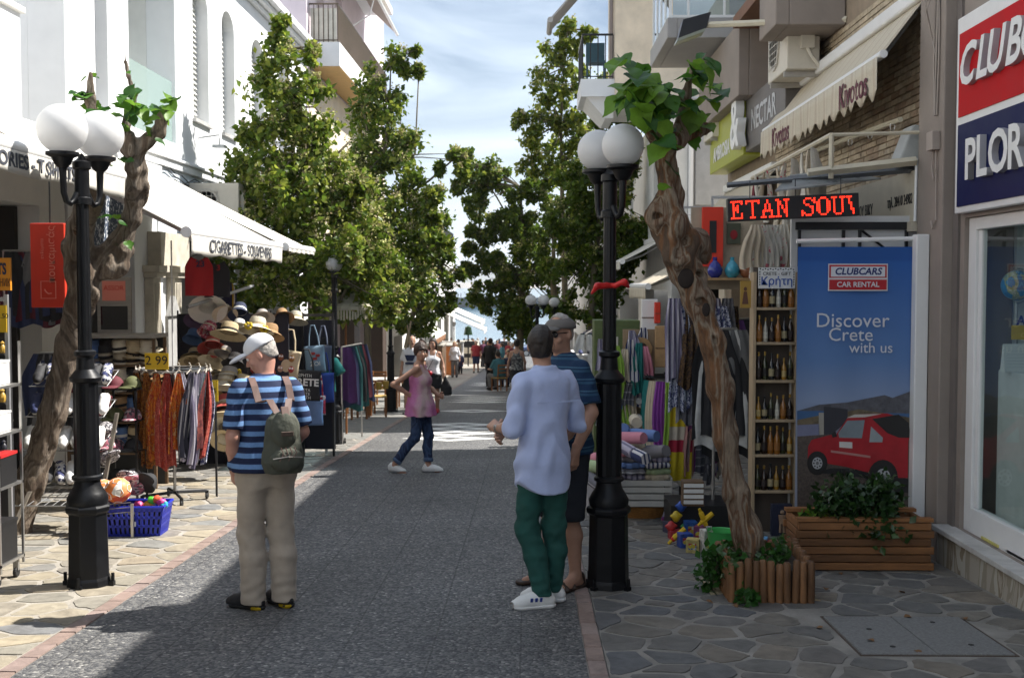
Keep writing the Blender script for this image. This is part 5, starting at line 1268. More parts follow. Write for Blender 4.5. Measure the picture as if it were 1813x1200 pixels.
# ================================================================== STREET LAMPS
LAMP_B = M('black lamp paint', (.006,.0065,.008), .42, var=.25, scale=10, bump=.12, bscale=30, spec=.28)
GLOBE = M('opal globe', (.78,.78,.78), .32, var=.04, scale=3, transl=.35)
def lamp(loc, rz, label, double=True, h=2.76, gr=.18):
 t = thing('street_lamp', label, 'street lamp', loc, rz, 'globe lamps along the street')
 o8 = lambda r, z: (r, z)
 b = MB(); b.lathe([(.152,-.04),(.152,.02),(.148,.05),(.14,.07),(.134,.34),(.131,.50),(.15,.515),(.153,.545),(.135,.56)], 8); b.build('base', LAMP_B, t, bevel=.006)
 b = MB()
 for k in range(4):
  a = k*PI/2 + PI/8; b.obox((.155*math.cos(a),.155*math.sin(a),.02),(.04,.04,.03),(0,0,a)); b.lathe([(.012,.0),(.012,.06)],6,(.165*math.cos(a),.165*math.sin(a),.03))
 tag(b.build('anchor_bolts', LAMP_B, t), kind='stuff')
 b = MB(); b.lathe([(.13,.561),(.135,.6),(.115,.64),(.09,.68),(.083,.72),(.10,.73),(.10,.75),(.086,.76)], 24); b.build('collar', LAMP_B, t, smooth=35)
 # fluted column, then the thinner shaft
 def flute(r, z, n=12):
  return [(r*(1-.07*abs(math.sin(k*PI/2)))*math.cos(PI*k/n), r*(1-.07*abs(math.sin(k*PI/2)))*math.sin(PI*k/n), z) for k in range(2*n)]
 b = MB(); b.hexa(flute(.086,.761), flute(.083,1.38)); b.build('fluted_column', LAMP_B, t)
 b = MB(); b.lathe([(.083,1.381),(.10,1.39),(.105,1.415),(.085,1.44),(.06,1.47),(.054,1.55),(.07,1.565),(.07,1.59),(.05,1.60)], 24); b.build('collar', LAMP_B, t, smooth=35)
 b = MB(); b.hexa(flute(.046,1.601), flute(.041,h-.18)); b.build('shaft', LAMP_B, t)
 b = MB(); b.lathe([(.06,h-.19),(.06,h-.15),(.048,h-.14),(.048,h+.04),(.06,h+.05),(.06,h+.09),(.03,h+.11),(.015,h+.14),(.001,h+.15)], 16); b.build('head', LAMP_B, t, smooth=35)
 for sg in (-1, 1):
  b = MB(); P = [(sg*.045,0,h-.12),(sg*.07,0,h-.16),(sg*.10,0,h-.19),(sg*.135,0,h-.175),(sg*.155,0,h-.12),(sg*.158,0,h-.03),(sg*.16,0,h+.05)]
  b.tube(P, [.022,.02,.019,.019,.02,.022,.026], 10); ar = b.build('arm', LAMP_B, t, smooth=40)
  b = MB(); b.lathe([(.03,h+.04),(.05,h+.06),(.07,h+.105),(.105,h+.12),(.105,h+.14),(.06,h+.142)], 20, (sg*.16,0,0)); b.build('cup', LAMP_B, ar, smooth=35)
  b = MB(); b.ball((sg*.16,0,h+.14+gr*.93), gr, 32, 20); b.build('globe', GLOBE, t, smooth=True)
 return t
l0 = lamp(on(158,1036), R(65), 'black double globe lamp in front of the t-shirt awning on the sunlit side', gr=.162)
rl = lamp(on(1077,1040), R(-63), 'black double globe lamp on the shaded right pavement with red ribbon', h=2.67, gr=.137); LAMP_R = rl.location.copy()
for px, py, rz_, lab in ((594,786,-80,'black double globe lamp beside the hanging tote bags'),
  (692,729,-85,'black double globe lamp by the cafe chairs'), (979,722,-80,'black double globe lamp among the right trees'), (951,728,-20,'farther double globe lamp behind the cap wearer'), (804,640,-80,'small double globe lamp by the distant awnings')):
 c = copy_tree(rl); c.scale = (.97,.97,.96); c.location = on(px, py); c.rotation_euler = (0,0,R(rz_)); c['label'] = lab
 if px in (951,979): c.scale = (.97,.97,.88)
rbn = thing('red_ribbon', 'red ribbon tied round the right lamp post', 'ribbon', (LAMP_R.x, LAMP_R.y, LAMP_R.z+2.03))
g = SDF((-.16,-.16,-.12),(.16,.16,.12), .008); g.rings([(-.02,0,0,.058,.058),(.02,0,0,.058,.058)], .01); g.path([(.03,-.06,0),(.09,-.09,.02),(.12,-.07,-.01)],[.018,.024,.01],.01); g.path([(-.03,-.06,0),(-.09,-.09,-.005),(-.12,-.08,-.05)],[.018,.024,.01],.01); g.rough(.005,50,1); g.build('bow', M('red satin', (.5,.012,.012), .45), rbn)
# ================================================================== TREES
BARK = Mpatch('mulberry bark', [(.15,.11,.08),(.24,.19,.145),(.10,.075,.055),(.30,.25,.20),(.19,.145,.105),(.125,.09,.065)], 5, .9, 'noise', (1,1,.3), bump=1, soft=True, det=9)
BARK_R = Mpatch('reddish bark', [(.22,.16,.11),(.31,.24,.175),(.15,.075,.04),(.36,.30,.225),(.23,.11,.05),(.14,.095,.065)], 4, .9, 'noise', (1.4,1.4,.25), bump=1, soft=True, det=9)
BARK_S = M('young smooth bark', (.12,.10,.06), .8, var=.3, scale=9, bump=.5, bscale=30, stretch=(1,1,.4))
HEART = Mpatch('bare heartwood', [(.10,.05,.03),(.16,.09,.055),(.05,.03,.02),(.2,.14,.10)], 16, .85, 'noise', (1,1,.3), bump=.8)
def leafmat(name, c, tr=.38, rough=.42): return M(name, c, rough, var=.22, scale=3, transl=tr, spec=.28)
MULB = [leafmat('mulberry leaf', (.075,.19,.022), .42), leafmat('pale mulberry leaf', (.15,.29,.03), .45), leafmat('deep mulberry leaf', (.035,.11,.018))]
def big_leaf_mesh(mat, seed):
 rd = random.Random(seed); n = 7; vs = []; L_ = 1.0
 prof = [0,.30,.46,.48,.40,.24,.09,0]; xs = [0,.10,.24,.42,.60,.78,.92,1.06]
 for i, (x, w_) in enumerate(zip(xs, prof)):
  dz = -.16*x*x + .03*math.sin(x*9+seed); sg = 1+rd.uniform(-.14,.14)
  back = -.09 if i == 1 else 0
  vs += [(-w_*sg, x+back, dz+w_*.34+rd.uniform(-.02,.02)), (0, x, dz), (w_*(2-sg), x+back, dz+w_*.34+rd.uniform(-.02,.02))]
 fs = []
 for i in range(len(xs)-1):
  a = 3*i; fs += [(a,a+1,a+4,a+3),(a+1,a+2,a+5,a+4)]
 me = bpy.data.meshes.new('leaf'); me.from_pydata(vs, [], fs); me.materials.append(mat); set_smooth(me); me.update(); return me
LEAF_ME = [big_leaf_mesh(MULB[k % 3], k) for k in range(6)]
def put_leaf(tree, p, size, out, pick=None):
 """p in tree space; the leaf hangs out along 'out' and droops"""
 me = LEAF_ME[pick if pick is not None else random.randrange(6)]
 d = Vector(out).normalized(); d = (d + Vector((U(-.35,.35),U(-.35,.35),U(-.6,.15)))).normalized()
 up = Vector((U(-.5,.5),U(-.9,.1),1)); up = (up - d*up.dot(d)).normalized(); x = d.cross(up)
 m = Matrix((x, d, up)).transposed().to_euler()
 return inst('leaf', me, tree, p, m, (size,)*3)
def knots(g, pts, rd, rad):
 for p, r in pts: g.ell(p, (r*.86,r*.85,r*.72), None, .05); g.ell((p[0]+rd.uniform(-.5,.5)*r, p[1]-r*.95, p[2]+rd.uniform(-.2,.4)*r), (r*.35,r*.4,r*.35), None, .025, sub=True)
# ---- pollarded mulberry on the left
def tp(px, py, Y, base): v = at(px, py, Y); return (v.x-base[0], v.y-base[1], v.z-base[2])
TB = on(28, 945); TY = TB.y
tl = thing('mulberry_tree', 'gnarled pollarded mulberry leaning behind the left lamp post', 'tree', TB, 0, 'pollarded mulberries')
T = lambda px, py, dy=0: np.array(tp(px, py, TY+dy, TB))
g = SDF((-.35,-.6,-.2),(1.8,.7,4.1), .014)
main = [T(22,955),T(55,850),T(95,730),T(122,610),T(140,540),T(146,480)]
g.path(main, [.14,.115,.105,.10,.112,.115], .06)
g.path([T(146,480),T(136,440),T(140,405),T(152,372,-.05),T(168,350,-.1),T(176,318,-.12),T(182,290,-.14)], [.13,.12,.105,.095,.08,.07,.06], .05)
g.path([T(146,490),T(172,470,.1),T(200,450,.15),T(216,425,.15),T(232,385,.12),T(240,345,.1),T(242,300,.08),T(238,268,.06)], [.12,.11,.12,.085,.08,.085,.085,.075], .05)
g.path([T(240,266,.06),T(262,250,.04),T(280,236,.03),T(284,215,.02),T(294,196,.0)], [.07,.055,.052,.045,.03], .04)
g.path([T(225,262,.06),T(214,250,.1),T(232,195,.14),T(238,165,.14),T(228,135,.14),T(221,110,.14),T(223,80,.14)], [.05,.04,.045,.04,.026,.02,.014], .03)
g.path([T(182,290,-.14),T(172,225,-.1),T(158,175,-.05),T(160,130,-.05)], [.06,.05,.045,.015], .04)
g.path([T(238,268),T(232,240)], [.06,.04], .04)
rd = random.Random(2)
knots(g, [(T(208,470,.1),.13),(T(196,480,.05),.10),(T(222,445,.1),.09),(T(236,300,.0),.075),(T(250,330,.05),.07),(T(232,345,.05),.06),(T(138,470,-.03),.10),(T(160,520,-.04),.10),(T(238,255,.0),.06),(T(285,210),.045)], rd, .1)
g.rough(.014, 17, 4, (1,1,.5), 3); g.rough(.006, 60, 8, (1,1,.35), 2); g.warp(lambda x,y,z: .005*np.sin(38*x+24*y+3*np.sin(z*7)))
g.build('trunk', BARK, tl)
b = MB(); b.ball(T(137,408,-.11), .035, 10, 6, (1,.4,1.3)); b.build('pruning_scar', HEART, tl, smooth=True)
for px, py, n, sz in ((150,175,9,.14),(182,205,14,.15),(205,225,8,.14),(238,190,12,.15),(228,170,5,.12),(292,192,11,.14),(262,248,6,.10),(217,280,4,.12),(182,312,4,.13),(206,388,5,.12),(221,432,3,.08),(275,215,4,.10),(157,132,3,.06),(219,128,1,.05)):
 for k in range(n):
  c = T(px+U(-13,13), py+U(-9,9), U(-.12,.12)); put_leaf(tl, c, sz*U(.7,1.15), (U(-1,1),U(-1.2,.4),U(-.5,.5)))
# ---- mulberry on the right, in its log edged bed
TB2 = on(1342, 1050); TY2 = TB2.y
tr_ = thing('mulberry_tree', 'leaning mulberry with leafy top growing from the log edged bed', 'tree', TB2, 0, 'pollarded mulberries')
T2 = lambda px, py, dy=0: np.array(tp(px, py, TY2+dy, TB2))
g = SDF((-1.2,-.5,-.25),(.35,.6,4.2), .014)
g.path([T2(1350,1035),T2(1325,950),T2(1302,870),T2(1287,780),T2(1276,690),T2(1262,610),T2(1240,540),T2(1215,485),T2(1196,430),T2(1180,392)], [.108,.09,.078,.074,.077,.082,.09,.098,.107,.10], .05)
g.path([T2(1180,392),T2(1176,372),T2(1188,345),T2(1184,318),T2(1178,290)], [.108,.10,.072,.064,.062], .05)
g.path([T2(1178,290),T2(1176,255,-.02),T2(1160,235,-.06),T2(1140,222,-.1)], [.07,.065,.05,.04], .04)
g.path([T2(1178,270),T2(1200,245,.1),T2(1225,236,.2),T2(1250,228,.25)], [.055,.05,.05,.045], .04)
g.path([T2(1196,240,.1),T2(1208,200,.12),T2(1212,170,.12),T2(1226,120,.12)], [.04,.035,.03,.026], .03)
g.path([T2(1196,420),T2(1232,432,.12),T2(1245,455,.15)], [.1,.09,.05], .05)
knots(g, [(T2(1190,400,-.04),.13),(T2(1218,430),.11),(T2(1200,460,-.05),.11),(T2(1232,490,.05),.09),(T2(1245,530),.08),(T2(1165,382),.09),(T2(1183,250,-.03),.07),(T2(1262,600,-.03),.07)], rd, .1)
g.ell(T2(1214,492,-.13), (.07,.06,.085), None, .02, sub=True); g.ell(T2(1250,548,-.12), (.035,.05,.06), None, .02, sub=True)
g.rough(.014, 17, 14, (1,1,.5), 3); g.rough(.006, 60, 18, (1,1,.35), 2); g.warp(lambda x,y,z: .005*np.sin(38*x+24*y+3*np.sin(z*7)))
g.build('trunk', BARK_R, tr_)
b = MB(); b.ball(T2(1214,492,-.085), .06, 14, 8, (.9,.3,1.15)); b.ball(T2(1250,548,-.09), .03, 10, 6, (.9,.4,1.5)); b.build('hollow', M('dark hollow', (.02,.013,.01), .9, var=.4, scale=30), tr_, smooth=True)
for px, py, n, sz, dy in ((1112,118,6,.16,-.05),(1140,128,4,.15,0),(1118,160,8,.17,-.08),(1150,165,9,.17,-.05),(1180,160,6,.16,-.05),(1125,195,6,.16,-.1),(1158,205,9,.17,-.12),(1192,190,6,.15,0),(1240,122,8,.15,.12),(1248,165,7,.15,.15),(1232,205,4,.14,.15),(1168,240,7,.15,-.1),(1180,275,3,.15,-.1),(1215,235,3,.13,.1),(1170,335,2,.08,-.08),(1258,105,3,.13,.15)):
 for k in range(int(n*1.25)):
  c = T2(px+U(-20,20), py+U(-18,18), dy+U(-.16,.16)); put_leaf(tr_, c, sz*U(.7,1.2), (U(-1,1),U(-1.2,.5),U(-.8,.3)))
# ---- the bushy street trees
GREEN = [leafmat('street tree leaf', (.105,.165,.018), .52, .38), leafmat('pale street tree leaf', (.24,.28,.04), .55, .4), leafmat('deep street tree leaf', (.065,.11,.015), .48, .38)]
FLOWER = [M('cream blossom', (.52,.52,.19), .8, var=.25, scale=20, transl=.2), M('buff blossom', (.38,.31,.18), .8, var=.25, scale=20, transl=.2)]
def leaves(C, N, size, mats, weights, spread, droop=.3, r_=None):
 """N folded leaves spread round the clump centres C; four triangles each"""
 r_ = r_ or rng
 idx = r_.integers(0, len(C), N); P = C[idx,:3] + r_.normal(size=(N,3))*(C[idx,3:4]*spread)
 d = r_.normal(size=(N,3)); d[:,2] -= droop; d /= np.linalg.norm(d, axis=1)[:,None]
 u = r_.normal(size=(N,3)); u[:,2] += .8; u -= d*(u*d).sum(1)[:,None]; u /= np.linalg.norm(u, axis=1)[:,None]
 x = np.cross(d, u); S = size*r_.uniform(.65,1.3,(N,1)); Wd = S*r_.uniform(.28,.42,(N,1))
 V = np.stack([P, P+d*S*.45-x*Wd+u*S*.10, P+d*S*.45, P+d*S*.45+x*Wd+u*S*.10, P+d*S-u*S*.12], 1)
 F = np.array([[0,2,1],[0,3,2],[1,2,4],[2,3,4]]); Q = (np.arange(N)[:,None,None]*5 + F[None]).reshape(-1,3)
 # thinner chance of the pale tint inside a clump is left to light: tints are drawn at random
 mi = np.repeat(r_.choice(len(mats), N, p=weights), 4)
 return V.reshape(-1,3), Q, mi
def street_tree(label, base, blobs, trunk, N, size, flower=0, seed=0, group='flowering street trees', extra_b=(), lean_mats=(.48,.38,.14)):
 """blobs: (px, py, radius in px, depth offset) traced at the tree's own distance and spread through its depth"""
 rd = random.Random(seed); r_ = np.random.default_rng(seed); Y = base.y; k = F_PX/Y
 t = thing('street_tree', label, 'tree', base, 0, group)
 tf = lambda px, py, dy=0: Vector(tp(px, py, Y+dy, base))
 cl = []; bp = []
 g = MB()
 P = [tf(*p[:2], p[3] if len(p) > 3 else 0) for p in trunk]; g.tube(P, [p[2] for p in trunk], 9)
 tops = P[len(P)//2:]
 for px, py, rp, dy in blobs:
  c = tf(px, py, dy); r = rp/k
  n = max(5, int(9*(rp/40)**1.6))
  for q in range(n):
   v = Vector((rd.gauss(0,1),rd.gauss(0,1),rd.gauss(0,1))).normalized()*(rd.random()**.5)*r
   v.z *= .95; e = c+v; cl.append((e.x, e.y, e.z, rd.uniform(.5,1)*min(.17, r*.42)))
   if rd.random() < .5:
    o = min(tops, key=lambda w_: (w_-e).length); m = (o+e)/2 + Vector((rd.uniform(-.1,.1),rd.uniform(-.1,.1),rd.uniform(-.02,.16)))
    g.tube([o, m, e], [.022,.014,.005], 5, False)
 for pl in extra_b:
  q = [tf(*p[:2], p[2] if len(p) > 2 else 0) for p in pl]; g.tube(q, [.03*(1-i/len(q))+.006 for i in range(len(q))], 5)
 g.build('trunk', BARK_S, t, smooth=True)
 Cn = np.array(cl); V, Q, mi = leaves(Cn, N, size, GREEN, lean_mats, .72, r_=r_)
 cr_ = bpy.data.objects.new('crown', npmesh('crown', V, Q, GREEN, False, mi)); link(cr_, t); cr_['kind'] = 'stuff'
 if flower:
  pick = Cn[r_.random(len(Cn)) < .42]; sun_ = pick[:, :3] + np.array([.05,.0,.10])
  V, Q, mi = leaves(np.concatenate([sun_, pick[:,3:4]*.75], 1), flower, size*.42, FLOWER, (.6,.4), .8, -.3, r_)
  o = bpy.data.objects.new('blossom', npmesh('blossom', V, Q, FLOWER, False, mi)); link(o, t); o['kind'] = 'stuff'
 return t
street_tree('tall flowering street tree nearest on the left, over the hat display', on(556,772),
 [(490,75,30,0),(505,120,38,0),(470,160,34,.1),(520,180,40,0),(480,215,45,-.1),(550,220,45,.2),(455,245,36,.1),(520,275,55,-.2),(580,265,48,.2),(440,300,45,.1),(490,330,60,-.3),(560,330,65,0),(620,320,55,.3),(430,370,42,0),(480,390,60,-.2),(550,400,70,-.3),(620,390,60,.2),(450,440,40,0),(520,460,62,-.2),(590,460,66,0),(640,430,48,.4),(540,520,50,-.2),(600,520,46,.2),(480,500,38,-.3),(415,345,28,0),(430,525,28,0),(500,40,16,0),(545,95,18,0),(570,150,22,0),(600,440,32,-1.7),(650,470,50,.2),(668,530,42,.1),(405,400,34,0),(400,470,30,0),(460,540,26,0),(640,350,40,.2),(582,462,24,-1.6),(612,468,20,-1.7)],
 [(556,780,.10),(555,680,.085),(553,600,.08),(560,560,.075),(553,470,.06),(548,380,.045),(540,280,.035),(520,190,.022),(500,90,.012)], 20000, .12, 15000, 1,
 extra_b=[[(555,590),(600,540,.1),(625,480,.2),(640,420,.3)],[(548,400),(500,340),(470,280)],[(545,330),(590,280),(620,250)]])
street_tree('second flowering street tree on the left with twigs reaching over the road', on(652,728),
 [(690,105,22,0),(715,125,14,0),(735,90,8,0),(740,125,10,0),(660,150,34,0),(700,165,34,0),(640,190,30,.2),(690,215,46,0),(720,240,32,0),(650,240,45,.3),(720,290,38,-.2),(680,290,50,0),(640,300,45,0),(700,350,55,-.3),(740,340,34,0),(650,370,50,.2),(740,400,42,0),(690,420,58,-.2),(760,385,24,.2),(660,450,50,.2),(730,455,48,0),(700,505,48,0),(650,520,42,.3),(745,500,36,.2),(690,545,30,0),(785,425,16,.2),(780,300,12,-.3),(805,280,16,-.3),(820,300,12,-.3),(770,345,18,0),(695,495,34,-1.2),(690,465,30,-1)],
 [(652,735,.10),(651,640,.085),(650,560,.08),(655,470,.07),(665,380,.055),(680,280,.04),(690,180,.025),(692,110,.012)], 14000, .135, 7500, 2,
 extra_b=[[(665,400),(710,330),(735,270),(742,120)],[(680,300),(650,230),(640,180)],[(700,360),(760,320,-.2),(800,285,-.3),(825,270,-.3)]], lean_mats=(.45,.3,.25))
street_tree('dark street tree on the left farther towards the sea', on(715,693),
 [(760,350,26,0),(775,390,28,0),(740,420,45,0),(790,440,20,0),(770,470,42,0),(730,490,45,0),(795,490,22,0),(760,530,42,0),(720,545,36,0),(790,540,18,0),(745,570,28,0),(815,487,9,0),(700,570,22,0)],
 [(715,700,.10),(718,620,.085),(735,540,.07),(750,450,.05),(760,370,.02)], 10500, .15, 900, 3, lean_mats=(.4,.1,.5))
street_tree('tall pale street tree catching the sun on the right', on(1006,705),
 [(1005,45,18,0),(990,75,20,0),(1020,85,16,0),(975,105,24,0),(1010,125,26,0),(960,145,24,0),(1000,165,34,0),(970,195,34,0),(1020,205,30,0),(945,225,24,0),(985,240,40,0),(920,215,14,0),(935,255,26,0),(1020,255,32,0),(975,290,42,0),(1015,310,40,.2),(940,300,30,0),(1035,165,14,0),(1040,60,12,0)],
 [(1006,715,.11),(1003,600,.10),(998,450,.08),(995,330,.06),(993,220,.04),(998,120,.02),(1005,50,.008)], 7000, .15, 2600, 4, lean_mats=(.35,.5,.15))
street_tree('dark blossoming street tree on the right behind the two standing people', on(1046,722),
 [(1090,165,30,0),(1075,205,40,0),(1110,200,26,0),(1060,240,38,0),(1100,245,30,0),(1050,290,45,0),(1090,300,36,0),(1030,340,50,0),(1080,360,48,0),(1120,395,36,0),(1040,400,52,0),(1090,430,46,0),(1130,440,28,-.3),(1010,430,42,0),(1050,470,45,0),(1100,480,34,-.3),(1000,380,40,0),(1065,520,26,0),(1010,480,30,0),(1135,405,20,-.3),(1050,560,28,0),(1000,530,34,0),(1085,520,30,0)],
 [(1046,730,.105),(1045,640,.095),(1048,540,.09),(1055,450,.075),(1065,350,.06),(1075,260,.04),(1085,180,.015)], 17000, .135, 5500, 5, lean_mats=(.4,.12,.48))
street_tree('dense dark street tree overhanging the road on the right', on(920,690),
 [(830,285,16,-.4),(860,300,28,-.2),(840,325,24,-.3),(885,325,34,0),(920,335,38,0),(850,365,36,0),(895,385,48,0),(945,380,45,0),(980,350,40,0),(860,425,32,0),(910,440,52,0),(960,440,52,0),(835,410,14,-.3),(830,440,9,-.3),(870,490,38,0),(920,500,55,0),(970,495,48,0),(850,525,22,0),(890,540,36,0),(940,550,42,0),(985,540,34,0),(900,575,22,0),(800,275,9,-.4),(940,590,22,0),(830,480,14,-.2),(815,330,14,-.4),(1000,430,34,0),(870,460,30,0)],
 [(920,700,.15),(920,640,.13),(922,570,.12),(925,480,.10),(925,400,.08),(920,330,.03)], 26000, .16, 6500, 6, lean_mats=(.45,.13,.42), extra_b=[[(925,430),(880,350),(840,290),(805,275)],[(925,450),(970,390),(985,350)]])
street_tree('leafless looking street tree trunk with dark crown between the right lamps', on(985,700),
 [(975,420,30,0),(1000,450,30,0),(965,470,28,0),(990,395,26,0)], [(985,712,.12),(983,600,.11),(980,500,.09),(980,420,.05)], 2200, .15, 300, 7, lean_mats=(.4,.1,.5))
# ================================================================== AWNINGS (left)
AWN = M('cream awning cloth', (.66,.635,.57), .9, var=.05, scale=3, bump=.1, bscale=60, transl=.12)
AWN_U = AWN
DARKTXT = M('charcoal lettering', (.05,.055,.07), .8, var=.1)
def awning(name_label, y0, y1, xw, zw, xb, zb, val, cloth, words=None, wsize=.15, scallop=False, side=1, wy=None, bar=ALU_W, vmat=None, sag=.02, br=.055):
 """fabric from the wall (xw, zw) down to the front bar (xb, zb), with bar, arms and a hanging valance"""
 t = thing('awning', name_label, 'awning', (xw, (y0+y1)/2, zw), 0, 'shop awnings')
 ox, oy, oz = t.location
 b = MB(); n = 8
 b.grid(lambda u, v: (xw+(xb-xw)*v-ox, y0+(y1-y0)*u-oy, zw+(zb-zw)*v - sag*math.sin(v*PI)*(1+.3*math.sin(u*23)) - oz), 24, n)
 b.build('canopy', cloth, t, thick=.006, smooth=True)
 b = MB(); b.tube([(xb-ox,y0-oy-.02,zb-oz-.01),(xb-ox,y1-oy+.02,zb-oz-.01)], br, 12); b.build('front_bar', bar, t, smooth=40)
 b = MB(); b.box(xw-.05*side-ox, y0-oy, zw-oz-.05, xw+.09*side-ox, y1-oy, zw-oz+.07); b.build('cassette', bar, t, bevel=.02)
 for ya in (y0+.12, y1-.12):
  b = MB(); m_ = ((xw+xb)/2-ox, ya-oy+(.35 if ya < (y0+y1)/2 else -.35), (zw+zb)/2-oz-.12)
  b.tube([(xw-ox+.06*side, ya-oy, zw-oz-.12), m_, (xb-ox, ya-oy, zb-oz-.03)], .022, 6); b.build('arm', ALU_G, t)
 x = xb + .045*side
 b = MB(); N = 60
 def fn(u, v):
  y = y0+(y1-y0)*u; sc_ = (.075*(.5+.5*math.cos(u*(y1-y0)/.27*PI*2)) if scallop else .012*math.sin(u*31))
  return (x + .012*math.sin(u*37)*v - ox, y-oy, zb-.03 - (val - (sc_ if v > .99 else 0))*v - oz)
 b.grid(fn, max(N, int((y1-y0)/.02)) if scallop else N, 4); va = b.build('valance', vmat or cloth, t, thick=.004, smooth=True)
 for wd, yc in (words or []):
  text(wd, wsize, DARKTXT, va, (x+.010*side-ox, yc-oy, zb-.03-val*.5-oz), FACE_R if side > 0 else FACE_L, shear=0, bold=.003, sx=1.25 if side > 0 else 1.0)
 return t
awning('wide cream awning with dark clothes shop lettering above the left lamp', 2.0, 9.25, -5.58, 3.42, -3.35, 2.62, .155, AWN, [('ACCESSORIES - T SHIRTS', 7.34)], .13)
a2 = awning('cream awning with cigarettes and souvenirs lettering over the hat display', 10.95, 15.0, -5.58, 3.46, -3.32, 2.24, .20, AWN, [('CIGARETTES - SOUVENIRS', 12.95)], .19)
awning('plain cream awning next beyond the souvenir awning, without lettering', 15.12, 16.95, -5.58, 3.42, -3.26, 2.24, .05, AWN)
cr_ = thing('awning_crank', 'thin white crank rod hanging from the near end of the souvenir awning', 'crank rod', (-3.9, 12.3, 0))
b = MB(); b.tube([(0,0,2.2),(0,0,.55)], .009, 6); b.build('rod', ALU_W, cr_)
# ================================================================== GOODS (left)
YEL = M('yellow card', (.62,.40,.01), .7, var=.05); ORG = M('orange board', (.65,.25,.01), .6, var=.06); INK = M('black ink', (.01,.01,.01), .7, var=0); CARD_W = M('white card', (.72,.72,.70), .7, var=.04)
REDP = M('bright red panel', (.62,.035,.012), .5, var=.06)
PALE_RED = M('pale print on red', (.78,.25,.18), .6, var=0)
# vertical red box sign
p = at(90, 470, 10.2)
sg = thing('hanging_sign', 'tall bright red box sign with sideways lettering under the left awning', 'sign', (p.x, p.y, p.z))
b = MB(); b.box(-.16,-.06,-.38,.15,.06,.38); b.build('board', REDP, sg, bevel=.008)
text('πουκαμισάς', .092, PALE_RED, sg, (.035,-.064,.10), (PI/2,0,0)).rotation_euler = Euler((PI/2, -PI/2, 0))
text('ενδύματα', .04, PALE_RED, sg, (-.05,-.064,.15), (PI/2,0,0)).rotation_euler = Euler((PI/2, -PI/2, 0))
b = MB()
for q in ((-.07,-.30,.07,-.294),(-.07,-.146,.07,-.14),(-.07,-.294,-.064,-.146),(.064,-.294,.07,-.146)): b.box(q[0],-.066,q[1],q[2],-.0605,q[3])
b.build('logo_frame', PALE_RED, sg); b = MB(); b.tube([(.03,-.063,-.25),(.0,-.063,-.255),(-.02,-.063,-.24),(-.035,-.063,-.215)], .006, 6); b.build('logo_smile', PALE_RED, sg)
b = MB(); b.tube([(0,0,.38),(0,0,1.0)], .008, 5); b.build('hanger', BLACK_M, sg)
# magnets stand
MX, MY = at(10, 800, 8.4).x, 8.4; mgz = gz(MY)
ms_ = thing('magnet_stand', 'tall glazed stand of souvenir magnets with orange sign at the left edge', 'display stand', (MX-.28, MY, mgz))
b = MB(); b.box(-.35,.06,0,.30,.09,1.9); b.build('back_panel', M('black board', (.018,.018,.02), .7, var=.2), ms_)
b = MB()
for x in (-.37,.32): b.box(x,-.06,0,x+.025,-.035,2.0)
for z in (.02,1.95): b.box(-.344,-.058,z,.319,-.037,z+.03)
b.build('frame', ALU_G, ms_)
for k in range(7):
 b = MB(); z = .62+k*.185; b.box(-.34,-.03,z,.30,.05,z+.012); b.build('shelf', M('dark shelf', (.03,.03,.03), .5), ms_)
os_ = thing('orange_sign', 'orange sign board with black lettering on top of the magnet stand', 'sign', (MX-.28, MY-.08, mgz+2.03))
b = MB(); b.box(-.42,-.012,0,.385,.012,.24); b.build('board', ORG, os_)
text('MAGNETS', .115, M('navy ink', (.01,.015,.06), .6, var=0), os_, (.215,-.016,.155), FRONT, bold=.004, sx=.55); text('ХОЛОДИЛЬНИК', .085, M('brown ink', (.10,.03,.01), .6, var=0), os_, (.235,-.016,.055), FRONT, sx=.45)
tg = thing('price_tag', 'narrow yellow price strip hanging on the magnet stand frame', 'price tag', (MX+.045, MY-.09, mgz+1.72)); b = MB(); b.box(-.025,-.004,0,.025,.004,.20); b.build('card', YEL, tg); text('1.50', .05, INK, tg, (0,-.006,.12), FRONT)
SOUV = [M('souvenir '+n, c, .4, var=.2) for n, c in (('red',(.42,.03,.02)),('blue',(.03,.10,.35)),('cream',(.55,.48,.35)),('green',(.03,.20,.08)),('gold',(.45,.28,.05)),('white',(.65,.65,.63)),('teal',(.03,.25,.28)),('dark',(.03,.03,.04)))]
SN = ['red','blue','cream','green','gold','white','teal','dark']
b = MB(); b.lathe([(.001,0),(.02,.004),(.028,.03),(.022,.055),(.012,.07),(.018,.085),(.001,.10)], 8); fig_me = [b.mesh('figurine', m, 40) for m in SOUV]
for k in range(7):
 for j in range(6):
  if k in (5, 6) and j == 5: continue
  ci = random.randrange(8); o = inst('souvenir_magnet', fig_me[ci], None, (MX-.28+.27-j*.075+U(-.008,.008), MY-.005, mgz+.634+k*.185), (0,0,U(-.5,.5)), (U(.8,1.15),)*3)
  tag(o, f'small {SN[ci]} souvenir magnet, {ORD[j]} from right on {ORD[6-k]} magnet shelf down', 'souvenir', 'souvenirs on the magnet stand')
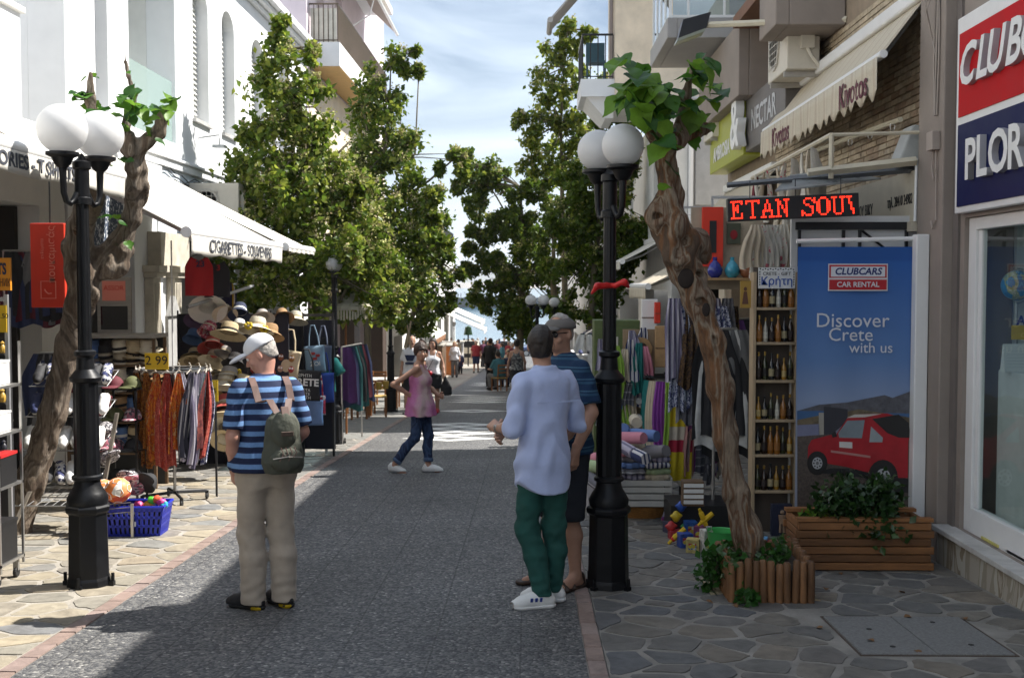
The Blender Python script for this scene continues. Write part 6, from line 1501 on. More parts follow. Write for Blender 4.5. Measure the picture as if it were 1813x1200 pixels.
# wheeled stand of shoe boxes at the left edge
cx_, cy_ = at(2, 1000, 7.62).x, 7.62; cg = gz(cy_)
ct = thing('display_trolley', 'steel display trolley on castors at the left frame edge', 'trolley', (cx_-.25, cy_, cg))
b = MB()
for z in (.14,.66,1.02,1.34): b.box(-.4,-.18,z,.335,.18,z+.018)
for x in (-.4,.32):
 for y in (-.18,.165): b.box(x,y,.1,x+.015,y+.015,1.65)
b.build('frame', STEEL, ct)
for x in (-.36,.29):
 for y in (-.14,.14):
  b = MB(); b.lathe([(.032,-.012),(.036,-.006),(.036,.006),(.032,.012)], 14, (x,y,.037), 'X'); b.build('castor', M('black rubber', (.015,.015,.015), .7), ct);
  b = MB(); b.box(x-.018,y-.012,.05,x+.018,y+.012,.135); b.build('castor_fork', STEEL, ct)
def gbox(lab, x, y, z, sx, sy, sz, c1, c2, mark=None):
 t = thing('shoe_box', lab, 'box', (x,y,z), U(-.04,.04), 'boxes on the display trolley')
 b = MB(); b.box(-sx/2,-sy/2,0,sx/2,sy/2,sz); b.build('box', c1, t, bevel=.003)
 b = MB(); b.box(-sx/2-.004,-sy/2-.004,sz*.93,sx/2+.004,sy/2+.004,sz+.004); b.build('lid', c2, t)
 if mark:
  b = MB(); b.ball((sx*.28,-sy/2-.001,sz*.32), .035, 14, 8, (.7,.06,1.3)); b.box(sx*.28-.007,-sy/2-.003,sz*.4,sx*.28+.007,-sy/2-.0005,sz*.86); b.build('spoon_print', mark, t)
  b = MB(); b.ball((-sx*.05,-sy/2-.001,sz*.32), .035, 14, 8, (.7,.06,1.3)); b.box(-sx*.05-.007,-sy/2-.003,sz*.4,-sx*.05+.007,-sy/2-.0005,sz*.86); b.build('spoon_print', mark, t)
BKC = M('black carton', (.012,.012,.013), .5, var=.1); RDC = M('red carton', (.5,.02,.02), .5, var=.08)
gbox('black box with pale spoon prints on the lowest shelf of the trolley', cx_-.11, cy_-.03, cg+.16, .36, .26, .27, BKC, BKC, M('grey print', (.3,.3,.3), .6)); gbox('black box with red lid on the middle shelf of the trolley', cx_-.11, cy_-.02, cg+.68, .37, .26, .21, BKC, RDC)
gbox('white box with dark dot on the upper shelf of the trolley', cx_-.13, cy_-.02, cg+1.04, .34, .25, .13, CARD_W, CARD_W); gbox('flat white box on the top shelf of the trolley', cx_-.13, cy_-.02, cg+1.36, .34, .25, .16, CARD_W, CARD_W)
# shoe rack with tiers of white trainers
rx_, ry_ = at(132, 800, 10.0).x, 10.0; rg = gz(ry_)
sr = thing('shoe_rack', 'wire shoe rack with angle iron legs behind the left lamp post', 'shoe rack', (rx_, ry_, rg))
b = MB()
TIERS = [(.47,-.30),(.76,-.18),(1.04,-.06),(1.30,.03)]
for z, y in TIERS:
 for k in range(7): b.tube([(-.34+k*.113, y-.14, z-.06),(-.34+k*.113, y+.16, z+.06)], .004, 4)
 for q in (-.14,0,.16): b.tube([(-.35,y+q,z+q*.4),(.35,y+q,z+q*.4)], .005, 4)
b.build('wire_shelf', M('wire', (.3,.3,.3), .4, .7), sr)
for x, y0_, z1 in ((-.40,-.92,1.0),(-.18,-1.08,.42),(.31,-.4,1.0)):
 b = MB(); b.hexa([(x,y0_,0),(x+.03,y0_,0),(x+.03,y0_+.03,0),(x,y0_+.03,0)],[(x+.08,y0_+.34,z1),(x+.11,y0_+.34,z1),(x+.11,y0_+.37,z1),(x+.08,y0_+.37,z1)]); b.build('leg', M('worn angle iron', (.25,.22,.18), .5, .5, var=.3), sr)
b = MB(); b.box(-.42,-1.06,.02,-.14,-1.03,.05)
for k in range(14): b.tube([(-.46+k*.07,-.75,.30),(-.46+k*.07,-.2,.36)], .004, 4)
for q in (-.75,-.5,-.2): b.tube([(-.46,q,.305+.1*(q+.75)),(.45,q,.305+.1*(q+.75))], .006, 4)
b.build('base_grid', M('wire', (.3,.3,.3), .4, .7), sr)
def shoe_mesh(mat, solem, seed):
 g = SDF((-.08,-.16,-.01),(.08,.18,.14), .009)
 g.cap((0,-.10,.045),(0,.08,.04),.038,.038,.02); g.cap((0,.08,.035),(0,.12,.03),.038,.03,.02); g.cap((0,-.08,.06),(0,.03,.05),.036,.03,.02); g.ell((0,-.085,.10),(.022,.045,.03),None,.008,sub=True); g.cut((0,0,-1),(0,0,.0))
 P, Q = g.surf(); cen = P[Q].mean(1)[:,2]; mi = (cen < .022).astype(int)
 return npmesh('shoe', P, Q, [mat, solem], True, mi)
SHW = M('white canvas shoe', (.66,.66,.64), .6, var=.08); SHN = M('navy canvas shoe', (.02,.03,.10), .7); SHK = M('black canvas shoe', (.02,.02,.022), .7); SHG = M('silver shoe', (.38,.38,.37), .35, .4); SHSOLE = M('pale sole', (.62,.6,.55), .6)
SHP = Mpatch('patterned canvas', [(.02,.02,.04),(.6,.6,.6),(.05,.06,.15),(.5,.5,.5)], 40)
shoes_m = [('white', shoe_mesh(SHW, SHSOLE, 1)), ('navy', shoe_mesh(SHN, SHSOLE, 2)), ('black', shoe_mesh(SHK, SHSOLE, 3)), ('silver', shoe_mesh(SHG, SHSOLE, 4)), ('patterned', shoe_mesh(SHP, SHSOLE, 5))]
for r_i, ((z, y), pat) in enumerate(zip(TIERS, ([0,3,2,4,0,3,2],[0,0,0,0,3,0,0],[1,4,1,0,4,1,0],[2,4,2,4,0,2,4]))):
 for k, m in enumerate(pat):
  nm, me = shoes_m[m]
  o = inst('shoe', me, None, (rx_-.30+k*.1, ry_+y-.01, rg+z+.006), (R(-18), 0, PI+U(-.12,.12)+R(18)), (1.15,1.15,1.15))
  tag(o, f'{nm} canvas shoe, {ORD[k]} from left on the {["lowest","second lowest","third","top"][r_i]} shoe rack tier', 'shoe', 'shoes on the rack')
# straw hats and caps: one mesh of each kind
def hat_mesh(name, mat, band, br, cr, ch, droop=.0, flat=False):
 b = MB(); n = 20
 prof = [(br, -droop),(br*.85, -droop*.55),(cr*1.15, .004),(cr*1.03, .02)]
 b.lathe(prof, n); b.cur = 1; b.lathe([(cr*1.035,.015),(cr*1.02,.045)], n); b.cur = 0
 b.lathe([(cr*1.01,.02),(cr*.97,ch*.75),(cr*.85,ch*.95),(cr*.5,ch*(1 if not flat else .98)),(.001,ch*(1.0 if flat else .96))], n)
 b.f = [f for f in b.f if not (len(f) == n)]; b.mi = b.mi[:len(b.f)]
 b2 = MB(); b2.lathe(prof, n); b2.cur = 1; b2.lathe([(cr*1.035,.015),(cr*1.02,.045)], n); b2.cur = 0; b2.lathe([(cr*1.01,.02),(cr*.97,ch*.75),(cr*.85,ch*.95),(cr*.5,ch),(.001,ch*.97)], n)
 keep = [(f, m) for f, m in zip(b2.f, b2.mi) if len(f) < n]; b2.f = [f for f, m in keep]; b2.mi = [m for f, m in keep]
 return b2.mesh(name, [mat, band], 35)
STRAW = M('natural straw', (.50,.40,.24), .8, var=.15, scale=30, bump=.6, bscale=160); STRAW_P = M('pale straw', (.62,.56,.43), .8, var=.12, scale=30, bump=.6, bscale=160); STRAW_B = M('toasted straw', (.34,.20,.09), .8, var=.15, scale=30, bump=.6, bscale=160)
STRAW_N = M('navy straw', (.02,.03,.07), .8, var=.15, bump=.5, bscale=160); STRAW_R = M('coral straw', (.50,.09,.07), .8, var=.12, bump=.5, bscale=160); STRAW_W = M('white straw', (.70,.69,.64), .8, var=.08, bump=.5, bscale=160); STRAW_G = M('grey straw', (.36,.33,.30), .8, var=.12, bump=.5, bscale=160); STRAW_K = M('black straw', (.02,.018,.018), .8, var=.2, bump=.5, bscale=160); LILAC = M('lilac straw', (.17,.11,.20), .8, var=.15, bump=.5, bscale=160); BLUEH = M('blue cotton hat', (.07,.14,.30), .8, var=.12)
HATS = {'natural straw': hat_mesh('hat', STRAW, STRAW_K, .20, .095, .12, .03), 'pale straw': hat_mesh('hat', STRAW_P, STRAW, .20, .095, .12, .045), 'toasted straw': hat_mesh('hat', STRAW_B, STRAW_B, .19, .095, .12, .05), 'navy and white': hat_mesh('hat', STRAW_N, STRAW_W, .15, .09, .13, .06),
  'coral': hat_mesh('hat', STRAW_R, STRAW_P, .19, .095, .12, .06), 'white': hat_mesh('hat', STRAW_W, STRAW_W, .21, .09, .12, .03), 'grey': hat_mesh('hat', STRAW_G, STRAW, .19, .095, .12, .03), 'black': hat_mesh('hat', STRAW_K, STRAW_K, .15, .09, .10, .05), 'lilac': hat_mesh('hat', LILAC, LILAC, .17, .09, .11, .06), 'blue': hat_mesh('hat', BLUEH, BLUEH, .15, .092, .10, .07), 'flowered': hat_mesh('hat', Mpatch('flower print', [(.5,.08,.12),(.6,.5,.5),(.35,.05,.10),(.6,.2,.25)], 45), STRAW_P, .13, .092, .10, .08)}
TRIL = {'natural': hat_mesh('trilby', STRAW, STRAW_K, .135, .085, .11, -.01, True), 'cream': hat_mesh('trilby', STRAW_P, STRAW_K, .135, .085, .11, -.01, True), 'black': hat_mesh('trilby', STRAW_K, STRAW_P, .135, .085, .11, -.01, True), 'brown': hat_mesh('trilby', STRAW_B, STRAW_K, .135, .085, .11, -.01, True), 'light blue': hat_mesh('trilby', BLUEH, STRAW_W, .135, .085, .11, -.01, True)}
# shelf of trilbies
sx_, sy_ = at(208, 700, 12.4).x, 12.4; sgz = gz(sy_)
sh_ = thing('hat_shelf', 'wooden shelf unit of stacked trilby hats behind the left lamp post', 'shelf', (sx_, sy_, sgz))
WOODD = M('dark shelf wood', (.12,.07,.035), .6, var=.25, scale=4, stretch=(1,8,8)); WOODG = M('weathered shelf top', (.32,.30,.26), .7, var=.2, scale=5, stretch=(1,8,8))
ZS = [.40,.74,1.06,1.36]
for i, z in enumerate(ZS):
 b = MB(); b.box(-.46,-.2,z-.012,.46,.2,z+.012); b.build('shelf', WOODD, sh_)
b = MB(); b.box(-.5,-.24,1.66,.5,.24,1.70); b.build('top', WOODG, sh_, bevel=.004)
for x in (-.49,.46):
 b = MB(); b.box(x,-.2,0,x+.03,-.17,1.658); b.box(x,.17,0,x+.03,.2,1.658); b.build('post', WOODD, sh_)
b = MB(); b.box(-.458,.175,0,.458,.195,1.658); b.build('back_panel', BKC, sh_)
tk = list(TRIL)
for i, z in enumerate(ZS):
 for k in range(6):
  for j in range(3):
   c = tk[(0,1,2,0,1,3,0,1,0,4)[(k*3+i*5+(k*k+i)%3) % 10]]
   o = inst('trilby', TRIL[c], None, (sx_-.375+k*.15+U(-.01,.01), sy_-.06+U(-.015,.015), sgz+z+.024+j*.066), (U(-.06,.06)+R(10),U(-.06,.06),U(-.3,.3)), (1.12,1.12,1.25))
   tag(o, f'{c} trilby, {["bottom","middle","uppermost"][j]} of {ORD[k]} pile on {["lowest","second","third","top"][i]} hat shelf', 'hat', 'trilbies on the hat shelf')
b = MB(); b.box(-.14,0,0,.14,.02,.32);
mr_ = thing('mirror', 'framed face mirror and poster standing on top of the hat shelf', 'mirror', (sx_-.06, sy_+.12, sgz+1.702)); b = MB(); b.box(-.19,-.012,0,.19,.012,.62); b.build('frame', WOODG, mr_); b = MB(); b.box(-.15,-.018,.04,.15,-.0125,.30); b.build('glass', M('mirror glass', (.6,.62,.65), .08, metal=1, var=0), mr_); b = MB(); b.box(-.13,-.017,.36,.13,-.0125,.58); b.build('red_notice', PALE_RED, mr_); text('ASSOR', .075, REDP, mr_, (0,-.0195,.50), FRONT)
# cap rack under the price card
kx, ky = at(222, 800, 11.0).x, 11.0; kg = gz(ky)
kr = thing('cap_rack', 'low black rack of caps and folded hats between lamp post and scarves', 'rack', (kx, ky, kg))
b = MB()
for x in (-.17,.15):
 for y in (-.15,.13): b.box(x,y,0,x+.02,y+.02,1.18)
for z in (.25,.55,.85,1.16): b.box(-.17,-.15,z,.17,.15,z+.014)
b.build('frame', BLACK_M, kr)
def cap_mesh(mat):
 g = SDF((-.12,-.13,-.03),(.12,.24,.14), .009); g.ell((0,0,.0),(.088,.10,.115),None,0); g.cut((0,0,-1),(0,0,0)); g.ell((0,.13,.01),(.078,.085,.014),None,.008)
 P, Q = g.surf(); return npmesh('cap', P, Q, mat, True)
CAPS = {'black': cap_mesh(M('black cap', (.02,.02,.022), .8, var=.1)), 'maroon': cap_mesh(M('maroon cap', (.12,.015,.025), .8)), 'pink patterned': cap_mesh(Mpatch('pink print', [(.5,.2,.25),(.6,.55,.55),(.1,.08,.1),(.45,.15,.2)], 45)), 'speckled': cap_mesh(Mpatch('speckled knit', [(.05,.05,.06),(.55,.52,.52),(.3,.28,.29),(.08,.08,.09)], 70)), 'olive': cap_mesh(M('olive cap', (.10,.11,.04), .8))}
ck = list(CAPS)
for i, z in enumerate((.25,.55,.85,1.16)):
 for k in range(2):
  c = ck[(i*2+k*3) % 5]; o = inst('cap', CAPS[c], None, (kx-.085+.17*k, ky-.02, kg+z+.016), (0,0,PI+U(-.3,.3))); tag(o, f'{c} cap on the {["lowest","second","third","top"][i]} shelf, {["left","right"][k]} side of the black cap rack', 'cap', 'caps on the rack')
for i, (px, py, Y, c) in enumerate(((188,795,10.0,'pink patterned'),(190,770,10.05,'speckled'),(196,815,9.9,'speckled'),(185,725,10.2,'maroon'))):
 p = at(px,py,Y); o = inst('beanie', CAPS[c], None, p, (R(20*i),R(10),PI+.4*i), (1,.7,1.1)); tag(o, f'{c} knitted beanie hung right of the lamp post, {ORD[i]} in the cluster', 'beanie', 'beanies right of the lamp')
# scarf carousel
qx = on(310, 888);
sc_ = thing('scarf_stand', 'round scarf stand on castors with yellow price card, beside the striped polo', 'clothes stand', qx)
b = MB(); b.tube([(0,0,.08),(0,0,1.36)], .016, 8); b.lathe([(.35,1.345),(.362,1.335),(.362,1.355),(.35,1.345)], 28)
for k in range(4): a = k*PI/2+.3; b.tube([(0,0,1.34),(.3*math.cos(a),.3*math.sin(a),1.345)], .009, 6)
b.build('pole', STEEL, sc_)
for k in range(4):
 a = k*PI/2+.5; b = MB(); b.tube([(0,0,.10),(.32*math.cos(a),.32*math.sin(a),.085)], .016, 6); b.build('foot', BLACK_M, sc_)
 b = MB(); b.lathe([(.028,-.012),(.034,-.005),(.034,.005),(.028,.012)], 14, (.32*math.cos(a),.32*math.sin(a),.035), 'X'); b.box(.32*math.cos(a)-.016,.32*math.sin(a)-.01,.04,.32*math.cos(a)+.016,.32*math.sin(a)+.01,.09); b.build('castor', M('black rubber', (.015,.015,.015), .7), sc_)
def cloth_strip(w0, w1, L_, fold, seed, top_pinch=.25):
 b = MB(); rd = random.Random(seed); ph = [rd.uniform(0,6) for _ in range(3)]
 def fn(u, v):
  w_ = w0+(w1-w0)*min(1, v*1.2); pin = top_pinch+(1-top_pinch)*min(1, v*3)
  x = (u-.5)*w_*pin; y = fold*pin*math.sin(u*3.2*2*PI+ph[0])*(.5+.5*v) + .02*math.sin(v*5+ph[1])
  return (x + .015*math.sin(v*4+ph[2]), y, -L_*v*(1 - .03*math.sin(u*9+ph[1])*v))
 b.grid(fn, 22, 14); return b
SCF = [('rust paisley', Mpatch('rust paisley', [(.30,.10,.02),(.12,.03,.01),(.42,.18,.03),(.2,.06,.02)], 26, .8, 'noise', transl=.15)), ('orange flame', Mpatch('orange flame', [(.52,.10,.02),(.60,.22,.03),(.40,.05,.02),(.55,.30,.12)], 14, .8, 'noise', transl=.2)),
    ('charcoal striped', Mstripe('charcoal stripe', [(0,(.05,.05,.07)),(.5,(.30,.29,.33)),(.6,(.07,.07,.10)),(.9,(.55,.52,.52))], .06, 'X')), ('grey lilac striped', Mstripe('grey lilac stripe', [(0,(.20,.18,.26)),(.3,(.42,.40,.46)),(.7,(.10,.09,.14))], .045, 'X')), ('brick red bordered', Mpatch('brick print', [(.36,.05,.03),(.25,.03,.03),(.45,.12,.08),(.30,.04,.03)], 20, .8, 'noise')),
    ('maroon fringed', Mpatch('maroon weave', [(.12,.025,.025),(.2,.05,.04),(.08,.02,.02)], 30)), ('white lilac printed', Mpatch('lilac scribble', [(.60,.58,.68),(.50,.48,.62),(.66,.65,.72),(.22,.20,.35)], 16, .8, 'noise', transl=.25)), ('pale floral', Mpatch('pale floral', [(.60,.60,.66),(.10,.35,.33),(.62,.6,.66),(.55,.25,.42)], 11, .8, 'noise', transl=.25)),
    ('navy white', Mpatch('navy white print', [(.05,.06,.14),(.45,.47,.55),(.06,.07,.16)], 20, .8, 'noise')), ('black brown', Mpatch('black brown print', [(.03,.02,.02),(.12,.07,.03),(.05,.03,.02)], 22, .8, 'noise')), ('terracotta', Mpatch('terracotta print', [(.40,.13,.06),(.5,.2,.1),(.28,.08,.04)], 18, .8, 'noise')), ('blue grey', Mpatch('blue grey print', [(.20,.24,.32),(.32,.36,.44),(.12,.15,.22)], 20, .8, 'noise'))]
order = [9,0,0,1,4,1,2,3,5,4,8,7,6,6,6,11,9,10,2,5]
for i, m in enumerate(order):
 a = PI + .45 + (i/len(order))*2*PI; r0 = .36; nm, mm = SCF[m]
 L_ = .86+.10*math.sin(i*2.1)
 o = cloth_strip(.17,.20,L_,.028,i).build('scarf', mm, None, smooth=True, loc=(qx.x+r0*math.cos(a), qx.y+r0*math.sin(a), qx.z+1.33), rot=(R(6),0,a+PI/2+.35))
 tag(o, f'{nm} scarf on the round stand, {ORD[i]} along the ring from its left', 'scarf', 'scarves on the round stand')
 h = MB(); h.tube([(-.05,0,-.01),(0,0,.03),(.05,0,-.01)], .007, 5); h.tube([(0,0,.03),(.0,0,.05),(.012,0,.055)], .004, 4); h.build('hanger', M('clear hanger', (.55,.5,.42), .4, var=0), o)
pc_ = thing('price_card', 'yellow price card reading 2 99 above the scarves', 'price card', (qx.x-.04, qx.y-.38, qx.z+1.37)); b = MB(); b.box(-.115,-.004,0,.115,.004,.16); b.build('card', YEL, pc_); text('2 99', .125, INK, pc_, (0,-.007,.085), FRONT)
yt = at(381, 705, 11.6); pt = thing('price_tag', 'narrow yellow tag on a black post right of the scarf stand', 'price tag', (yt.x, yt.y, gz(11.6))); b = MB(); b.box(-.03,-.006,1.0,.03,.006,1.22); b.build('card', YEL, pt); b = MB(); b.tube([(0,.012,0),(0,.012,1.2)], .012, 6); b.build('post', BLACK_M, pt); text('5', .07, INK, pt, (0,-.009,1.11), FRONT)
# blue basket of balls
bq = on(243, 945)
bb = thing('plastic_basket', 'deep blue plastic basket holding balls and bright toys', 'basket', bq, R(4))
BLP = M('blue plastic', (.015,.03,.42), .4, var=.08); b = MB()
for k in range(4):
 pass
W0, D0, W1, D1, Hh = .44,.28,.52,.34,.26
lo = [(-W0/2,-D0/2,0),(W0/2,-D0/2,0),(W0/2,D0/2,0),(-W0/2,D0/2,0)]; hi = [(-W1/2,-D1/2,Hh),(W1/2,-D1/2,Hh),(W1/2,D1/2,Hh),(-W1/2,D1/2,Hh)]
b.add(lo+hi, [(0,3,2,1)]);
for i in range(4):
 j = (i+1)%4; A0, A1, B0, B1 = [Vector(v) for v in (lo[i], lo[j], hi[i], hi[j])]
 for r0_, r1_ in ((0,.12),(.34,.42),(.62,.70),(.86,1)): b.add([A0+(B0-A0)*r0_, A1+(B1-A1)*r0_, A1+(B1-A1)*r1_, A0+(B0-A0)*r1_], [(0,1,2,3)])
 for q in range(13):
  u0, u1 = max(0,q/12-.022), min(1,q/12+.022); b.add([A0+(A1-A0)*u0, A0+(A1-A0)*u1, B0+(B1-B0)*u1, B0+(B1-B0)*u0], [(0,1,2,3)])
b.build('body', BLP, bb, thick=.008); b = MB()
for i in range(4): b.tube([hi[i], hi[(i+1)%4]], .012, 6)
b.build('rim', BLP, bb); b = MB(); b.box(-.01,-.165,.10,.035,-.16,.14); b.build('label', CARD_W, bb)
b = MB(); b.lathe([(.001,.01),(.22,.01),(.25,.20),(.001,.21)], 16, sy=.6); b.build('lining', M('dark lining', (.02,.02,.03), .8), bb)
BALLM = Mpatch('orange and white football', [(.72,.22,.06),(.75,.30,.12),(.75,.72,.66),(.70,.18,.04),(.5,.07,.03)], 10, .45)
for i, (px, py, Y, r) in enumerate(((209,868,9.35,.108),(183,870,9.5,.105))):
 p = at(px,py,Y); o = MB().ball((0,0,0), r, 24, 16).build('football', BALLM, None, True, loc=p, rot=(.4*i,.3,.7)); tag(o, ['orange and white football on the blue basket, in front','orange football half hidden by the lamp post'][i], 'ball', 'footballs in the basket')
 s2 = MB()
 for k in range(12):
  ph_ = math.acos(1-2*(k+.5)/12); th = PI*(1+5**.5)*k; d = Vector((math.cos(th)*math.sin(ph_), math.sin(th)*math.sin(ph_), math.cos(ph_)))
  u = d.orthogonal().normalized(); v = d.cross(u); c = d*r*1.004
  ring = [c+(u*math.cos(q*2*PI/5)+v*math.sin(q*2*PI/5))*r*.34 for q in range(5)]; ring = [x.normalized()*r*1.006 for x in ring]
  s2.tube(ring+[ring[0]], .004, 4, False)
 s2.build('seams', M('white panel line', (.72,.70,.66), .5, var=0), o)
for i, (px, py, Y, c, ti) in enumerate(((240,866,9.5,'pink patterned',.3),(256,862,9.5,'black',-.4),(228,858,9.6,'speckled',.1))):
 p = at(px,py,Y); o = inst('beanie', CAPS[c], None, p, (.9,ti,PI), (1,.8,1.3)); tag(o, f'{c} woolly hat draped over the back of the blue basket', 'beanie', 'woolly hats on the basket')
for i, (px, py, c, nm) in enumerate(((268,885,(.10,.55,.04),'lime green'),(278,884,(.62,.09,.03),'orange'),(285,888,(.65,.06,.25),'pink'),(262,893,(.62,.25,.02),'amber'),(246,893,(.55,.05,.2),'magenta'),(290,893,(.04,.35,.5),'turquoise'))):
 p = at(px,py,9.42); g = SDF((-.06,-.06,-.06),(.06,.06,.06),.008); g.ell((0,0,0),(.042,.035,.032),None,0); g.rough(.008,70,i); o = g.build('toy', M(nm+' toy plastic', c, .45, var=.1)); o.location = p; tag(o, f'{nm} soft toy in the right end of the blue basket', 'toy', 'toys in the basket')
bw = thing('wire_guard', 'grey wire guard rail standing before the blue basket', 'wire rail', (bq.x, bq.y-.2, bq.z)); b = MB()
for x in (-.25,.02): b.box(x,-.01,0,x+.022,.01,.30)
for z in (.2,.24,.28): b.tube([(-.3,0,z+.0),(.02,0,z+.03)], .004, 4)
b.build('rail', STEEL, bw)
# wall of hats
def place_hat(i, px, py, Y, kind, tilt=-35, yaw=0, s=1.0, grp='sun hats on display'):
 p = at(px, py, Y); o = inst('hat', HATS[kind], None, p, (R(-tilt), U(-.12,.12), R(yaw)), (s,)*3)
 return o
HD = [(368,545,14.0,'white',50,1.15,'top left of the hat wall'),(398,553,14.1,'pale straw',45,.8,'top middle of the hat wall'),(424,553,14.1,'navy and white',40,.95,'top right of the hat wall'),(369,583,14.1,'flowered',40,.95,'beneath the big white hat'),(345,565,14.3,'lilac',50,.8,'at the left edge of the hat wall'),
   (342,595,14.2,'blue',35,.85,'left of the flowered hat'),(376,612,14.0,'coral',40,.95,'in the middle of the hat wall'),(345,632,14.1,'natural straw',30,.9,'low left above the price card'),(377,636,14.0,'pale straw',35,.9,'under the coral hat'),(405,590,13.4,'natural straw',22,1.1,'on the front row, left'),
   (423,578,13.6,'white',30,.75,'behind the front row'),(455,580,13.4,'pale straw',20,1.05,'above the white cap of the standing person'),(478,590,13.5,'toasted straw',25,.95,'on the front row, right'),(415,640,13.7,'black',35,1.0,'behind the white cap'),(398,625,13.9,'grey',35,.7,'between the coral and black hats'),
   (405,668,13.4,'grey',25,1.05,'left of the standing person'),(430,680,13.3,'natural straw',25,.95,'low beside the standing person'),(400,680,13.3,'pale straw',15,1.1,'just under the grey hat'),(402,718,13.2,'coral',25,1.1,'low on the stand'),(403,730,13.15,'natural straw',15,1.15,'directly below the low coral hat'),(400,760,13.0,'pale straw',70,.9,'near the ground, tilted'),(396,778,13.0,'natural straw',60,.8,'lowest on the stand'),
   (523,565,15.4,'pale straw',20,.9,'above the owl tote bag'),(465,562,14.0,'grey',40,.8,'under the tree, right of the navy hat'),(500,560,14.6,'toasted straw',40,.8,'under the tree, deep in shade'),(340,660,14.2,'black',40,.8,'low left behind the scarves'),(368,668,14.1,'natural straw',35,.8,'low behind the scarf stand')]
stn = thing('hat_stand', 'dark wire stand carrying the wall of sun hats', 'stand', (at(385,700,14.45).x, 14.45, gz(14.45)))
b = MB()
for x in (-.5,-.2,.1,.4,.7): b.tube([(x,0,0),(x,0,2.0)], .012, 5)
for z in (.4,.8,1.2,1.6,1.95): b.tube([(-.5,0,z),(.7,0,z)], .008, 5)
b.build('frame', BLACK_M, stn); b = MB(); b.box(-.55,.12,0,.9,.16,1.95); b.build('back_panel', M('dark backing sheet', (.02,.02,.03), .9), stn)  # dark sheet painted in for the shaded shop interior behind the hats
HK = ['natural straw','pale straw','grey','coral','white','toasted straw','black','flowered']
for i in range(16): HD.append((338+(i*37)%130, 640+((i*53)%120), 14.05+.02*i, HK[(i*5)%8], 40, .85, f'{ORD[i]} among the lower hats at the back of the hat wall'))
for i, (px, py, Y, k, ti, s_, wh) in enumerate(HD):
 o = place_hat(i, px, py, Y, k, ti, U(-20,20), s_); tag(o, f'{k} brimmed hat {wh}', 'hat', 'sun hats on display')
# flowers on two brims
for i, (px, py, Y) in enumerate(((440,577,13.2),(420,660,13.5),(468,583,13.3),(425,690,13.1))):
 fl = MB(); p = at(px,py,Y)
 for k in range(7): fl.ball((.035*math.cos(k*.9),.02*math.sin(k*1.7),.03*math.sin(k*.9)), .022, 6, 4)
 o = fl.build('hat_flower', M('yellow silk', (.55,.40,.02), .7), None, True, loc=p); tag(o, ['yellow silk flowers on the front straw hat','yellow silk flowers on the dark hat','small yellow flowers by the toasted hat','yellow flowers on the low straw hat'][i], 'silk flowers', 'silk flowers on hats')
# vests hanging under the awning
def jersey(lab, loc, mat, num, nm, sc=1.0, rz=0, nsz=.16):
 t = thing('jersey', lab, 'jersey', loc, rz, 'basketball jerseys under the awning')
 b = MB(); P = [(-.10,0),(-.15,-.10),(-.24,-.20),(-.25,-.72),(.25,-.72),(.24,-.20),(.15,-.10),(.10,0),(.05,-.07),(-.05,-.07)]
 n = 14
 def row(v):
  return None
 g = MB(); g.grid(lambda u, v: ((u-.5)*(.50 - .2*max(0,1-v*4)), .025*math.sin(u*9+v*3)*(.3+v), -.72*v + (-.08*(1-abs(2*u-1))*max(0,1-v*7))), 18, 14); g.build('cloth', mat, t, thick=.006, smooth=True)
 text(num, nsz, nm, t, (.02,-.05,-.14), FRONT, bold=.004)
 h = MB(); h.tube([(-.16,0,-.02),(0,0,.05),(.16,0,-.02)], .006, 5); h.tube([(0,0,.05),(0,0,.42)], .004, 4); h.build('hanger', BLACK_M, t); t.scale = (sc,)*3
p = at(352,454,13.6); jersey('red basketball jersey numbered 23 hanging under the souvenir awning', p, M('red jersey', (.42,.012,.02), .75, var=.08), '23', M('navy number', (.02,.02,.07), .7, var=0), .66, R(20))
p = at(384,462,13.9); jersey('dark jersey with numeral beside the red one', p, M('dark jersey', (.02,.02,.03), .75), '3', M('red number', (.4,.02,.02), .7, var=0), .62, R(25))
p = at(398,500,14.6); jersey('navy and yellow jersey half hidden behind the tree leaves', p, Mstripe('navy yellow', [(0,(.02,.02,.06)),(.5,(.5,.35,.03)),(.62,(.6,.6,.6)),(.7,(.02,.02,.06))], .3, 'X'), '8', M('white number', (.6,.6,.6), .7, var=0), .6, R(10))
b = MB(); p0, p1 = at(332,544,13.4), at(448,506,15.0); st_ = thing('awning_strut', 'grey diagonal awning strut above the hat wall', 'strut', p0); b.tube([(0,0,0), p1-p0], .022, 8); b.build('tube', ALU_G, st_)
# tote bags
def tote(lab, px, py, Y, w_, h_, mat, rz=0, motif=None, tilt=0):
 t = thing('tote_bag', lab, 'tote bag', at(px,py,Y), rz, 'souvenir tote bags')
 b = MB(); b.grid(lambda u, v: ((u-.5)*w_*(1-.06*math.sin(v*PI)), -.035*math.sin(u*PI)*math.sin(v*PI*.9), -h_*v), 10, 10); b.grid(lambda u, v: ((u-.5)*w_*(1-.06*math.sin(v*PI)), .02*math.sin(u*PI), -h_*v), 6, 6); b.build('bag', mat, t, thick=.005, smooth=True)
 b = MB()
 for q in (-.02,.012): b.tube([(-w_*.25,q,0),(-w_*.2,q,.14),(-w_*.08,q,.27),(w_*.08,q,.27),(w_*.2,q,.14),(w_*.25,q,0)], .009, 5)
 b.build('handle', mat, t)
 if motif: motif(t, w_, h_)
 t.rotation_euler = (0, R(tilt), rz); return t
